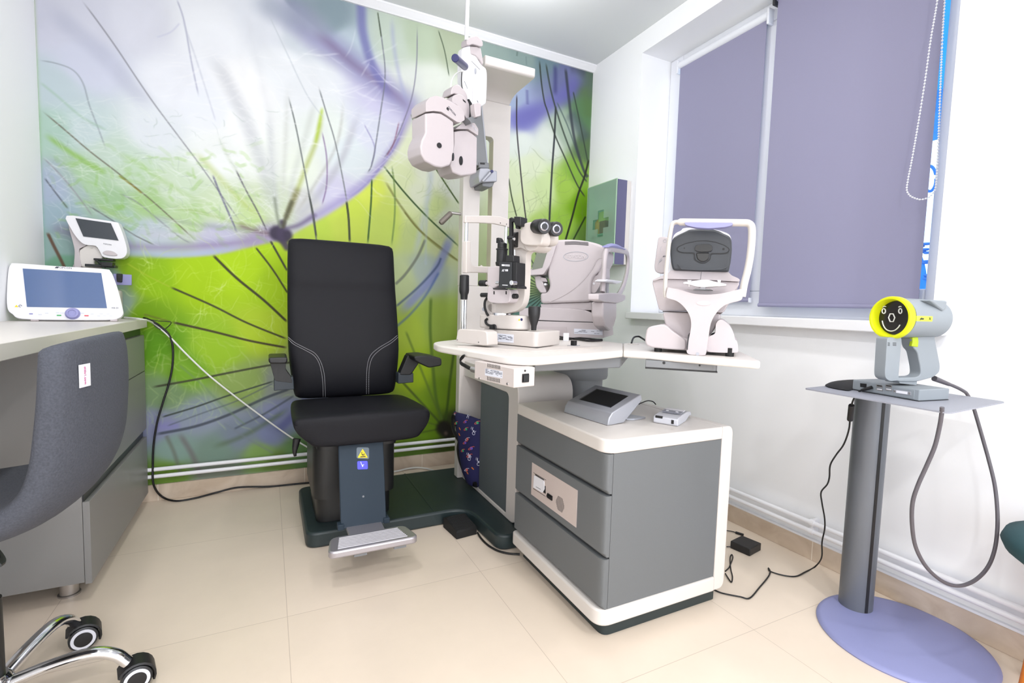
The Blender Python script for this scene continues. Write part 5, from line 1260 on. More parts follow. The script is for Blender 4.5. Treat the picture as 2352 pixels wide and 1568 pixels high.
# left face runs back along the table edge
dirl = Vector((-0.19, 0.98, 0)).normalized()
nl = Vector((-dirl.y, dirl.x, 0))
Lq = hit((cx_, cyy, 0), nl, 1090, 845); LL = (Vector((Lq.x, Lq.y, 0)) - Vector((cx_, cyy, 0))).length
dirr = Vector((0.98, 0.19, 0)).normalized(); nr = Vector((dirr.y, -dirr.x, 0))
Rq = hit((cx_, cyy, 0), nr, 1228, 872); RL = (Vector((Rq.x, Rq.y, 0)) - Vector((cx_, cyy, 0))).length
print('PBOX', cx_, cyy, zlo, zhi, LL, RL)
t = thing('power_box', 'pinkish grey power box with switch and vent holes under the table', 'box', (cx_, cyy, zlo))
C0 = Vector((cx_, cyy, zlo)); hgt = zhi - zlo
foot = [Vector((0, 0, 0)), dirr * RL, dirr * RL + dirl * LL, dirl * LL]
b = MB(); b.prism([(p.x, p.y) for p in foot], 0, hgt, 'uv'); M_pb = mat('pinkish grey painted metal', (204, 194, 190), 0.5, noise=0.02); box = obj('housing', b, M_pb, t, bevel=0.002)
ML = basis(dirl * LL, -dirl, (0, 0, 1)); MR = basis((0, 0, 0), dirr, (0, 0, 1))
def onL(x, y): p = hit(C0, nl, *ZC_(x, y)) - C0; v = ML.inverted() @ p; return v.x, v.y
def onR(x, y): p = hit(C0, nr, *ZC_(x, y)) - C0; v = MR.inverted() @ p; return v.x, v.y
b = MB()
for (xa, ya, xb, yb_) in [(540, 158, 662, 180), (536, 292, 658, 318)]:
    for r_ in range(4):
        for c_ in range(9):
            x = xa + (xb - xa) * c_ / 8 + (3 if r_ % 2 else 0); y = ya + (yb_ - ya) * c_ / 8 + r_ * 10
            p = onL(x, y); b.prism(rect(p[0] - .0011, p[0] + .0011, p[1] - .0011, p[1] + .0011), 0.0001, 0.0006, 'uv', ML)
vt = obj('vent_holes', b, M_black, box)
lp = [onL(515, 205), onL(694, 235), onL(690, 308), onL(511, 275)]
b = MB(); b.prism(lp, 0.0001, 0.0006, 'uv', ML); lb = obj('rating_label', b, M_label, box)
b = MB(); decal_lines(b, ML @ Matrix.Translation((0, 0, -0.0003)), lp[0][0] + 0.002, lp[1][0] - 0.002, lp[2][1] + 0.004, lp[1][1] - 0.002, 6, 3, 0.4, 0.2); obj('print', b, M_text, lb)
for x, y in ((455, 308), (742, 364)):
    p = onL(x, y); b = MB(); b.lathe([(0.0035, 0), (0.003, 0.0015)], ML @ Vector((*p, 0)), nl * (1 if nl.x < 0 else -1), 14); obj('screw', b, M_steel, box)
p0, p1 = onR(893, 262), onR(958, 345)
b = MB(); b.prism(rect(min(p0[0], p1[0]), max(p0[0], p1[0]), min(p0[1], p1[1]), max(p0[1], p1[1]), 0.001), 0.0, 0.002, 'uv', MR)
b.prism(rect(min(p0[0], p1[0]) + .002, max(p0[0], p1[0]) - .002, min(p0[1], p1[1]) + .003, max(p0[1], p1[1]) - .003), 0.002, 0.005, 'uv', MR); obj('rocker_switch', b, M_black, box)
p0 = onR(922, 229); b = MB(); b.prism(ell(p0[0], p0[1], 0.0028, 0.0028, 12), 0, 0.001, 'uv', MR); obj('fuse', b, M_black, box)
cc = hit(C0, nl, *ZC_(385, 230)) - C0
b = MB(); b.cyl(dirl * LL * 1.0 + Vector((0, 0, hgt * 0.42)) + dirr * 0.012, dirl * (LL + 0.03) + Vector((0, 0, hgt * 0.45)) + dirr * 0.012, 0.009, n=14); pg = obj('plug', b, M_steel, t)
e0 = dirl * (LL + 0.03) + Vector((0, 0, hgt * 0.45)) + dirr * 0.012
def cabp(x, y): return hit(C0 + e0, nl, *ZC_(x, y)) - C0
for off in (0.0, 0.006):
    b = MB(); b.tube([e0] + [cabp(x, y) + Vector((0, 0, off)) for x, y in [(345, 210), (300, 185), (262, 160), (258, 125), (285, 95)]] + [cabp(300, 70)], 0.0028, n=7); obj('cable', b, M_cable, t)

# ================================================================== slit lamp
ZS = zm(960, 440, 0.26790); ZU = zm(1040, 480, 0.21685)
SO = hZ(ZT, 1190, 797) + Vector((-0.02, 0.06, 0)); SA = math.atan2(-0.91, 0.41)
FR = Frame(SO, SA)
t = fthing('slit_lamp', 'slit lamp microscope with two black eyepieces and black box standing on the table', 'microscope', FR)
def s(x, y, v=0.0): q = FR.uw(v, *ZS(x, y)); return (q[0], max(q[1], 0.0006))
def sp(mb, pts, v0, v1, r=0.0):
    P = [s(x, y, v0) for x, y in pts]; return mb.prism(rnd(P, r) if r else P, v0, v1)
# footing plate and base
pa = [FR.uv(0.004, *ZS(*p)) for p in [(330, 1322), (575, 1330), (1000, 1364), (1268, 1350), (1275, 1340)]]
b = MB(); b.prism(rnd([pa[0], pa[2], (pa[3][0], pa[3][1]), (pa[3][0] + 0.02, pa[3][1] + 0.2), (pa[0][0] + 0.02, pa[0][1] + 0.16)], 0.006), 0.0, 0.004, 'uv'); obj('slide_plate', b, M_slit, t, bevel=0.001)
vf = FR.uv(0.006, *ZS(860, 1322))[1]
q1, q2, q3 = (s(560, 1302, vf)[0], vf), (s(1015, 1328, vf)[0], vf), FR.uv(0.006, *ZS(1128, 1322))
b = MB(); b.prism(rnd([q1, q2, q3, (q3[0] - 0.015, q3[1] + 0.09), (q1[0], q1[1] + 0.15)], [0.004, 0.02, 0.03, 0.02, 0.01], 6), 0.006, s(1000, 1203, vf)[1], 'uv'); base = obj('base', b, M_slit, t, bevel=0.006, seg=3)
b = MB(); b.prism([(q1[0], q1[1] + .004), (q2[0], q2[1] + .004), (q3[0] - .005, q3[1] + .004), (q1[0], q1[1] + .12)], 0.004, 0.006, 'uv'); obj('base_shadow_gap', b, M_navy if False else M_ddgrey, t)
lp = [s(x, y, vf) for x, y in [(602, 1208), (820, 1225), (820, 1296), (600, 1280)]]
b = MB(); b.prism(lp, vf - 0.0008, vf + 0.0005); lb = obj('rating_label', b, M_label, base)
MLb = basis((0, vf - 0.0005, 0), (1, 0, 0), (0, 0, 1))
b = MB(); decal_lines(b, MLb, lp[0][0] + 0.002, lp[1][0] - 0.003, lp[2][1] + 0.008, lp[1][1] - 0.004, 6, 9, 0.4, 0.35); obj('print', b, M_text, lb)
vr = FR.uv(0.006, *ZS(460, 1315))[1] - 0.012
b = MB(); sp(b, [(322, 1290), (340, 1185), (360, 1176), (560, 1190), (590, 1205), (597, 1318), (560, 1320)], vr, vr + 0.05, 0.005); rc = obj('rail_cover', b, M_slit, t, bevel=0.004, seg=3)
for x, y in ((338, 1270), (520, 1290)):
    p = s(x, y, vr); b = MB(); b.cyl((p[0], vr - 0.0008, p[1]), (p[0], vr + 0.001, p[1]), 0.0022, n=10); obj('screw', b, M_steel, rc)
vr2 = vr + 0.20
b = MB(); u0, u1 = s(345, 1190, vr)[0], s(590, 1205, vr)[0]
b.box(u0, u1, vr2, vr2 + 0.045, 0.004, 0.045); obj('rail_cover', b, M_slit, t, bevel=0.004, seg=3)
b = MB(); b.cyl(((u0 + u1) / 2, vr + 0.05, 0.02), ((u0 + u1) / 2, vr2, 0.02), 0.006); obj('axle', b, M_chrome, t)
# drum
cu, cw = s(745, 1178, 0.03); k = 0.2679 / F_PX * (SO - CAM).dot(FW)
b = MB(); o = rnd([(s(565, 1100, 0.0)[0], -0.03), (s(915, 1100, 0.0)[0], -0.03), (s(915, 1100, 0.0)[0], 0.06), (s(565, 1100, 0.0)[0], 0.06)], [0.02, 0.05, 0.05, 0.02], 8)
b.prism(o, s(745, 1180, -.03)[1], s(745, 1058, -.03)[1], 'uv'); dr = obj('drum', b, M_slit, t, bevel=0.005, seg=3)
q0 = s(868, 1098, -0.03); b = MB(); b.prism([(q0[0] - .0035, q0[1] - .003), (q0[0] + .0035, q0[1] - .003), (q0[0], q0[1] + .004)], -0.0308, -0.029); obj('warning_mark', b, M_yellowsign, dr)
q0 = s(888, 1096, -0.03); b = MB(); b.prism(ell(q0[0], q0[1], .0042, .0045, 16), -0.0308, -0.029); obj('round_mark', b, M_navy, dr)
# J-shaped microscope arm
jp = [(598, 962), (600, 1015), (640, 1042), (745, 1046), (850, 1022), (895, 975), (914, 900), (922, 700), (928, 520), (985, 500), (900, 455), (800, 500), (832, 530), (848, 700), (846, 860), (830, 915), (780, 950), (700, 962)]
b = MB(); sp(b, jp, -0.020, 0.008, 0.012); obj('microscope_arm', b, M_slit, t, bevel=0.006, seg=3)
b = MB(); sp(b, [(575, 1075), (572, 920), (600, 915), (640, 960), (636, 1075)], -0.02, 0.03, 0.004); obj('lamp_pivot', b, M_slit, t, bevel=0.004)
b = MB(); b.cyl((s(606, 1008)[0], -0.026, s(606, 1008)[1]), (s(606, 1008)[0], -0.02, s(606, 1008)[1]), 0.007); obj('pivot_cap', b, M_silver, t)
b = MB(); b.cyl((s(720, 1050)[0], 0.0, s(720, 1060)[1]), (s(720, 1050)[0], 0.0, s(720, 1040)[1]), 0.03); obj('bearing', b, M_chrome, t)
# illumination unit
VI = -0.055
b = MB(); sp(b, [(592, 800), (594, 655), (606, 640), (690, 640), (720, 640), (720, 790), (640, 830)], VI, VI + 0.06, 0.006); il = obj('lamp_housing', b, M_dev, t, bevel=0.005, seg=3)
b = MB(); sp(b, [(600, 800), (628, 822), (780, 832), (792, 850), (790, 930), (770, 955), (700, 958), (620, 950), (592, 930)], VI - 0.006, VI + 0.07, 0.010); obj('lower_housing', b, M_dev, il, bevel=0.006, seg=3)
b = MB(); sp(b, [(640, 825), (766, 832), (762, 842), (646, 838)], VI - 0.009, VI + 0.0); obj('filter_slot', b, M_black, il)
for x in (651, 755):
    b = MB(); sp(b, [(x - 4, 852), (x + 4, 852), (x + 4, 880), (x - 4, 880)], VI - 0.0075, VI, 0.001); obj('slot_mark', b, M_black, il)
c = s(686, 632, 0)[0]
b = MB(); wz = lambda y: s(686, y, VI)[1]; cxl = s(684, 600, VI)[0]
b.lathe([(0.0185, wz(632)), (0.0205, wz(612)), (0.0205, wz(600)), (0.0178, wz(598)), (0.0178, wz(495)), (0.0198, wz(494)), (0.0198, wz(485)), (0.0155, wz(480)), (0.0155, wz(440)), (0.011, wz(432))], (cxl, VI + 0.02, 0), n=24); obj('lamp_tube', b, M_black, il)
b = MB(); sp(b, [(668, 440), (670, 396), (690, 392), (704, 410), (712, 440)], VI + 0.012, VI + 0.03); obj('tube_cap', b, M_black, il, bevel=0.002)
def knob(x0, y, x1, r, m=M_black, v=VI + 0.01, nm='knob', par=il):
    a, c = s(x0, y, v), s(x1, y, v); b = MB(); b.cyl((a[0], v, a[1]), (c[0], v, c[1]), r, n=18); obj(nm, b, m, par, bevel=0.0015)
knob(533, 785, 586, 0.0105); knob(586, 785, 620, 0.006, M_dev); knob(543, 886, 604, 0.0075); knob(797, 896, 852, 0.0082); knob(780, 896, 800, 0.005, M_dev)
# tonometer box with its arm
VT = -0.085
b = MB(); sp(b, [(699, 600), (803, 604), (797, 827), (691, 822)], VT, VT + 0.05); tb = obj('tonometer_box', b, M_ddgrey, t, bevel=0.001)
b = MB(); sp(b, [(803, 604), (846, 606), (842, 800), (858, 812), (858, 830), (797, 827)], VT + 0.004, VT + 0.048); obj('tonometer_side', b, M_black, tb, bevel=0.001)
text('lettering', 'AT 900', 0.0095, M_whitesign, basis((s(748, 676, VT)[0], VT - 0.001, s(748, 676, VT)[1]), (1, 0, 0), (0, 0, 1)), tb, bold=0.0002, sx=0.85)
b = MB(); sp(b, [(718, 622), (742, 623), (742, 638), (718, 637)], VT - 0.0008, VT); sp(b, [(746, 624), (786, 626), (786, 631), (746, 629)], VT - 0.0008, VT); sp(b, [(746, 633), (786, 635), (786, 640), (746, 638)], VT - 0.0008, VT); sp(b, [(723, 797), (768, 799), (768, 805), (723, 803)], VT - 0.0008, VT); obj('white_print', b, M_whitesign, tb)
p = s(838, 784, VT); b = MB(); b.cyl((p[0], VT - 0.022, p[1]), (p[0], VT, p[1]), 0.0075, n=16); obj('knurled_knob', b, M_chrome, tb, bevel=0.001)
p = s(672, 780, VT); b = MB(); b.cyl((p[0] - 0.008, VT + 0.01, p[1]), (p[0] + 0.006, VT + 0.01, p[1]), 0.006, n=16); obj('knurled_knob', b, M_chrome, tb)
b = MB(); sp(b, [(778, 604), (780, 230), (800, 218), (804, 604)], VT + 0.02, VT + 0.032); obj('tonometer_arm', b, M_black, t, bevel=0.001)
b = MB(); sp(b, [(780, 225), (804, 222), (834, 232), (834, 252), (804, 262)], VT + 0.02, VT + 0.04); sp(b, [(822, 212), (880, 214), (878, 294), (834, 296), (824, 270)], VT + 0.015, VT + 0.05); sp(b, [(832, 294), (860, 294), (858, 318), (836, 316)], VT + 0.025, VT + 0.04); obj('arm_head', b, M_black, t, bevel=0.002)
b = MB(); sp(b, [(752, 545), (818, 545), (820, 606), (750, 604)], VT + 0.008, VT + 0.04); obj('arm_socket', b, M_black, t, bevel=0.002)
b = MB(); b.cyl((s(752, 0, VI)[0] if False else s(752, 600, VI)[0], VI + 0.03, s(752, 600, VI)[1]), (s(756, 350, VI)[0], VI + 0.03, s(756, 350, VI)[1]), 0.0035, n=10); b.cyl((s(768, 600, VI)[0], VI + 0.035, s(768, 600, VI)[1]), (s(771, 340, VI)[0], VI + 0.035, s(771, 340, VI)[1]), 0.0035, n=10); obj('guide_rod', b, M_chrome, t)
# microscope head
VH = -0.05
b = MB(); sp(b, [(800, 330), (826, 315), (880, 322), (900, 400), (985, 470), (985, 500), (940, 512), (880, 480), (810, 495), (795, 470), (830, 450)], -0.03, 0.035, 0.008); obj('head_joint', b, M_slit, t, bevel=0.005)
b = MB(); p = s(826, 412, -0.035); b.cyl((p[0] - 0.012, -0.03, p[1]), (p[0] + 0.012, -0.03, p[1]), 0.024, n=28); obj('drum_wheel', b, M_black, t, bevel=0.002)
b = MB(); p = s(775, 395, VT); b.cyl((p[0], VT, p[1]), (p[0] + 0.02, VT, p[1] - 0.002), 0.006); obj('small_knob', b, M_black, t)
b = MB(); p = s(806, 400, VT); b.cyl((p[0] - 0.006, VT, p[1]), (p[0] + 0.01, VT, p[1] - 0.003), 0.0045); obj('small_knob', b, M_chrome, t)
h1 = [(872, 420), (878, 310), (910, 268), (1000, 254), (1030, 262), (1048, 330), (1068, 380), (1062, 440), (1040, 462), (960, 462), (900, 455)]
b = MB(); sp(b, h1, VH, VH + 0.045, 0.012); hd = obj('microscope_head', b, M_slit, t, bevel=0.008, seg=3)
VH2 = 0.012
P2 = [s(x, y, VH2) for x, y in [(960, 300), (1140, 345), (1142, 420), (1118, 452), (1072, 462), (1000, 462), (960, 420)]]
b = MB(); b.prism(rnd(P2, 0.010), VH2 - 0.014, VH2 + 0.045); obj('second_body', b, M_slit, hd, bevel=0.008, seg=3)
b = MB(); sp(b, [(905, 440), (1040, 455), (1000, 500), (955, 512), (920, 490)], -0.035, 0.04, 0.01); obj('head_underside', b, M_slit, hd, bevel=0.006)
def eye(x0, y0, x1, y1, v, dv, R0, nm):
    a = Vector((s(x0, y0, v)[0], v, s(x0, y0, v)[1])); c = Vector((s(x1, y1, v + dv)[0], v + dv, s(x1, y1, v + dv)[1])); d = c - a; L = d.length
    b = MB(); b.lathe([(R0 * .86, 0.0), (R0 * .86, L * .1), (R0 * .97, L * .12), (R0 * .97, L * .5), (R0, L * .55), (R0, L * .92), (R0 * .9, L), (R0 * .62, L * .99), (R0 * .55, L * .8)], a, d, 30); e = obj(nm, b, M_black, hd)
    b = MB(); b.lathe([(R0 * .60, L * .99), (R0 * .50, L * 1.005), (R0 * .3, L * 1.0)], a, d, 24); obj('lens', b, mat('coated lens', (150, 150, 160), 0.12, 0.9, coat=1.0), e)
    b = MB(); b.lathe([(R0 * .42, L * 1.0), (R0 * .40, L * 1.012)], a, d, 24); obj('pupil', b, mat('dark lens glass', (18, 18, 24), 0.25), e)
    return e
eye(1012, 300, 1086, 298, VH + 0.012, -0.036, 0.0225, 'eyepiece'); eye(1128, 322, 1190, 320, VH2 + 0.016, -0.030, 0.0225, 'eyepiece')
# joystick
p = s(992, 1190, 0.02); z0_ = p[1]; zj = lambda y: s(992, y, 0.02)[1]
b = MB(); b.lathe([(0.0085, zj(1188)), (0.0095, zj(1150)), (0.018, zj(1078)), (0.0195, zj(1050)), (0.0200, zj(1000)), (0.0185, zj(985)), (0.012, zj(982))], (p[0], 0.02, 0), n=24); obj('joystick', b, M_black, t)
# cable of the lamp
b = MB(); b.tube([(s(x, y, VI)[0], VI + 0.02, s(x, y, VI)[1]) for x, y in [(560, 905), (540, 940), (538, 990), (552, 1035), (568, 1062)]], 0.0042, n=8); b.tube([(s(x, y, VI)[0], VI + 0.02, s(x, y, VI)[1]) for x, y in [(560, 1090), (545, 1105), (555, 1135), (590, 1150), (625, 1148), (628, 1178)]], 0.0042, n=8); obj('cable', b, M_cable, t)
b = MB(); sp(b, [(612, 1145), (642, 1145), (642, 1180), (612, 1178)], VI + 0.01, VI + 0.03); obj('cable_plug', b, M_black, t)
# head rest
UH = s(420, 700, 0)[0] + 0.02
def hv(x, y): return FR.vw(UH, *ZS(x, y))
def HP(mb, pts, d=0.012, r=0.0, du=0.0): P = [hv(*p) for p in pts]; return mb.prism(rnd(P, r) if r else P, UH + du - d / 2, UH + du + d / 2, 'vw')
b = MB(); HP(b, [(398, 206), (600, 206), (700, 214), (780, 240), (780, 312), (740, 295), (640, 275), (500, 268), (398, 268)], 0.012, 0.004); obj('forehead_band', b, M_slit, t, bevel=0.003)
for px, py_ in ((695, 270), (748, 280)):
    p = hv(px, py_); b = MB(); b.cyl((UH - 0.0075, p[0], p[1]), (UH + 0.0075, p[0], p[1]), 0.0018, n=8); obj('screw', b, M_black, t)
def post(x, y0, y1, r, m, nm):
    a, c = hv(x, y0), hv(x, y1); b = MB(); b.cyl((UH, a[0], a[1]), (UH, a[0], c[1]), r, n=16); return obj(nm, b, m, t)
post(416, 268, 440, 0.0058, M_chrome, 'chrome_post'); post(756, 300, 600, 0.0058, M_chrome, 'chrome_post')
b = MB(); HP(b, [(398, 425), (434, 425), (436, 600), (448, 628), (480, 638), (640, 644), (690, 630), (700, 700), (430, 694), (396, 700)], 0.02, 0.005); obj('chin_rest_frame', b, M_slit, t, bevel=0.003)
b = MB(); p = hv(543, 640); b.lathe([(0.005, 0), (0.005, 0.004), (0.002, 0.006)], (UH, p[0], p[1] - 0.002), n=12); obj('chin_pin', b, M_slit, t)
p = hv(404, 800); hw = lambda y: hv(404, y)[1]
b = MB(); b.lathe([(0.012, hw(925)), (0.013, hw(885)), (0.0165, hw(865)), (0.0175, hw(840)), (0.0165, hw(745)), (0.0165, hw(720)), (0.013, hw(713))], (UH - 0.004, p[0], 0), n=18); obj('handle_grip', b, M_black, t)
for x in (386, 408):
    a = hv(x, 925); b = MB(); b.cyl((UH, a[0], hw(930)), (UH, a[0], 0.03), 0.0052, n=12); obj('chrome_post', b, M_chrome, t)
a = hv(756, 640); b = MB(); b.cyl((UH, a[0], a[1]), (UH, a[0], 0.03), 0.0052, n=12); obj('chrome_post', b, M_chrome, t)

# small things on the left wing
p = hZ(ZT, *ZS(1335, 1322))
t2 = thing('height_switch', 'small black rocker switch on a grey plate in the table', 'switch', (p.x, p.y, ZT), 0.3)
obj('plate', MB().prism(rect(-0.022, 0.022, -0.012, 0.012, 0.002), 0.0003, 0.002, 'uv'), M_silver, t2)
obj('rocker', MB().prism(rect(-0.0085, 0.0085, -0.008, 0.008, 0.002), 0.002, 0.019, 'uv'), M_black, t2, bevel=0.002)

# ================================================================== refractometer seen from its side
ZV = zm(1200, 500, 0.19135)
AO = hZ(ZT, 1318, 776); FR = Frame(AO, math.atan2(-0.73, 0.69))
t = fthing('refractometer', 'white refractometer seen from its side with head rest facing the window', 'instrument', FR)
DP = 0.26
def v_(x, y, v=0.0): q = FR.uw(v, *ZV(x, y)); return (q[0], max(q[1], 0.0006))
def vp_(mb, pts, v0, v1, r=0.0): P = [v_(x, y, v0) for x, y in pts]; return mb.prism(rnd(P, r) if r else P, v0, v1)
b = MB(); vp_(b, [(60, 1262), (30, 1300), (30, 1400), (590, 1440), (985, 1442), (970, 1300), (955, 1270), (940, 1262), (50, 1235)], 0.0, DP, 0.008); obj('base', b, M_dev, t, bevel=0.005)
b = MB(); vp_(b, [(180, 1305), (530, 1310), (540, 1400), (180, 1372)], -0.001, 0.004, 0.002); obj('recess', b, mat('pinkish recess', (190, 180, 182), 0.6), t)
lp = [v_(620, 1330), v_(962, 1345), v_(962, 1408), v_(620, 1390)]
b = MB(); b.prism(lp, -0.0012, 0.001); lb = obj('rating_label', b, M_label, t)
b = MB(); decal_lines(b, basis((0, -0.0006, 0), (1, 0, 0), (0, 0, 1)), lp[0][0] + .003, lp[1][0] - .003, lp[2][1] + 0.004, lp[1][1] - .003, 4, 4, 0.35, 0.45); obj('print', b, M_text, lb)
b = MB(); vp_(b, [(40, 1225), (940, 1255), (940, 1262), (40, 1232)], 0.002, DP); obj('gap_line', b, M_black, t)
b = MB(); vp_(b, [(-40, 1100), (60, 1080), (230, 1075), (560, 1090), (760, 1110), (880, 1165), (930, 1205), (950, 1250), (880, 1255), (300, 1235), (-40, 1215)], 0.004, DP - 0.004, 0.015); obj('slide_body', b, M_dev, t, bevel=0.008, seg=3)
b = MB(); vp_(b, [(215, 1035), (825, 1012), (830, 1110), (230, 1100)], 0.02, DP - 0.02, 0.004); obj('waist', b, M_dev, t, bevel=0.004)
bd = [(330, 268), (420, 262), (560, 258), (700, 266), (830, 288), (930, 318), (985, 352), (996, 400), (992, 475), (965, 530), (935, 590), (905, 650), (862, 690), (830, 740), (815, 830), (825, 1008), (215, 1030), (210, 900), (290, 905), (330, 820), (300, 690)]
b = MB(); vp_(b, bd, 0.005, DP - 0.005, 0.018); bdy = obj('body', b, M_dev, t, bevel=0.014, seg=4)
b = MB(); vp_(b, [(815, 830), (835, 740), (870, 700), (905, 680), (960, 560), (965, 700), (930, 810), (880, 900), (826, 905)], 0.03, DP - 0.03, 0.01); obj('front_cowl', b, M_dev, t, bevel=0.008)
p = v_(845, 785, 0.005); b = MB(); b.cyl((p[0], 0.027, p[1]), (p[0], 0.04, p[1]), 0.005, n=14); obj('button', b, M_devw, t)
# raised swoosh, vents and oval badge
b = MB(); b.tube([(v_(x, y, 0.005)[0], 0.0045, v_(x, y, 0.005)[1]) for x, y in [(330, 1008), (480, 940), (620, 850), (740, 740), (840, 610), (900, 500), (960, 478)]], lambda f: (0.003, 0.0016), n=8, flat=(0, 1, 0)) if False else b.tube([(v_(x, y, 0.005)[0], 0.0045, v_(x, y, 0.005)[1]) for x, y in [(330, 1008), (480, 940), (620, 850), (740, 740), (840, 610), (900, 500), (975, 476)]], 0.0025, n=8); obj('raised_curve', b, M_dev, bdy)
b = MB()
for k in range(3): b.tube([(v_(x, y + k * 15, 0.005)[0], 0.0045, v_(x, y + k * 15, 0.005)[1]) for x, y in [(510, 290), (620, 286), (710, 292), (792, 300)]], 0.0014, n=6)
obj('vent_slits', b, M_ddgrey, bdy)
c = v_(640, 465, 0.005); rx = (v_(788, 465, 0.005)[0] - v_(494, 465, 0.005)[0]) / 2; rz = (v_(640, 408, 0.005)[1] - v_(640, 520, 0.005)[1]) / 2
b = MB(); b.tube([(c[0] + rx * math.cos(a), 0.0045, c[1] + rz * math.sin(a)) for a in [k * math.pi / 16 for k in range(33)]], 0.0012, n=6, sub=1); bg = obj('oval_badge', b, M_silver, bdy)
text('lettering', 'TOPCON', 0.021, mat('embossed print', (206, 198, 200), 0.3), basis((c[0], 0.0042, c[1]), (1, 0, -0.04), (0, 0, 1)), bdy, depth=0.0012, bold=0.0006)
# tilted monitor at the examiner end
b = MB(); vp_(b, [(75, 655), (60, 690), (250, 680), (330, 560), (405, 330), (415, 275), (350, 268), (320, 330)], -0.01, DP + 0.0, 0.008)
obj('monitor', b, M_dev, t, bevel=0.006, seg=3)
m0, m1, m2, m3 = (100, 632), (178, 352), (330, 318), (245, 602)
def mon(x, y, v): p = v_(x, y, v); return Vector((p[0], v, p[1]))
# screen plane: lower edge recedes in v
b = MB(); A1, A2 = mon(84, 640, -0.006), mon(335, 300, -0.006)
sl = [v_(95, 636, -0.01), v_(318, 300, -0.01)]
dn = Vector((sl[1][0] - sl[0][0], 0, sl[1][1] - sl[0][1])).normalized(); out_n = Vector((-dn.z, 0, dn.x))
o1 = Vector((sl[0][0], 0, sl[0][1])) 
quadp = [o1 + Vector((0, 0.015, 0)) + dn * 0.015, o1 + Vector((0, DP - 0.025, 0)) + dn * 0.015, o1 + Vector((0, DP - 0.025, 0)) + dn * 0.15, o1 + Vector((0, 0.015, 0)) + dn * 0.15]
b.rings([[p + out_n * 0.016 for p in quadp], [p + out_n * 0.0 for p in quadp]]); obj('examiner_screen', b, mat('grey green display', (120, 126, 112), 0.2), t)
b = MB(); vp_(b, [(95, 648), (235, 612), (310, 352), (352, 285), (175, 345)], -0.0105, -0.0095); 
b = MB(); vp_(b, [(112, 625), (238, 598), (322, 325), (190, 352)], -0.0118, -0.009, 0.002); obj('display', b, mat('grey green display', (120, 126, 112), 0.2), t)
b = MB(); vp_(b, [(140, 700), (210, 690), (240, 760), (290, 900), (215, 905), (160, 830)], 0.02, 0.12, 0.01); pr_ = obj('printer_door', b, M_dev, t, bevel=0.006)
b = MB(); vp_(b, [(218, 718), (280, 724), (300, 768), (224, 764)], 0.0185, 0.022, 0.001); obj('slot_mark', b, mat('pinkish recess', (190, 180, 182), 0.6), pr_)
p = v_(286, 800, 0.02); b = MB(); b.cyl((p[0], 0.0, p[1]), (p[0], 0.02, p[1]), 0.005); obj('button', b, M_devw, pr_)
# head rest loop facing the window
UH = v_(1000, 500, DP / 2)[0] + 0.035
def av(x, y, u=None): q_ = FR.vw(UH if u is None else u, *ZV(x, y)); return Vector((UH if u is None else u, q_[0], q_[1]))
path = [av(960, 890), av(975, 700), av(985, 520), av(1000, 415), av(1030, 368), av(1100, 372), (av(1200, 392)), av(1245, 412), av(1262, 480), av(1255, 640), av(1215, 800), av(1165, 905), av(1130, 950)]
b = MB(); b.tube(path, lambda f: (0.011, 0.016), n=12, flat=(1, 0, 0)); obj('head_rest_frame', b, M_dev, t)
b = MB(); b.tube([av(1000, 345), av(1060, 338), av(1130, 352), av(1200, 378)], lambda f: (0.016, 0.004 + 0.008 * math.sin(math.pi * min(1, max(0, f)))), n=12, flat=(1, 0, 0)); obj('forehead_pad', b, M_lilac, t)
b = MB(); P = [av(x, y) for x, y in [(850, 915), (1000, 900), (1120, 905), (1190, 930), (1185, 985), (1150, 1005), (1085, 1025), (925, 1010), (848, 985)]]
b.prism(rnd([(p.y, p.z) for p in P], 0.006), UH - 0.02, UH + 0.02, 'vw'); br = obj('cross_bracket', b, M_dev, t, bevel=0.005)
b = MB(); P = [av(x, y) for x, y in [(918, 1010), (1082, 1020), (1080, 1200), (1050, 1300), (1000, 1355), (940, 1300), (915, 1180)]]
b.prism(rnd([(p.y, p.z) for p in P], 0.01), UH - 0.03, UH + 0.018, 'vw'); obj('rest_leg', b, M_dev, t, bevel=0.008)
p = av(1152, 945); b = MB(); b.cyl((UH - 0.024, p.y, p.z), (UH - 0.018, p.y, p.z), 0.006); obj('button', b, M_devw, t)
b = MB(); a0, a1 = av(1018, 900), av(1018, 770); b.cyl(a0, a1, 0.0065); cn = obj('chin_rest', b, M_silver, t)
b = MB(); P = [av(x, y) for x, y in [(930, 762), (965, 738), (1030, 745), (1090, 752), (1158, 762), (1120, 785), (1080, 795), (1030, 778), (960, 775)]]; b.prism([(p.y, p.z) for p in P], UH - 0.025, UH + 0.02, 'vw'); obj('chin_cup', b, M_devw, cn, bevel=0.004)
# cables running beside it
tb_ = thing('instrument_cable', 'bundle of black instrument cables lying on the table behind the slit lamp', 'cable', (AO.x, AO.y, ZT))
def ct(x, y, lift=0.004): p = hZ(ZT + lift, *ZV(x, y + 14)); return p - Vector((AO.x, AO.y, ZT))
for pts, r_ in [([(235, 1380), (320, 1385), (480, 1420), (640, 1440), (800, 1462), (955, 1455)], 0.0042), ([(330, 1430), (480, 1440), (560, 1440), (700, 1430), (880, 1445), (960, 1448)], 0.0042)]:
    b = MB(); b.tube([ct(x, y, r_ + 0.001) for x, y in pts], r_, n=8); obj('cord', b, M_cable, tb_)
p = ct(522, 1452); b = MB(); b.box(p.x - 0.013, p.x + 0.013, p.y - 0.001, p.y + 0.0, 0.0005, 0.032); obj('cable_flag', b, M_whitesign, tb_)

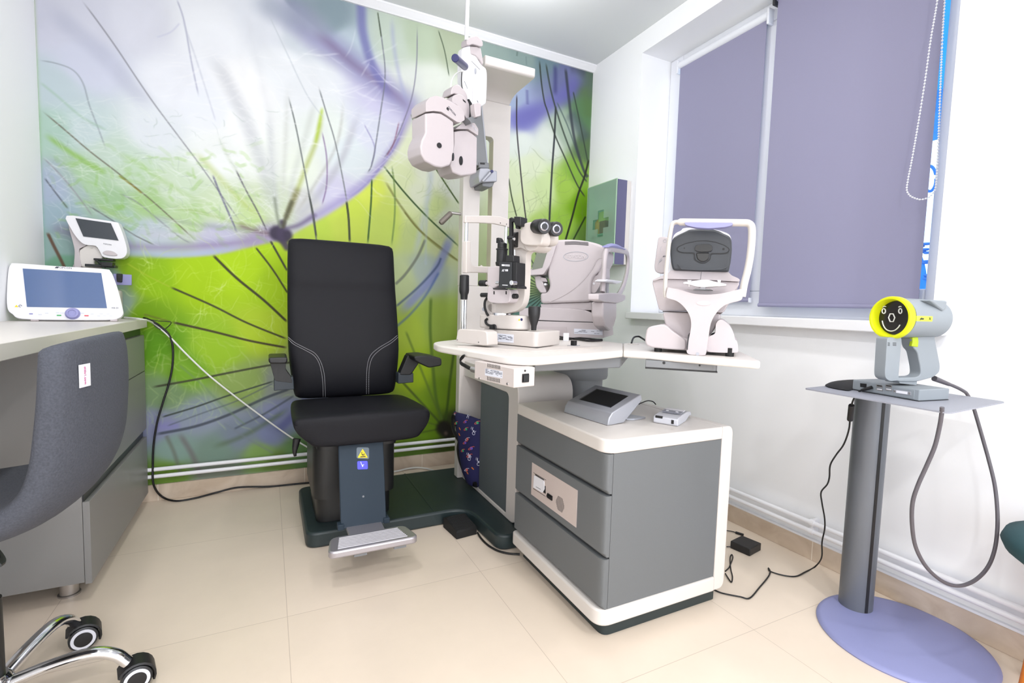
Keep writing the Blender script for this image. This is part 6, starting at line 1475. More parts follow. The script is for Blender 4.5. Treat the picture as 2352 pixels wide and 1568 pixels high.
# ================================================================== instrument facing the room (tonometer-like head)
ZW = zm(1470, 490, 0.21689)
BO = hZ(ZT, 1600, 816); FR = Frame(BO, math.atan2(-0.77, 0.64))
t = fthing('eye_pressure_meter', 'white instrument with dark visor and arched head rest facing the room', 'instrument', FR)
def w_(x, y, v=0.0): q = FR.uw(v, *ZW(x, y)); return (q[0], max(q[1], 0.0006))
def wp_(mb, pts, v0, v1, r=0.0, seg=5): P = [w_(x, y, v0) for x, y in pts]; return mb.prism(rnd(P, r, seg) if r else P, v0, v1)
# front stem with the Y-shaped yoke
yk = [(488, 1500), (498, 1400), (528, 1280), (546, 1160), (520, 1060), (450, 970), (380, 920), (290, 900), (272, 880), (290, 775), (330, 790), (440, 812), (560, 850), (700, 862), (850, 850), (960, 826), (1085, 793), (1092, 810), (1088, 900), (1060, 925), (960, 945), (870, 985), (800, 1060), (755, 1140), (735, 1220), (722, 1330), (700, 1480), (690, 1508)]
b = MB(); wp_(b, yk, 0.0, 0.045, 0.018, 6); yo = obj('yoke_stem', b, M_dev, t, bevel=0.012, seg=4)
c = w_(673, 948, 0.0); rx = (w_(748, 948)[0] - w_(598, 948)[0]) / 2; rz = abs(w_(673, 922)[1] - w_(673, 976)[1]) / 2
b = MB(); b.prism(ell(c[0], c[1], rx, rz, 28), -0.0012, 0.002); obj('oval_badge', b, mat('pinkish silver badge', (206, 192, 196), 0.3), yo)
c = w_(609, 1487); b = MB(); b.cyl((c[0], -0.001, c[1]), (c[0], 0.002, c[1]), 0.0052, n=16); obj('screw', b, M_silver, yo)
# yoke top tray (dips between the arms)
b = MB(); P0 = [w_(x, y, 0.0) for x, y in [(440, 805), (920, 830), (850, 850), (700, 862), (560, 850)]]; P1 = [w_(x, y, 0.07) for x, y in [(440, 795), (920, 822), (850, 830), (700, 835), (560, 828)]]
b = MB(); wp_(b, [(330, 792), (440, 800), (920, 830), (1000, 822), (880, 900), (480, 880)], 0.03, 0.09, 0.01); obj('yoke_tray', b, M_dev, t, bevel=0.008)
# head rest arch
VA = 0.022
def wa(x, y, v=VA): p = w_(x, y, v); return Vector((p[0], v, p[1]))
arch = [wa(276, 890), wa(268, 830), wa(270, 700), wa(288, 500), wa(308, 300), wa(332, 150), wa(352, 105), wa(400, 92), wa(560, 92), wa(800, 96), wa(1080, 100), wa(1150, 108), wa(1182, 150), wa(1184, 260), wa(1168, 440), wa(1140, 600), wa(1105, 740), wa(1080, 880)]
b = MB(); b.tube(arch, lambda f: (0.0085 if f < 0.45 else 0.011, 0.016), n=14, flat=(1, 0, 0)) if False else b.tube(arch, lambda f: (0.016, 0.0065) if f < 0.42 else (0.016, 0.0105), n=14, flat=(0, 1, 0)); obj('head_rest_arch', b, M_lam, t)
b = MB(); wp_(b, [(470, 95), (985, 98), (980, 125), (900, 145), (730, 158), (600, 150), (500, 130), (474, 115)], 0.0, 0.03, 0.006); obj('forehead_pad', b, M_lilac, t, bevel=0.004, seg=3)
# chin rest
b = MB(); wp_(b, [(455, 742), (460, 728), (530, 722), (640, 702), (720, 702), (800, 726), (890, 742), (918, 752), (905, 766), (800, 770), (700, 778), (600, 776), (520, 750)], -0.02, 0.04, 0.006); cn = obj('chin_rest', b, M_devw, t, bevel=0.004, seg=3)
for x in (522, 838): b = MB(); wp_(b, [(x - 20, 705), (x + 20, 706), (x + 14, 726), (x + 8, 775), (x - 8, 775), (x - 12, 726)], 0.0, 0.012); obj('paper_pin', b, M_devw, cn)
b = MB(); wp_(b, [(640, 775), (695, 777), (692, 805), (640, 800)], 0.0, 0.03); obj('chin_post', b, M_silver, cn)
b = MB(); wp_(b, [(590, 795), (740, 798), (770, 812), (560, 808)], 0.0, 0.05); obj('chin_post_collar', b, M_arm, cn)
# upper body behind
VB = 0.13
b = MB(); wp_(b, [(130, 722), (150, 700), (210, 695), (640, 702), (1048, 728), (1050, 760), (1000, 820), (940, 950), (880, 1052), (500, 1035), (240, 1030), (200, 1015), (165, 880), (135, 760)], VB - 0.03, VB + 0.22, 0.008); obj('mid_housing', b, M_dev, t, bevel=0.006, seg=3)
b = MB(); wp_(b, [(240, 1032), (500, 1040), (500, 1052), (240, 1042)], VB - 0.025, VB + 0.2); wp_(b, [(805, 1048), (872, 1052), (850, 1066), (805, 1062)], VB - 0.025, VB + 0.2); obj('gap_line', b, mat('brown shadow line', (96, 84, 80), 0.6), t)
b = MB(); wp_(b, [(128, 715), (140, 700), (230, 660), (290, 640), (330, 600), (640, 600), (940, 620), (965, 655), (1040, 685), (1060, 705), (1050, 722), (640, 700), (210, 692), (160, 712)], VB - 0.04, VB + 0.21, 0.008); ub = obj('upper_skirt', b, M_dev, t, bevel=0.006, seg=3)
p0, p1 = w_(652, 618, VB - 0.04), w_(640, 700, VB - 0.04); b = MB(); b.cyl((p0[0], VB - 0.0405, p0[1]), (p1[0], VB - 0.0405, p1[1]), 0.0008, n=6); obj('seam', b, M_arm, ub)
b = MB(); wp_(b, [(345, 250), (380, 205), (440, 180), (450, 155), (560, 148), (700, 150), (860, 185), (940, 215), (965, 255), (972, 340), (965, 450), (935, 600), (330, 600), (300, 660), (330, 450)], VB - 0.03, VB + 0.20, 0.012); hb = obj('head_body', b, M_devw, t, bevel=0.01, seg=3)
b = MB(); wp_(b, [(160, 620), (150, 560), (190, 270), (200, 250), (230, 242), (310, 255), (320, 300), (290, 600), (240, 640)], VB + 0.05, VB + 0.08, 0.01); mn = obj('side_monitor', b, M_dev, t, bevel=0.006, seg=3)
p = w_(264, 290, VB + 0.05); b = MB(); b.tube([(p[0] + 0.005 * math.cos(a), VB + 0.0492, p[1] + 0.005 * math.sin(a)) for a in [k * .45 for k in range(15)]], 0.0006, n=5, sub=1); obj('round_mark', b, M_silver, mn)
b = MB(); wp_(b, [(240, 462), (250, 447), (258, 447), (250, 462)], VB + 0.0490, VB + 0.05); wp_(b, [(258, 460), (264, 446), (271, 446), (266, 460)], VB + 0.0490, VB + 0.05); obj('emblem', b, M_text, mn)
b = MB()
for ln in [[(188, 545), (210, 500), (220, 480), (206, 520), (238, 490)], [(195, 500), (222, 500), (230, 470)], [(225, 350), (215, 395), (222, 410)]]:
    b.tube([(w_(x, y, VB + 0.05)[0], VB + 0.0494, w_(x, y, VB + 0.05)[1]) for x, y in ln], 0.0006, n=4, sub=2)
obj('cable_shadow_mark', b, M_silver, mn)
# dark visor
vz = [(348, 602), (330, 540), (318, 430), (322, 330), (345, 262), (400, 225), (480, 190), (520, 168), (640, 158), (780, 166), (850, 190), (880, 210), (950, 240), (970, 280), (974, 380), (962, 500), (938, 620), (600, 612)]
b = MB(); wp_(b, vz, VB - 0.055, VB + 0.0, 0.008); vs = obj('visor', b, M_dgrey, t, bevel=0.012, seg=4)
b = MB(); wp_(b, [(384, 375), (400, 350), (480, 315), (600, 290), (700, 285), (800, 300), (900, 335), (948, 370), (950, 395), (925, 425), (860, 432), (755, 430), (745, 490), (720, 508), (690, 530), (640, 530), (600, 508), (572, 490), (568, 425), (440, 420), (395, 400)], VB - 0.0575, VB - 0.05, 0.006); obj('window_outline', b, M_black, vs)
b = MB(); wp_(b, [(392, 375), (410, 355), (480, 322), (600, 298), (700, 294), (800, 308), (895, 342), (938, 372), (940, 392), (920, 416), (860, 422), (745, 420), (735, 484), (715, 500), (688, 522), (642, 522), (604, 500), (582, 484), (578, 415), (444, 412), (402, 396)], VB - 0.0585, VB - 0.052, 0.006); wn = obj('sensor_window', b, M_dgrey, vs, bevel=0.001)
b = MB(); wp_(b, [(580, 355), (600, 335), (650, 330), (660, 324), (740, 326), (765, 345), (768, 380), (750, 402), (640, 408), (600, 398), (580, 390)], VB - 0.068, VB - 0.056, 0.005); obj('nozzle_housing', b, mat('olive dark plastic', (50, 50, 50), 0.35), wn, bevel=0.004)
b = MB(); wp_(b, [(590, 415), (738, 415), (728, 480), (690, 512), (642, 512), (604, 482)], VB - 0.064, VB - 0.056, 0.006); obj('lower_sensor', b, mat('olive dark plastic', (50, 50, 50), 0.35), wn, bevel=0.003)
for x, y, r_ in ((884, 378, 0.0035), (470, 368, 0.0022)):
    p = w_(x, y, VB - 0.058); b = MB(); b.cyl((p[0], VB - 0.0595, p[1]), (p[0], VB - 0.058, p[1]), r_, n=12); obj('sensor_hole', b, M_black, wn)
b = MB(); wp_(b, [(390, 530), (420, 565), (500, 585), (700, 588), (880, 580), (930, 545), (915, 578), (860, 596), (640, 602), (440, 592)], VB - 0.062, VB - 0.05, 0.004); obj('visor_ledge', b, M_dgrey, vs, bevel=0.003)
# pedestal: flaring base with two shoulders
b = MB(); wp_(b, [(236, 1045), (500, 1050), (850, 1062), (850, 1110), (760, 1270), (540, 1460), (500, 1450), (470, 1430), (340, 1300), (280, 1200), (262, 1160)], 0.07, 0.25, 0.01); obj('pedestal', b, M_dev, t, bevel=0.01, seg=3)
b = MB(); wp_(b, [(60, 1390), (50, 1330), (68, 1230), (95, 1200), (180, 1180), (270, 1172), (340, 1240), (430, 1300), (490, 1340), (490, 1450), (320, 1440), (115, 1420)], 0.03, 0.24, 0.012); bs_ = obj('base', b, M_dev, t, bevel=0.01, seg=3)
b = MB(); wp_(b, [(720, 1300), (800, 1280), (800, 1160), (850, 1115), (900, 1140), (960, 1200), (1000, 1290), (1005, 1340), (1036, 1370), (1040, 1460), (1030, 1476), (860, 1475), (700, 1466)], 0.03, 0.24, 0.012); obj('base_shoulder', b, M_dev, bs_, bevel=0.008, seg=3)
b = MB(); wp_(b, [(420, 1300), (540, 1340), (1030, 1340), (1036, 1474), (700, 1466), (420, 1446)], 0.035, 0.26, 0.008); obj('base_core', b, M_dev, bs_, bevel=0.006)
b = MB(); wp_(b, [(492, 1440), (496, 1400), (508, 1290), (520, 1268), (522, 1275), (508, 1400), (504, 1445)], -0.002, 0.03); obj('seam', b, M_ddgrey, yo)
for u_, v0 in ((w_(170, 1460)[0], 0.05), (w_(950, 1500)[0], 0.04), (w_(250, 1460)[0], 0.22), (w_(900, 1500)[0], 0.22)):
    b = MB(); b.lathe([(0.012, 0.0), (0.012, 0.026)], (u_, v0, 0.0), n=14); obj('rubber_foot', b, M_rubber, t)
b = MB(); P_ = [hZ(ZT, *ZW(x, y)) for x, y in [(75, 1385), (20, 1362), (-20, 1358), (-70, 1362), (-92, 1385)]]
lc = thing('instrument_cable', 'short black cable from the visor instrument into the table grommet', 'cable', (P_[4].x, P_[4].y, ZT))
o_ = Vector((P_[4].x, P_[4].y, ZT))
b.tube([P_[4] - o_ + Vector((0, 0, 0.003)), P_[3] - o_ + Vector((0, 0, 0.018)), P_[2] - o_ + Vector((0, 0, 0.022)), P_[1] - o_ + Vector((0, 0, 0.016)), P_[0] - o_ + Vector((0, 0, 0.010))], 0.0036, n=8); obj('cord', b, M_cable, lc)
b = MB(); b.lathe([(0.022, 0.0003), (0.022, 0.002), (0.018, 0.003)], (0.01, 0, 0), n=20); obj('grommet', b, M_lam, lc)

# ================================================================== drawer cabinet of the unit
t = thing('drawer_cabinet', 'white and grey drawer cabinet with built-in printer panel beside the column', 'cabinet', (1.14, 1.4, 0))
TD = Vector((1.14, 1.4, 0))
def D_(mb, pts, a0, a1, plane):
    k = {'vw': (1, 2, 0), 'uw': (0, 2, 1), 'uv': (0, 1, 2)}[plane]
    return mb.prism([(p[0] - TD[k[0]], p[1] - TD[k[1]]) for p in pts], a0 - TD[k[2]], a1 - TD[k[2]], plane)
b = MB(); D_(b, rnd([(0.905, 1.66), (0.905, 1.135), (1.385, 1.135), (1.385, 1.66)], [.01, .03, .01, .01]), 0.0, 0.05, 'uv'); obj('plinth', b, M_plat, t, bevel=0.002)
b = MB()
D_(b, rnd([(0.873, 1.69), (0.873, 1.113), (1.352, 1.113), (1.352, 1.69)], [0.02, 0.045, 0, 0], 8), 0.576, 0.618, 'uv')
top = obj('top_slab', b, M_lam, t, bevel=0.005, seg=3)
b = MB(); D_(b, rnd([(0.868, 1.69), (0.868, 1.109), (1.352, 1.109), (1.352, 1.69)], [0.02, 0.05, 0, 0], 8), 0.050, 0.100, 'uv'); obj('bottom_slab', b, M_lam, t, bevel=0.006, seg=3)
b = MB(); D_(b, rnd([(1.3525, 0.618), (1.402, 0.618), (1.402, 0.050), (1.3525, 0.050)], [0, 0.035, 0.035, 0], 8), 1.113, 1.69, 'uw'); obj('side_stile', b, M_lam, t, bevel=0.004, seg=3)
b = MB(); D_(b, rect(0.915, 1.352, 1.121, 1.688), 0.1, 0.576, 'uv'); obj('carcass', b, M_darkgap, t)
b = MB(); D_(b, rect(0.9035, 1.351, 1.1165, 1.1205), 0.1005, 0.5755, 'uv'); obj('side_panel', b, M_greym, t)
def drawer(za, zb):
    b = MB(); D_(b, rnd([(0.8785, 1.688), (0.8785, 1.1165), (0.9022, 1.1165), (0.9022, 1.688)], [0, 0.035, 0, 0], 10), za + 0.012, zb, 'uv')
    # tapering lower lip leaves the finger groove
    P = rnd([(0.8785, 1.688), (0.8785, 1.1165), (0.9022, 1.1165), (0.9022, 1.688)], [0, 0.035, 0, 0], 10)
    Q = rnd([(0.8905, 1.688), (0.8905, 1.1165), (0.9022, 1.1165), (0.9022, 1.688)], [0, 0.02, 0, 0], 10)
    f = lambda L: [(p[0] - TD.x, p[1] - TD.y) for p in L]
    b.prism(f(Q), za, za + 0.012, 'uv', None, f(P))
    return obj('drawer', b, M_greym, t, ang=30)
d1 = drawer(0.455, 0.5745); d2 = drawer(0.262, 0.449); d3 = drawer(0.1005, 0.256)
d1.name = 'drawer'
# printer panel in the middle drawer
ZX = zm(1220, 1040, 0.14035)
MP = basis(Vector((0.8785, 1.40, 0.35)) - TD, (0, -1, 0), (0, 0, 1))
def pp(x, y): p = hX(0.8785, *ZX(x, y)) - TD; q = MP.inverted() @ p; return q.x, q.y
b = MB(); b.prism(rect(-0.157, 0.143, -0.053, 0.069), 0.0, 0.0012, 'uv', MP); pn = obj('printer_panel', b, mat('pinkish beige panel', (206, 192, 186), 0.5, noise=0.02), d2)
c4 = [pp(45, 320), pp(235, 432), pp(240, 700), pp(40, 580)]
b = MB(); b.prism([pp(42, 316), pp(250, 440), pp(250, 446), pp(42, 322)], 0.0012, 0.0016, 'uv', MP); b.prism([pp(72, 345), pp(215, 432), pp(215, 446), pp(72, 360)], 0.0012, 0.0018, 'uv', MP); b.prism([pp(228, 535), pp(242, 540), pp(242, 665), pp(200, 640), pp(228, 590)], 0.0012, 0.0018, 'uv', MP); b.prism([pp(40, 575), pp(240, 706), pp(240, 712), pp(40, 583)], 0.0012, 0.0016, 'uv', MP); obj('paper_slot', b, M_black, pn)
b = MB(); b.prism(rnd([pp(62, 362), pp(222, 456), pp(228, 590), pp(196, 648), pp(48, 560)], 0.003), 0.0012, 0.004, 'uv', MP); pr = obj('paper_roll', b, M_whitesign, pn)
b = MB(); MPd = MP @ Matrix.Translation((0, 0, 0.003)); a, c = pp(95, 550), pp(172, 600); b.prism([pp(95, 546), pp(172, 590), pp(172, 596), pp(95, 552)], 0.0041, 0.0045, 'uv', MP); obj('print', b, M_text, pr)
b = MB(); s0, s1 = pp(277, 650), pp(354, 780); b.prism(rect(s0[0], s1[0], s1[1], s0[1], .002), 0.0012, 0.0045, 'uv', MP); b.prism(rect(s0[0] + .003, s1[0] - .003, s1[1] + .004, s0[1] - .004, .001), 0.0045, 0.008, 'uv', MP); obj('rocker_switch', b, M_black, pn)
b = MB()
cx2, cy2 = pp(478, 835)
for i in range(-10, 11):
    for j in range(-8, 9):
        x, y = j * 0.0031, i * 0.0026
        if abs(x) / 0.027 + abs(y) / 0.045 < 1.08 and abs(y) < 0.026: b.prism(rect(cx2 + x - .0008, cx2 + x + .0008, cy2 + y - .0008, cy2 + y + .0008), 0.0012, 0.0015, 'uv', MP)
obj('speaker_holes', b, M_ddgrey, pn)

# ------------------------------------------------------------------ touch controller and pocket printer on the cabinet
ZK = zm(1280, 860, 0.14456); ZZ = 0.6185
k0, k1 = hZ(ZZ, *ZK(100, 602)), hZ(ZZ, *ZK(800, 815))
d = k1 - k0; FR = Frame(k0, math.atan2(d.y, d.x)); LK = math.hypot(d.x, d.y)
t = fthing('touch_controller', 'silver wedge-shaped touch controller with dark screen on the drawer cabinet', 'controller', FR)
def kv(x, y): return FR.vw(LK, *ZK(x, y))
A0, A1, A2, A3, A4 = kv(800, 812), kv(830, 690), kv(876, 605), kv(1332, 316), kv(1352, 400)
A5 = kv(1240, 545)
prof = [(0.0, 0.0005), (A1[0] * .8, A1[1]), (A2[0] - 0.004, A2[1] - 0.006), A2, A3, A4, A5, (0.075, 0.002), (0.03, 0.0005)]
b = MB(); b.prism(prof, 0.0, LK, 'vw'); obj('casing', b, M_silver, t, bevel=0.003)
tp0 = Vector((0, A2[0], A2[1])); tpd = Vector((0, A3[0] - A2[0], A3[1] - A2[1])).normalized()
MK = basis(tp0, (1, 0, 0), tpd)
nK = FR.v * 0 ; 
zax = MK.to_3x3() @ Vector((0, 0, 1)); nW = FR.u * zax.x + FR.v * zax.y + Vector((0, 0, 1)) * zax.z
def kt(x, y):
    pw = hit(FR.o + FR.u * tp0.x + FR.v * tp0.y + Vector((0, 0, tp0.z)), nW, *ZK(x, y)); l = Vector(FR.loc(pw)); q = MK.inverted() @ l; return q.x, q.y
b = MB(); b.prism([kt(340, 398), kt(625, 228), kt(1135, 345), kt(850, 532)], 0.0002, 0.0012, 'uv', MK); obj('screen_rim', b, M_chrome, t)
b = MB(); b.prism([kt(365, 405), kt(632, 240), kt(1122, 348), kt(850, 520)], 0.001, 0.002, 'uv', MK); obj('screen', b, mat('black display glass', (24, 24, 26), 0.1, coat=0.5), t)
b = MB(); P = [FR.uv(0.003, *ZK(x, y)) for x, y in [(760, 800), (1235, 652), (1262, 690), (1225, 715), (920, 780)]]
b.prism(rnd([(LK * 0.3, 0.09), (P[1][0] - 0.02, 0.06), P[3], (P[3][0] + 0.0, P[3][1] + 0.06), (LK * 0.3, 0.15)], 0.006), 0.0006, 0.006, 'uv'); obj('foot_plate', b, M_silver, t)
b = MB(); p = FR.uv(0.006, *ZK(1130, 690)); b.box(LK * 0.35, LK - 0.012, 0.085, 0.10, 0.006, 0.04); obj('hinge', b, M_black, t)
lc = thing('controller_cable', 'thin dark cable behind the touch controller on the drawer cabinet', 'cable', tuple(hZ(ZZ, *ZK(1565, 475))))
o_ = hZ(ZZ, *ZK(1565, 475))
b = MB(); b.tube([hZ(ZZ + 0.003, *ZK(1565, 475)) - o_, hZ(ZZ + 0.012, *ZK(1520, 430)) - o_, hZ(ZZ + 0.016, *ZK(1440, 415)) - o_, hZ(ZZ + 0.01, *ZK(1360, 440)) - o_, hZ(ZZ + 0.004, *ZK(1290, 470)) - o_], 0.0022, n=7); obj('cord', b, M_cable, lc)

k0, k1 = hZ(ZZ, *ZK(1522, 765)), hZ(ZZ, *ZK(1912, 828)); k2 = hZ(ZZ, *ZK(2190, 700))
d = k1 - k0; FR = Frame(k0, math.atan2(d.y, d.x)); LK = math.hypot(d.x, d.y); WK = FR.loc(k2)[1]
t = fthing('pocket_charger', 'small pale grey device with two round buttons on the drawer cabinet', 'device', FR)
h0 = FR.uw(0, *ZK(1505, 640))[1]
prof = [(0, 0.004), (0, h0 * .85), (0.006, h0), (WK * .35, h0 * 1.12), (WK * .7, h0 * 1.15), (WK * .9, h0 * 1.0), (WK, h0 * .75), (WK, 0.008), (WK * .85, 0.012), (WK * .6, 0.0), (0.004, 0.0)]
M_pd = mat('pale lilac grey plastic', (206, 207, 214), 0.45)
b = MB(); b.prism(prof, 0.0, LK, 'vw'); obj('casing', b, M_pd, t, bevel=0.003)
MQ = Matrix.Translation((0, 0, h0 * 1.085 + 0.0008)) @ Matrix.Rotation(math.atan(h0 * .12 / (WK * .3)), 4, 'X')
def zt(x, y): p = FR.uv(h0 * 1.09, *ZK(x, y)); return p
b = MB(); P = [zt(1625, 548), zt(1690, 505), zt(2060, 548), zt(1980, 612)]
b.prism([(LK * .16, WK * .30), (LK * .92, WK * .30), (LK * .92, WK * .50), (LK * .16, WK * .50)], -0.001, 0.0012, 'uv', MQ); ctl = obj('button_strip', b, mat('mid lilac grey plastic', (150, 152, 164), 0.5), t)
b = MB(); b.prism([(LK * .16, WK * .51), (LK * .92, WK * .51), (LK * .92, WK * .64), (LK * .16, WK * .64)], -0.001, 0.0012, 'uv', MQ); obj('print_strip', b, M_whitesign, ctl)
for u_ in (0.32, 0.72):
    b = MB(); b.prism(ell(LK * u_, WK * .40, 0.0052, 0.0046, 18), 0.0012, 0.0026, 'uv', MQ); obj('round_button', b, M_whitesign, ctl)
b = MB(); b.box(LK * .08, LK * .38, -0.0012, 0.004, h0 * .72, h0 * 1.02); obj('sensor_window', b, M_black, t, bevel=0.001)
b = MB(); b.box(LK * .74, LK * .84, -0.0012, 0.001, h0 * .25, h0 * .75); obj('power_socket', b, M_black, t)

# ================================================================== foot pedal with cord
ZE = zm(860, 980, 0.21686)
k0, k1, k2 = hZ(0, *ZE(870, 1195)), hZ(0, *ZE(1085, 1138)), hZ(0, *ZE(668, 992))
d = k1 - k0; FR = Frame(k0, math.atan2(d.y, d.x)); LK = math.hypot(d.x, d.y); WK = 0.135
t = fthing('foot_pedal', 'black ribbed foot pedal on the floor against the base plate', 'pedal', FR)
b = MB(); b.prism([(0, 0.0), (0, 0.032), (0.004, 0.036), (0.11, 0.052), (WK, 0.045), (WK, 0.0)], 0, LK, 'vw'); obj('housing', b, M_rubber, t, bevel=0.003)
b = MB()
sl = math.atan2(0.016, 0.106)
for k in range(15):
    f = k / 14; b.cyl((0.004, 0.006 + 0.10 * f, 0.0363 + 0.0155 * f), (LK - 0.004, 0.006 + 0.10 * f, 0.0363 + 0.0155 * f), 0.0024, n=8)
obj('ribbed_tread', b, M_rubber, t)
o_ = hZ(0, *ZE(1540, 1345))
cbl = thing('pedal_cord', 'black cord curving over the floor from foot pedal to drawer cabinet', 'cable', tuple(o_))
b = MB(); b.tube([hZ(0.012, *ZE(1092, 1120)) - o_] + [hZ(0.005, *ZE(x, y)) - o_ for x, y in [(1130, 1180), (1200, 1250), (1300, 1308), (1420, 1340), (1540, 1348)]], 0.0042, n=8); obj('cord', b, M_cable, cbl)

# ================================================================== cords, adapter
def depth_path(pts, t0, t1):
    n = len(pts) - 1
    L = [0]
    for a, c in zip(pts, pts[1:]): L.append(L[-1] + math.hypot(c[0] - a[0], c[1] - a[1]))
    return [CAM + ray(*p) * (t0 + (t1 - t0) * l / L[-1]) for p, l in zip(pts, L)]
def tdep(p): return (Vector(p) - CAM).dot(FW)
def cord(name, label, P, r, m, extra=None, n=8, sub=6):
    o_ = Vector(P[0]); t = thing(name, label, 'cable', tuple(o_))
    b = MB(); b.tube([Vector(p) - o_ for p in P], r, n=n, sub=sub); obj('cord', b, m, t)
    return t, o_
ZO = zm(1660, 1100, 0.29853)
k0, k1, k2 = hZ(0, *ZO(207, 596)), hZ(0, *ZO(294, 548)), hZ(0, *ZO(114, 548))
FR = Frame(k0, math.atan2((k1 - k0).y, (k1 - k0).x)); l1 = (k1 - k0).length
hh = FR.uw(0, *ZO(207, 540))[1]
t = fthing('power_adapter', 'black power adapter block lying on the floor by the skirting', 'adapter', FR)
b = MB(); b.box(0, l1, 0, 0.085, 0, hh); obj('casing', b, M_black, t, bevel=0.003)
cord('adapter_cord', 'thin black cord from the floor adapter behind the drawer cabinet', [hZ(0.006, *ZO(x, y)) for x, y in [(126, 552), (95, 528), (60, 521), (30, 520)]], 0.0022, M_cable)
P = [hZ(0.004, *ZO(x, y)) for x, y in [(20, 708), (48, 680), (66, 640), (78, 600), (70, 580), (58, 600), (58, 650), (64, 700), (75, 750), (68, 792), (48, 770), (20, 725)]]
cord('cord_loop', 'small loop of thin black cord on the floor against the drawer cabinet', P, 0.0022, M_cable)
P = [hZ(0.006, *ZO(x, y)) for x, y in [(30, 395), (70, 402), (100, 410), (125, 418), (160, 429)]]
b = MB(); t, o_ = cord('loose_plug', 'loose black barrel plug lying on the floor near the skirting', P[:4], 0.0022, M_cable)
b = MB(); b.cyl(P[2] - o_, P[4] - o_, 0.0055); obj('plug', b, M_black, t)

# black and white leads hanging off the end of the worktop
yw = YB - 0.030
ZY = zm(290, 480, 0.3954)
P = [hZ(0.896, 290, 724), hZ(0.896, 318, 727), hY(2.80, 345, 735), hY(2.81, 372, 752), hY(2.81, 390, 772), hY(2.81, 397, 800), hY(2.81, 396, 840), hY(2.81, 388, 880), hY(2.81, 374, 925), hY(2.81, 361, 970), hY(2.81, 353, 1020), hY(2.81, 351, 1070)] + [hZ(0.03, 353, 1113), hZ(0.006, 372, 1140), hZ(0.005, 405, 1150), hZ(0.005, 450, 1143), hZ(0.005, 500, 1130), hZ(0.005, 548, 1119), hZ(0.005, 620, 1117), hZ(0.005, 680, 1111), hZ(0.005, 726, 1107)]
P[12] = hY(2.80, 353, 1113)
for i in range(13, len(P)):
    if P[i].y > 2.832: q = [(372,1140),(405,1150),(450,1143),(500,1130),(548,1119),(620,1117),(680,1111),(726,1107)][i - 13]; P[i] = hY(2.832, *q); P[i].z = max(P[i].z, 0.005)
cord('black_lead', 'black lead hanging from the worktop and running over the floor to the chair', P, 0.0048, M_cable)
P = [hZ(0.896, 286, 729), hZ(0.896, 325, 733), hY(2.80, 352, 742), hY(2.81, 388, 772), hY(2.815, 430, 815), hY(2.815, 480, 862), hY(2.815, 540, 910), hY(2.815, 600, 955), hY(2.81, 660, 998), hY(2.81, 705, 1026), hY(2.81, 735, 1042)]
cord('white_lead', 'white lead stretched diagonally across the mural behind the black chair', P, 0.0042, M_wcable)
P = [hY(2.81, 340, 733), hY(2.815, 365, 737), hY(2.815, 392, 739), hY(2.815, 388, 748), hY(2.815, 375, 757), hY(2.812, 360, 752), hY(2.81, 350, 742)]
cord('lead_loop', 'thin black loop of lead beside the end of the worktop', P, 0.0018, M_cable)
P = [hZ(0.008, *ZE(x, y)) for x, y in [(120, 478), (180, 478), (260, 465), (340, 440), (440, 432), (530, 438), (600, 455), (650, 475), (690, 488), (740, 486)]]
P = [Vector((p.x, min(p.y, YB - 0.02), p.z)) for p in P]
cord('white_floor_lead', 'white lead lying on the floor between base plate and skirting', P, 0.0055, M_wcable)

# ================================================================== stand with plate
SX_, SY_ = 1.757, 0.745
t = thing('device_stand', 'lilac grey pedestal stand with round foot and thin rectangular plate', 'stand', (SX_, SY_, 0))
b = MB(); b.lathe([(0.2235, 0.0), (0.225, 0.004), (0.221, 0.010), (0.21, 0.013)], n=72); obj('foot_plate', b, M_base, t, ang=50)
cxs, cys = hZ(0.012, 1966, 1388).x, hZ(0.012, 1966, 1388).y
cc = Vector((1.792 - SX_, 0.897 - SY_, 0)); rc = 0.049
b = MB(); n = 40; ring = [(cc.x + rc * math.cos(2 * math.pi * k / n), cc.y + rc * math.sin(2 * math.pi * k / n)) for k in range(n)]
b.prism(ring, 0.013, 0.7645, 'uv'); colm = obj('column', b, M_stand, t)
vd = Vector((-1.79, -0.9, 0)).normalized(); side = Vector((vd.y, -vd.x, 0)) * -1
rgt = Vector((math.cos(YAW), -math.sin(YAW), 0))
gd = (vd * math.sqrt(1 - 0.62 ** 2) + Vector((-vd.y, vd.x, 0)) * 0.62)
if gd.dot(rgt) < 0: gd = (vd * math.sqrt(1 - 0.62 ** 2) - Vector((-vd.y, vd.x, 0)) * 0.62)
tg = Vector((-gd.y, gd.x, 0)); g0 = cc + gd * rc
b = MB(); P = [g0 - tg * 0.005 - gd * 0.004, g0 + tg * 0.005 - gd * 0.004, g0 + tg * 0.005 + gd * 0.0008, g0 - tg * 0.005 + gd * 0.0008]; b.prism([(p.x, p.y) for p in P], 0.014, 0.764, 'uv'); obj('groove_strip', b, M_black, colm)
ZP_ = 0.768
pc = [hZ(ZP_, 1845, 891), hZ(ZP_, 2180, 948), hZ(ZP_, 2311, 922)]
far = pc[0] + pc[2] - pc[1]
print('PLATE', pc, far)
outl = [(p.x - SX_, p.y - SY_) for p in (pc[0], pc[1], pc[2], far)]
b = MB(); b.prism(rnd(outl, 0.02, 6), ZP_ - 0.0035, ZP_, 'uv'); obj('top_plate', b, M_plate, t)

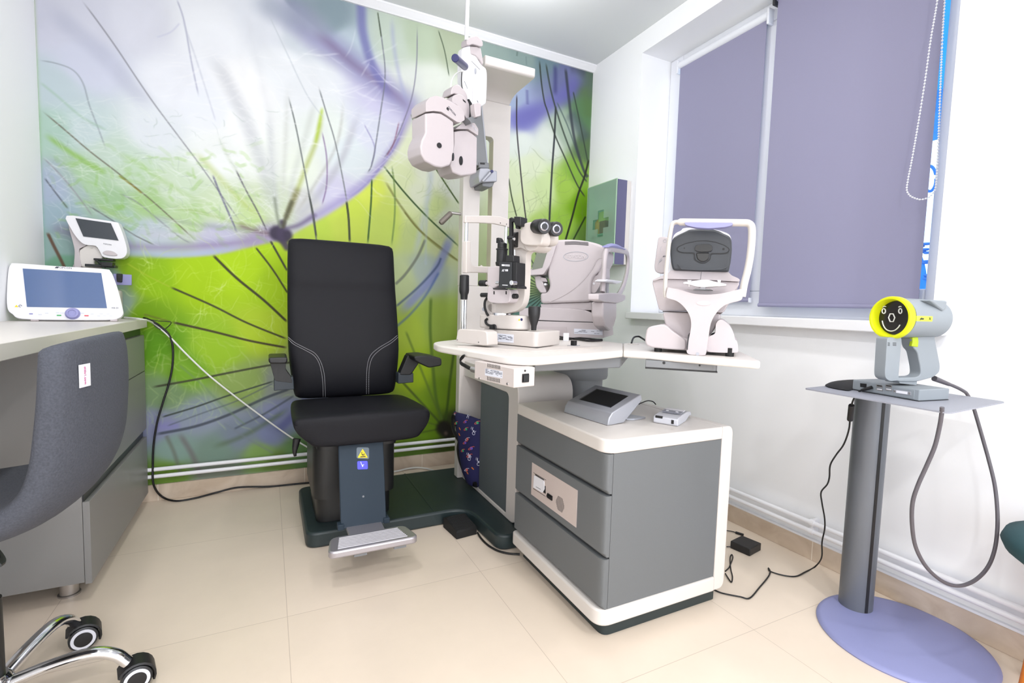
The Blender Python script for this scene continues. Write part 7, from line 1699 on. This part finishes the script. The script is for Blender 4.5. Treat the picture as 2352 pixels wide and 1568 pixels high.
# ------------------------------------------------------------------ dock box on the plate
ZN = zm(1840, 660, 0.20408); ZB2 = ZP_ + 0.0006
k0, k1, k2 = hZ(ZB2, *ZN(574, 1150)), hZ(ZB2, *ZN(1325, 1282)), hZ(ZB2, *ZN(1556, 1247))
FR = Frame(k0, math.atan2((k1 - k0).y, (k1 - k0).x)); LN = math.hypot((k1 - k0).x, (k1 - k0).y); WN = 0.125
hN = FR.uw(0, *ZN(592, 1032))[1]
t = fthing('docking_box', 'pale grey docking box with ports standing on the thin plate', 'box', FR)
b = MB(); b.prism(rnd([(0, 0), (LN, 0), (LN, WN), (0, WN)], 0.004), 0.001, hN - 0.001, 'uv'); bx_ = obj('casing', b, M_pgrey, t, bevel=0.002)
b = MB(); b.prism(rect(0.0, LN, 0.0, WN), 0.0, 0.001, 'uv'); obj('rubber_sheet', b, M_black, t)
b = MB(); b.prism(rect(0.002, LN - 0.012, -0.0015, 0.004), 0.004, hN - 0.004, 'uv'); fp = obj('port_panel', b, M_pgrey, t, bevel=0.0006)
def nn(x, y): return FR.uw(-0.0015, *ZN(x, y))
def port(pts, m, nm, d=0.0008, par=fp): b = MB(); b.prism([nn(*p) for p in pts], -0.0015 - d, -0.001); return obj(nm, b, m, par)
port([(666, 1076), (738, 1084), (736, 1130), (668, 1118)], M_black, 'socket')
for x0 in (850, 953):
    for yy in (1092, 1130):
        port([(x0, yy), (x0 + 70, yy + 9), (x0 + 70, yy + 36), (x0, yy + 27)], M_steel, 'usb_port')
        port([(x0 + 8, yy + 6), (x0 + 62, yy + 14), (x0 + 62, yy + 24), (x0 + 8, yy + 16)], M_black if yy == 1092 else M_whitesign, 'port_core', 0.0014)
port([(1048, 1146), (1240, 1172), (1238, 1212), (1046, 1186)], M_silver, 'video_port'); port([(1075, 1156), (1200, 1174), (1198, 1202), (1073, 1184)], M_whitesign, 'port_core', 0.0014)
for x, y in ((1056, 1168), (1222, 1192)):
    p = nn(x, y); b = MB(); b.cyl((p[0], -0.0035, p[1]), (p[0], -0.001, p[1]), 0.0026, n=10); obj('screw', b, M_steel, fp)
# ------------------------------------------------------------------ hand-held vision screener on the box
VO = hit(k0 + FR.v * WN * 0.5, (FR.v), *ZN(1200, 1060)); 
FV = Frame((VO.x, VO.y, ZB2 + hN), R(-12))
t = fthing('vision_screener', 'grey vision screener with yellow ring and smiling face, standing in its dock', 'instrument', FV)
def S_(x, y, v=0.0): return FV.uw(v, *ZN(x, y))
c0, c1 = S_(1000, 338), S_(1600, 330)
rt, rb = S_(1010, 95)[1], S_(1010, 583)[1]; RR = (rt - rb) / 2 * 0.985; zc = (rt + rb) / 2
u0 = c0[0]; u1 = u0 + 0.163
print('SCREENER', FV.o, RR, u0, u1)
A_ = Vector((u0, 0, zc)); U_ = Vector((1, 0, 0))
b = MB(); b.lathe([(RR * .93, 0.0225), (RR * .93, (u1 - u0) * 0.55), (RR * .90, (u1 - u0) * .98), (RR * .80, (u1 - u0) * 1.03), (RR * .55, (u1 - u0) * 1.08)], A_, U_, 48); obj('barrel', b, M_pgrey, t, ang=30)
b = MB(); b.lathe([(RR * .80, 0.022), (RR * .83, 0.002), (RR * .88, -0.004), (RR * .96, -0.004), (RR, 0.001), (RR, 0.014), (RR * .93, 0.018), (RR * .90, 0.018), (RR * .80, 0.0225)], A_, U_, 56); obj('front_ring', b, M_yel, t, ang=50)
b = MB(); b.lathe([(RR * .80, 0.021), (RR * .79, 0.0215)], A_, U_, 48); fc = obj('face_disc', b, mat('black face glass', (26, 26, 24), 0.2), t)
uf = u0 + 0.0205
def f_(x, y): q = FV.vw(uf, *ZN(x, y)); return Vector((uf - 0.0004, q[0], q[1]))
def fl(pts, r=0.0016, sub=4, closed=False): b = MB(); P = [f_(*p) for p in pts]; b.tube(P, r, n=6, sub=sub); return obj('face_line', b, M_whitesign, fc)
fl([(932 + 19 * math.cos(a), 265 + 27 * math.sin(a)) for a in [k * math.pi / 9 for k in range(19)]])
fl([(1118 + 17 * math.cos(a), 265 + 27 * math.sin(a)) for a in [k * math.pi / 9 for k in range(19)]])
fl([(918, 222), (935, 213), (957, 214)]); fl([(1100, 222), (1115, 213), (1130, 216)])
fl([(1003, 297), (1038, 297), (1056, 340), (1038, 384), (1004, 384), (986, 340), (1003, 297), (1038, 297)], sub=1)
fl([(914, 374), (928, 425), (958, 470), (1005, 490), (1055, 482), (1095, 450), (1115, 420)])
b = MB(); MBd = basis((0, -RR * 0.932, zc), (1, 0, 0), (0, 0, 1))
e0, e1 = FV.uw(-RR * .93, *ZN(1300, 350)), FV.uw(-RR * .93, *ZN(1480, 350))
hz = 0.0042
# badge bent around the barrel
rs = []
for u_ in (e0[0], e1[0]):
    pass
b = MB(); n = 6; rA = RR * .9335
b.rings([[(u_, -rA * math.cos(a), zc + rA * math.sin(a)) for a in [(-0.13 + 0.26 * k / n) for k in range(n + 1)]] + [(u_, -(rA - .003) * math.cos(a), zc + (rA - .003) * math.sin(a)) for a in [(0.13 - 0.26 * k / n) for k in range(n + 1)]] for u_ in (e0[0], e1[0])]); bd_ = obj('name_badge', b, mat('lime badge', (206, 222, 70), 0.5), t)
text('lettering', 'plus', 0.0085, M_ddgrey, MBd @ Matrix.Translation((e0[0] * .68 + e1[0] * .32, 0.0, 0.0006)), bd_, bold=0.0002, shear=0.2)
text('lettering', 'X', 0.0095, M_ddgrey, MBd @ Matrix.Translation((e0[0] * .18 + e1[0] * .82, 0.0, 0.0006)), bd_, bold=0.0001)
b = MB(); b.prism([S_(1455, 145, -RR * .9), S_(1500, 140, -RR * .9), S_(1648, 150, -RR * .9), S_(1640, 230, -RR * .9), S_(1600, 270, -RR * .9)], -RR * .9, RR * .1); obj('rear_grip_horn', b, M_pgrey, t, bevel=0.004)
def h_(pts, v0, v1, nm, m=M_pgrey, r=0.004, bev=0.004, par=t): b = MB(); b.prism(rnd([S_(*p, v0) for p in pts], r), v0, v1); return obj(nm, b, m, par, bevel=bev)
h_([(970, 560), (1134, 565), (1128, 640), (1096, 1010), (1108, 1045), (1000, 1055), (950, 1020), (944, 960), (962, 680)], -0.018, 0.014, 'front_handle', r=0.008)
h_([(1245, 560), (1500, 520), (1520, 640), (1566, 880), (1560, 950), (1490, 1010), (1310, 1058), (1085, 1058), (1085, 1016), (1300, 1010), (1350, 985), (1345, 900), (1308, 720), (1262, 680)], -0.016, 0.016, 'pistol_grip', r=0.010, bev=0.006)
h_([(1256, 562), (1318, 556), (1326, 610), (1318, 672), (1246, 662), (1258, 620)], -0.0175, -0.008, 'trigger', M_ygreen, 0.003, 0.002)
h_([(1100, 1045), (1305, 1050), (1300, 1098), (1110, 1078)], -0.012, 0.03, 'dock_neck', r=0.002, bev=0.002)
b = MB()
for x, w in ((975, 22), (1032, 38)):
    for k in range(3): b.prism([S_(x, 620 + k * 14, -0.018), S_(x + w, 622 + k * 14, -0.018), S_(x + w, 628 + k * 14, -0.018), S_(x, 626 + k * 14, -0.018)], -0.0185, -0.0178)
obj('speaker_slits', b, M_black, t)
# its lead: out of the grip, over the plate, through a hole and hanging in a big loop
g0_ = FV.o + FV.u * S_(1500, 1015)[0] + Vector((0, 0, S_(1500, 1020)[1]))
dA = tdep(g0_)
pa = [(2146, 869), (2165, 877), (2190, 886), (2212, 897), (2222, 906)]
Pl = depth_path(pa, dA, tdep(hZ(ZP_, 2222, 906)))
q2 = tdep(hZ(ZP_, 2160, 945))
loop = [(2222, 906), (2234, 930), (2245, 965), (2258, 1010), (2272, 1060), (2284, 1110), (2290, 1160), (2291, 1210), (2285, 1260), (2270, 1300), (2245, 1328), (2215, 1343), (2185, 1343), (2155, 1328), (2125, 1298), (2103, 1255), (2095, 1205), (2096, 1155), (2108, 1115), (2128, 1070), (2147, 1025), (2158, 980), (2163, 948), (2164, 935)]
Lp = depth_path(loop, tdep(Pl[-1]), q2)
t, o_ = cord('screener_lead', 'thick grey lead of the vision screener hanging in a big loop below the plate', Pl + Lp[1:], 0.0048, M_gcable, n=10)
b = MB(); b.cyl(Pl[0] - o_, Pl[2].lerp(Pl[1], 0.4) - o_, 0.008, 0.0055); obj('strain_relief', b, M_gcable, t)
# thin supply lead from the box down to the floor
pz = k0 + FR.u * 0
pf = [(2003, 889), (1990, 891), (1975, 898), (1963, 912), (1956, 930), (1953, 950), (1950, 985), (1938, 1020), (1920, 1045), (1907, 1068), (1905, 1095), (1900, 1112), (1886, 1130), (1888, 1155), (1894, 1190), (1894, 1215), (1888, 1245), (1887, 1280)]
sx0 = tdep(k0 + FR.u * LN * .25); fl0 = hZ(0.004, 1872, 1301)
Pq = depth_path(pf, sx0 - 0.02, tdep(fl0) - 0.05)
gr = [hZ(0.004, x, y) for x, y in [(1872, 1301), (1850, 1313), (1828, 1323), (1800, 1321), (1770, 1312), (1765, 1304), (1769, 1312), (1764, 1325), (1745, 1348), (1722, 1373), (1700, 1370), (1660, 1362), (1640, 1354)]]
t, o_ = cord('supply_lead', 'thin black supply lead from the docking box down to and across the floor', Pq + gr, 0.0026, M_cable)
a, c = Pq[4], Pq[6]
b = MB(); b.cyl(Vector(a).lerp(c, 0.0) - o_, Vector(a).lerp(c, 0.62) - o_, 0.0085, n=12); obj('ferrite_bead', b, M_black, t, bevel=0.002)
b = MB(); b.cyl(Pq[0] - o_, Pq[2].lerp(Pq[1], .3) - o_, 0.0048, 0.0042, n=12); obj('plug', b, M_black, t)
# soft black pouch on the plate
P = [hZ(ZP_, *ZN(x, y)) for x, y in [(268, 1112), (470, 1160), (575, 1155), (578, 1060), (400, 1068)]]
o_ = hZ(ZP_, *ZN(430, 1110))
t = thing('cloth_pouch', 'flat black cloth pouch lying on the plate left of the docking box', 'pouch', tuple(o_))
pts = [(p.x - o_.x, p.y - o_.y) for p in P]; dv = FR.v
pts[3] = (pts[3][0] + dv.x * .04, pts[3][1] + dv.y * .04)
lo = spl2(pts, 4); cxp = sum(p[0] for p in lo) / len(lo); cyp = sum(p[1] for p in lo) / len(lo)
b = MB(); b.rings([[(cxp + (x - cxp) * s_, cyp + (y - cyp) * s_, z) for x, y in lo] for s_, z in ((0.96, 0.0005), (1.0, 0.003), (0.85, 0.008), (0.5, 0.011), (0.2, 0.012))]); obj('cloth', b, M_rubber, t, ang=70)

# ================================================================== upholstered chair cut by the right edge
t = thing('upholstered_chair', 'teal upholstered chair with orange legs cut off by the right edge', 'chair', (1.83, 0.36, 0))
b = MB()
sc = Vector((0, 0, 0.408))
prof = [(0.02, -0.052), (0.10, -0.050), (0.155, -0.036), (0.188, -0.010), (0.198, 0.012), (0.190, 0.034), (0.15, 0.044), (0.02, 0.048)]
b = MB(); b.lathe([(r, z + 0.408) for r, z in prof], (-0.005, 0.0, 0), n=40); obj('seat', b, M_teal, t, ang=70)
for x, y in ((0.065, 0.142), (0.09, -0.13), (-0.12, 0.10), (-0.12, -0.13)):
    b = MB(); b.cyl((x, y, 0), (x * .75, y * .75, 0.37), 0.014, 0.018, n=14); obj('leg', b, M_orange, t)
b = MB(); P = []
for k in range(13):
    a = -0.9 + 1.8 * k / 12; P.append((0.165 * math.cos(a) - 0.05, 0.19 * math.sin(a)))
b.rings([[(x * s_, y * s_, z) for x, y in P] + [((x) * s_ * .86, y * s_ * .86, z) for x, y in P[::-1]] for s_, z in ((0.8, 0.44), (0.86, 0.52), (0.88, 0.62))]);
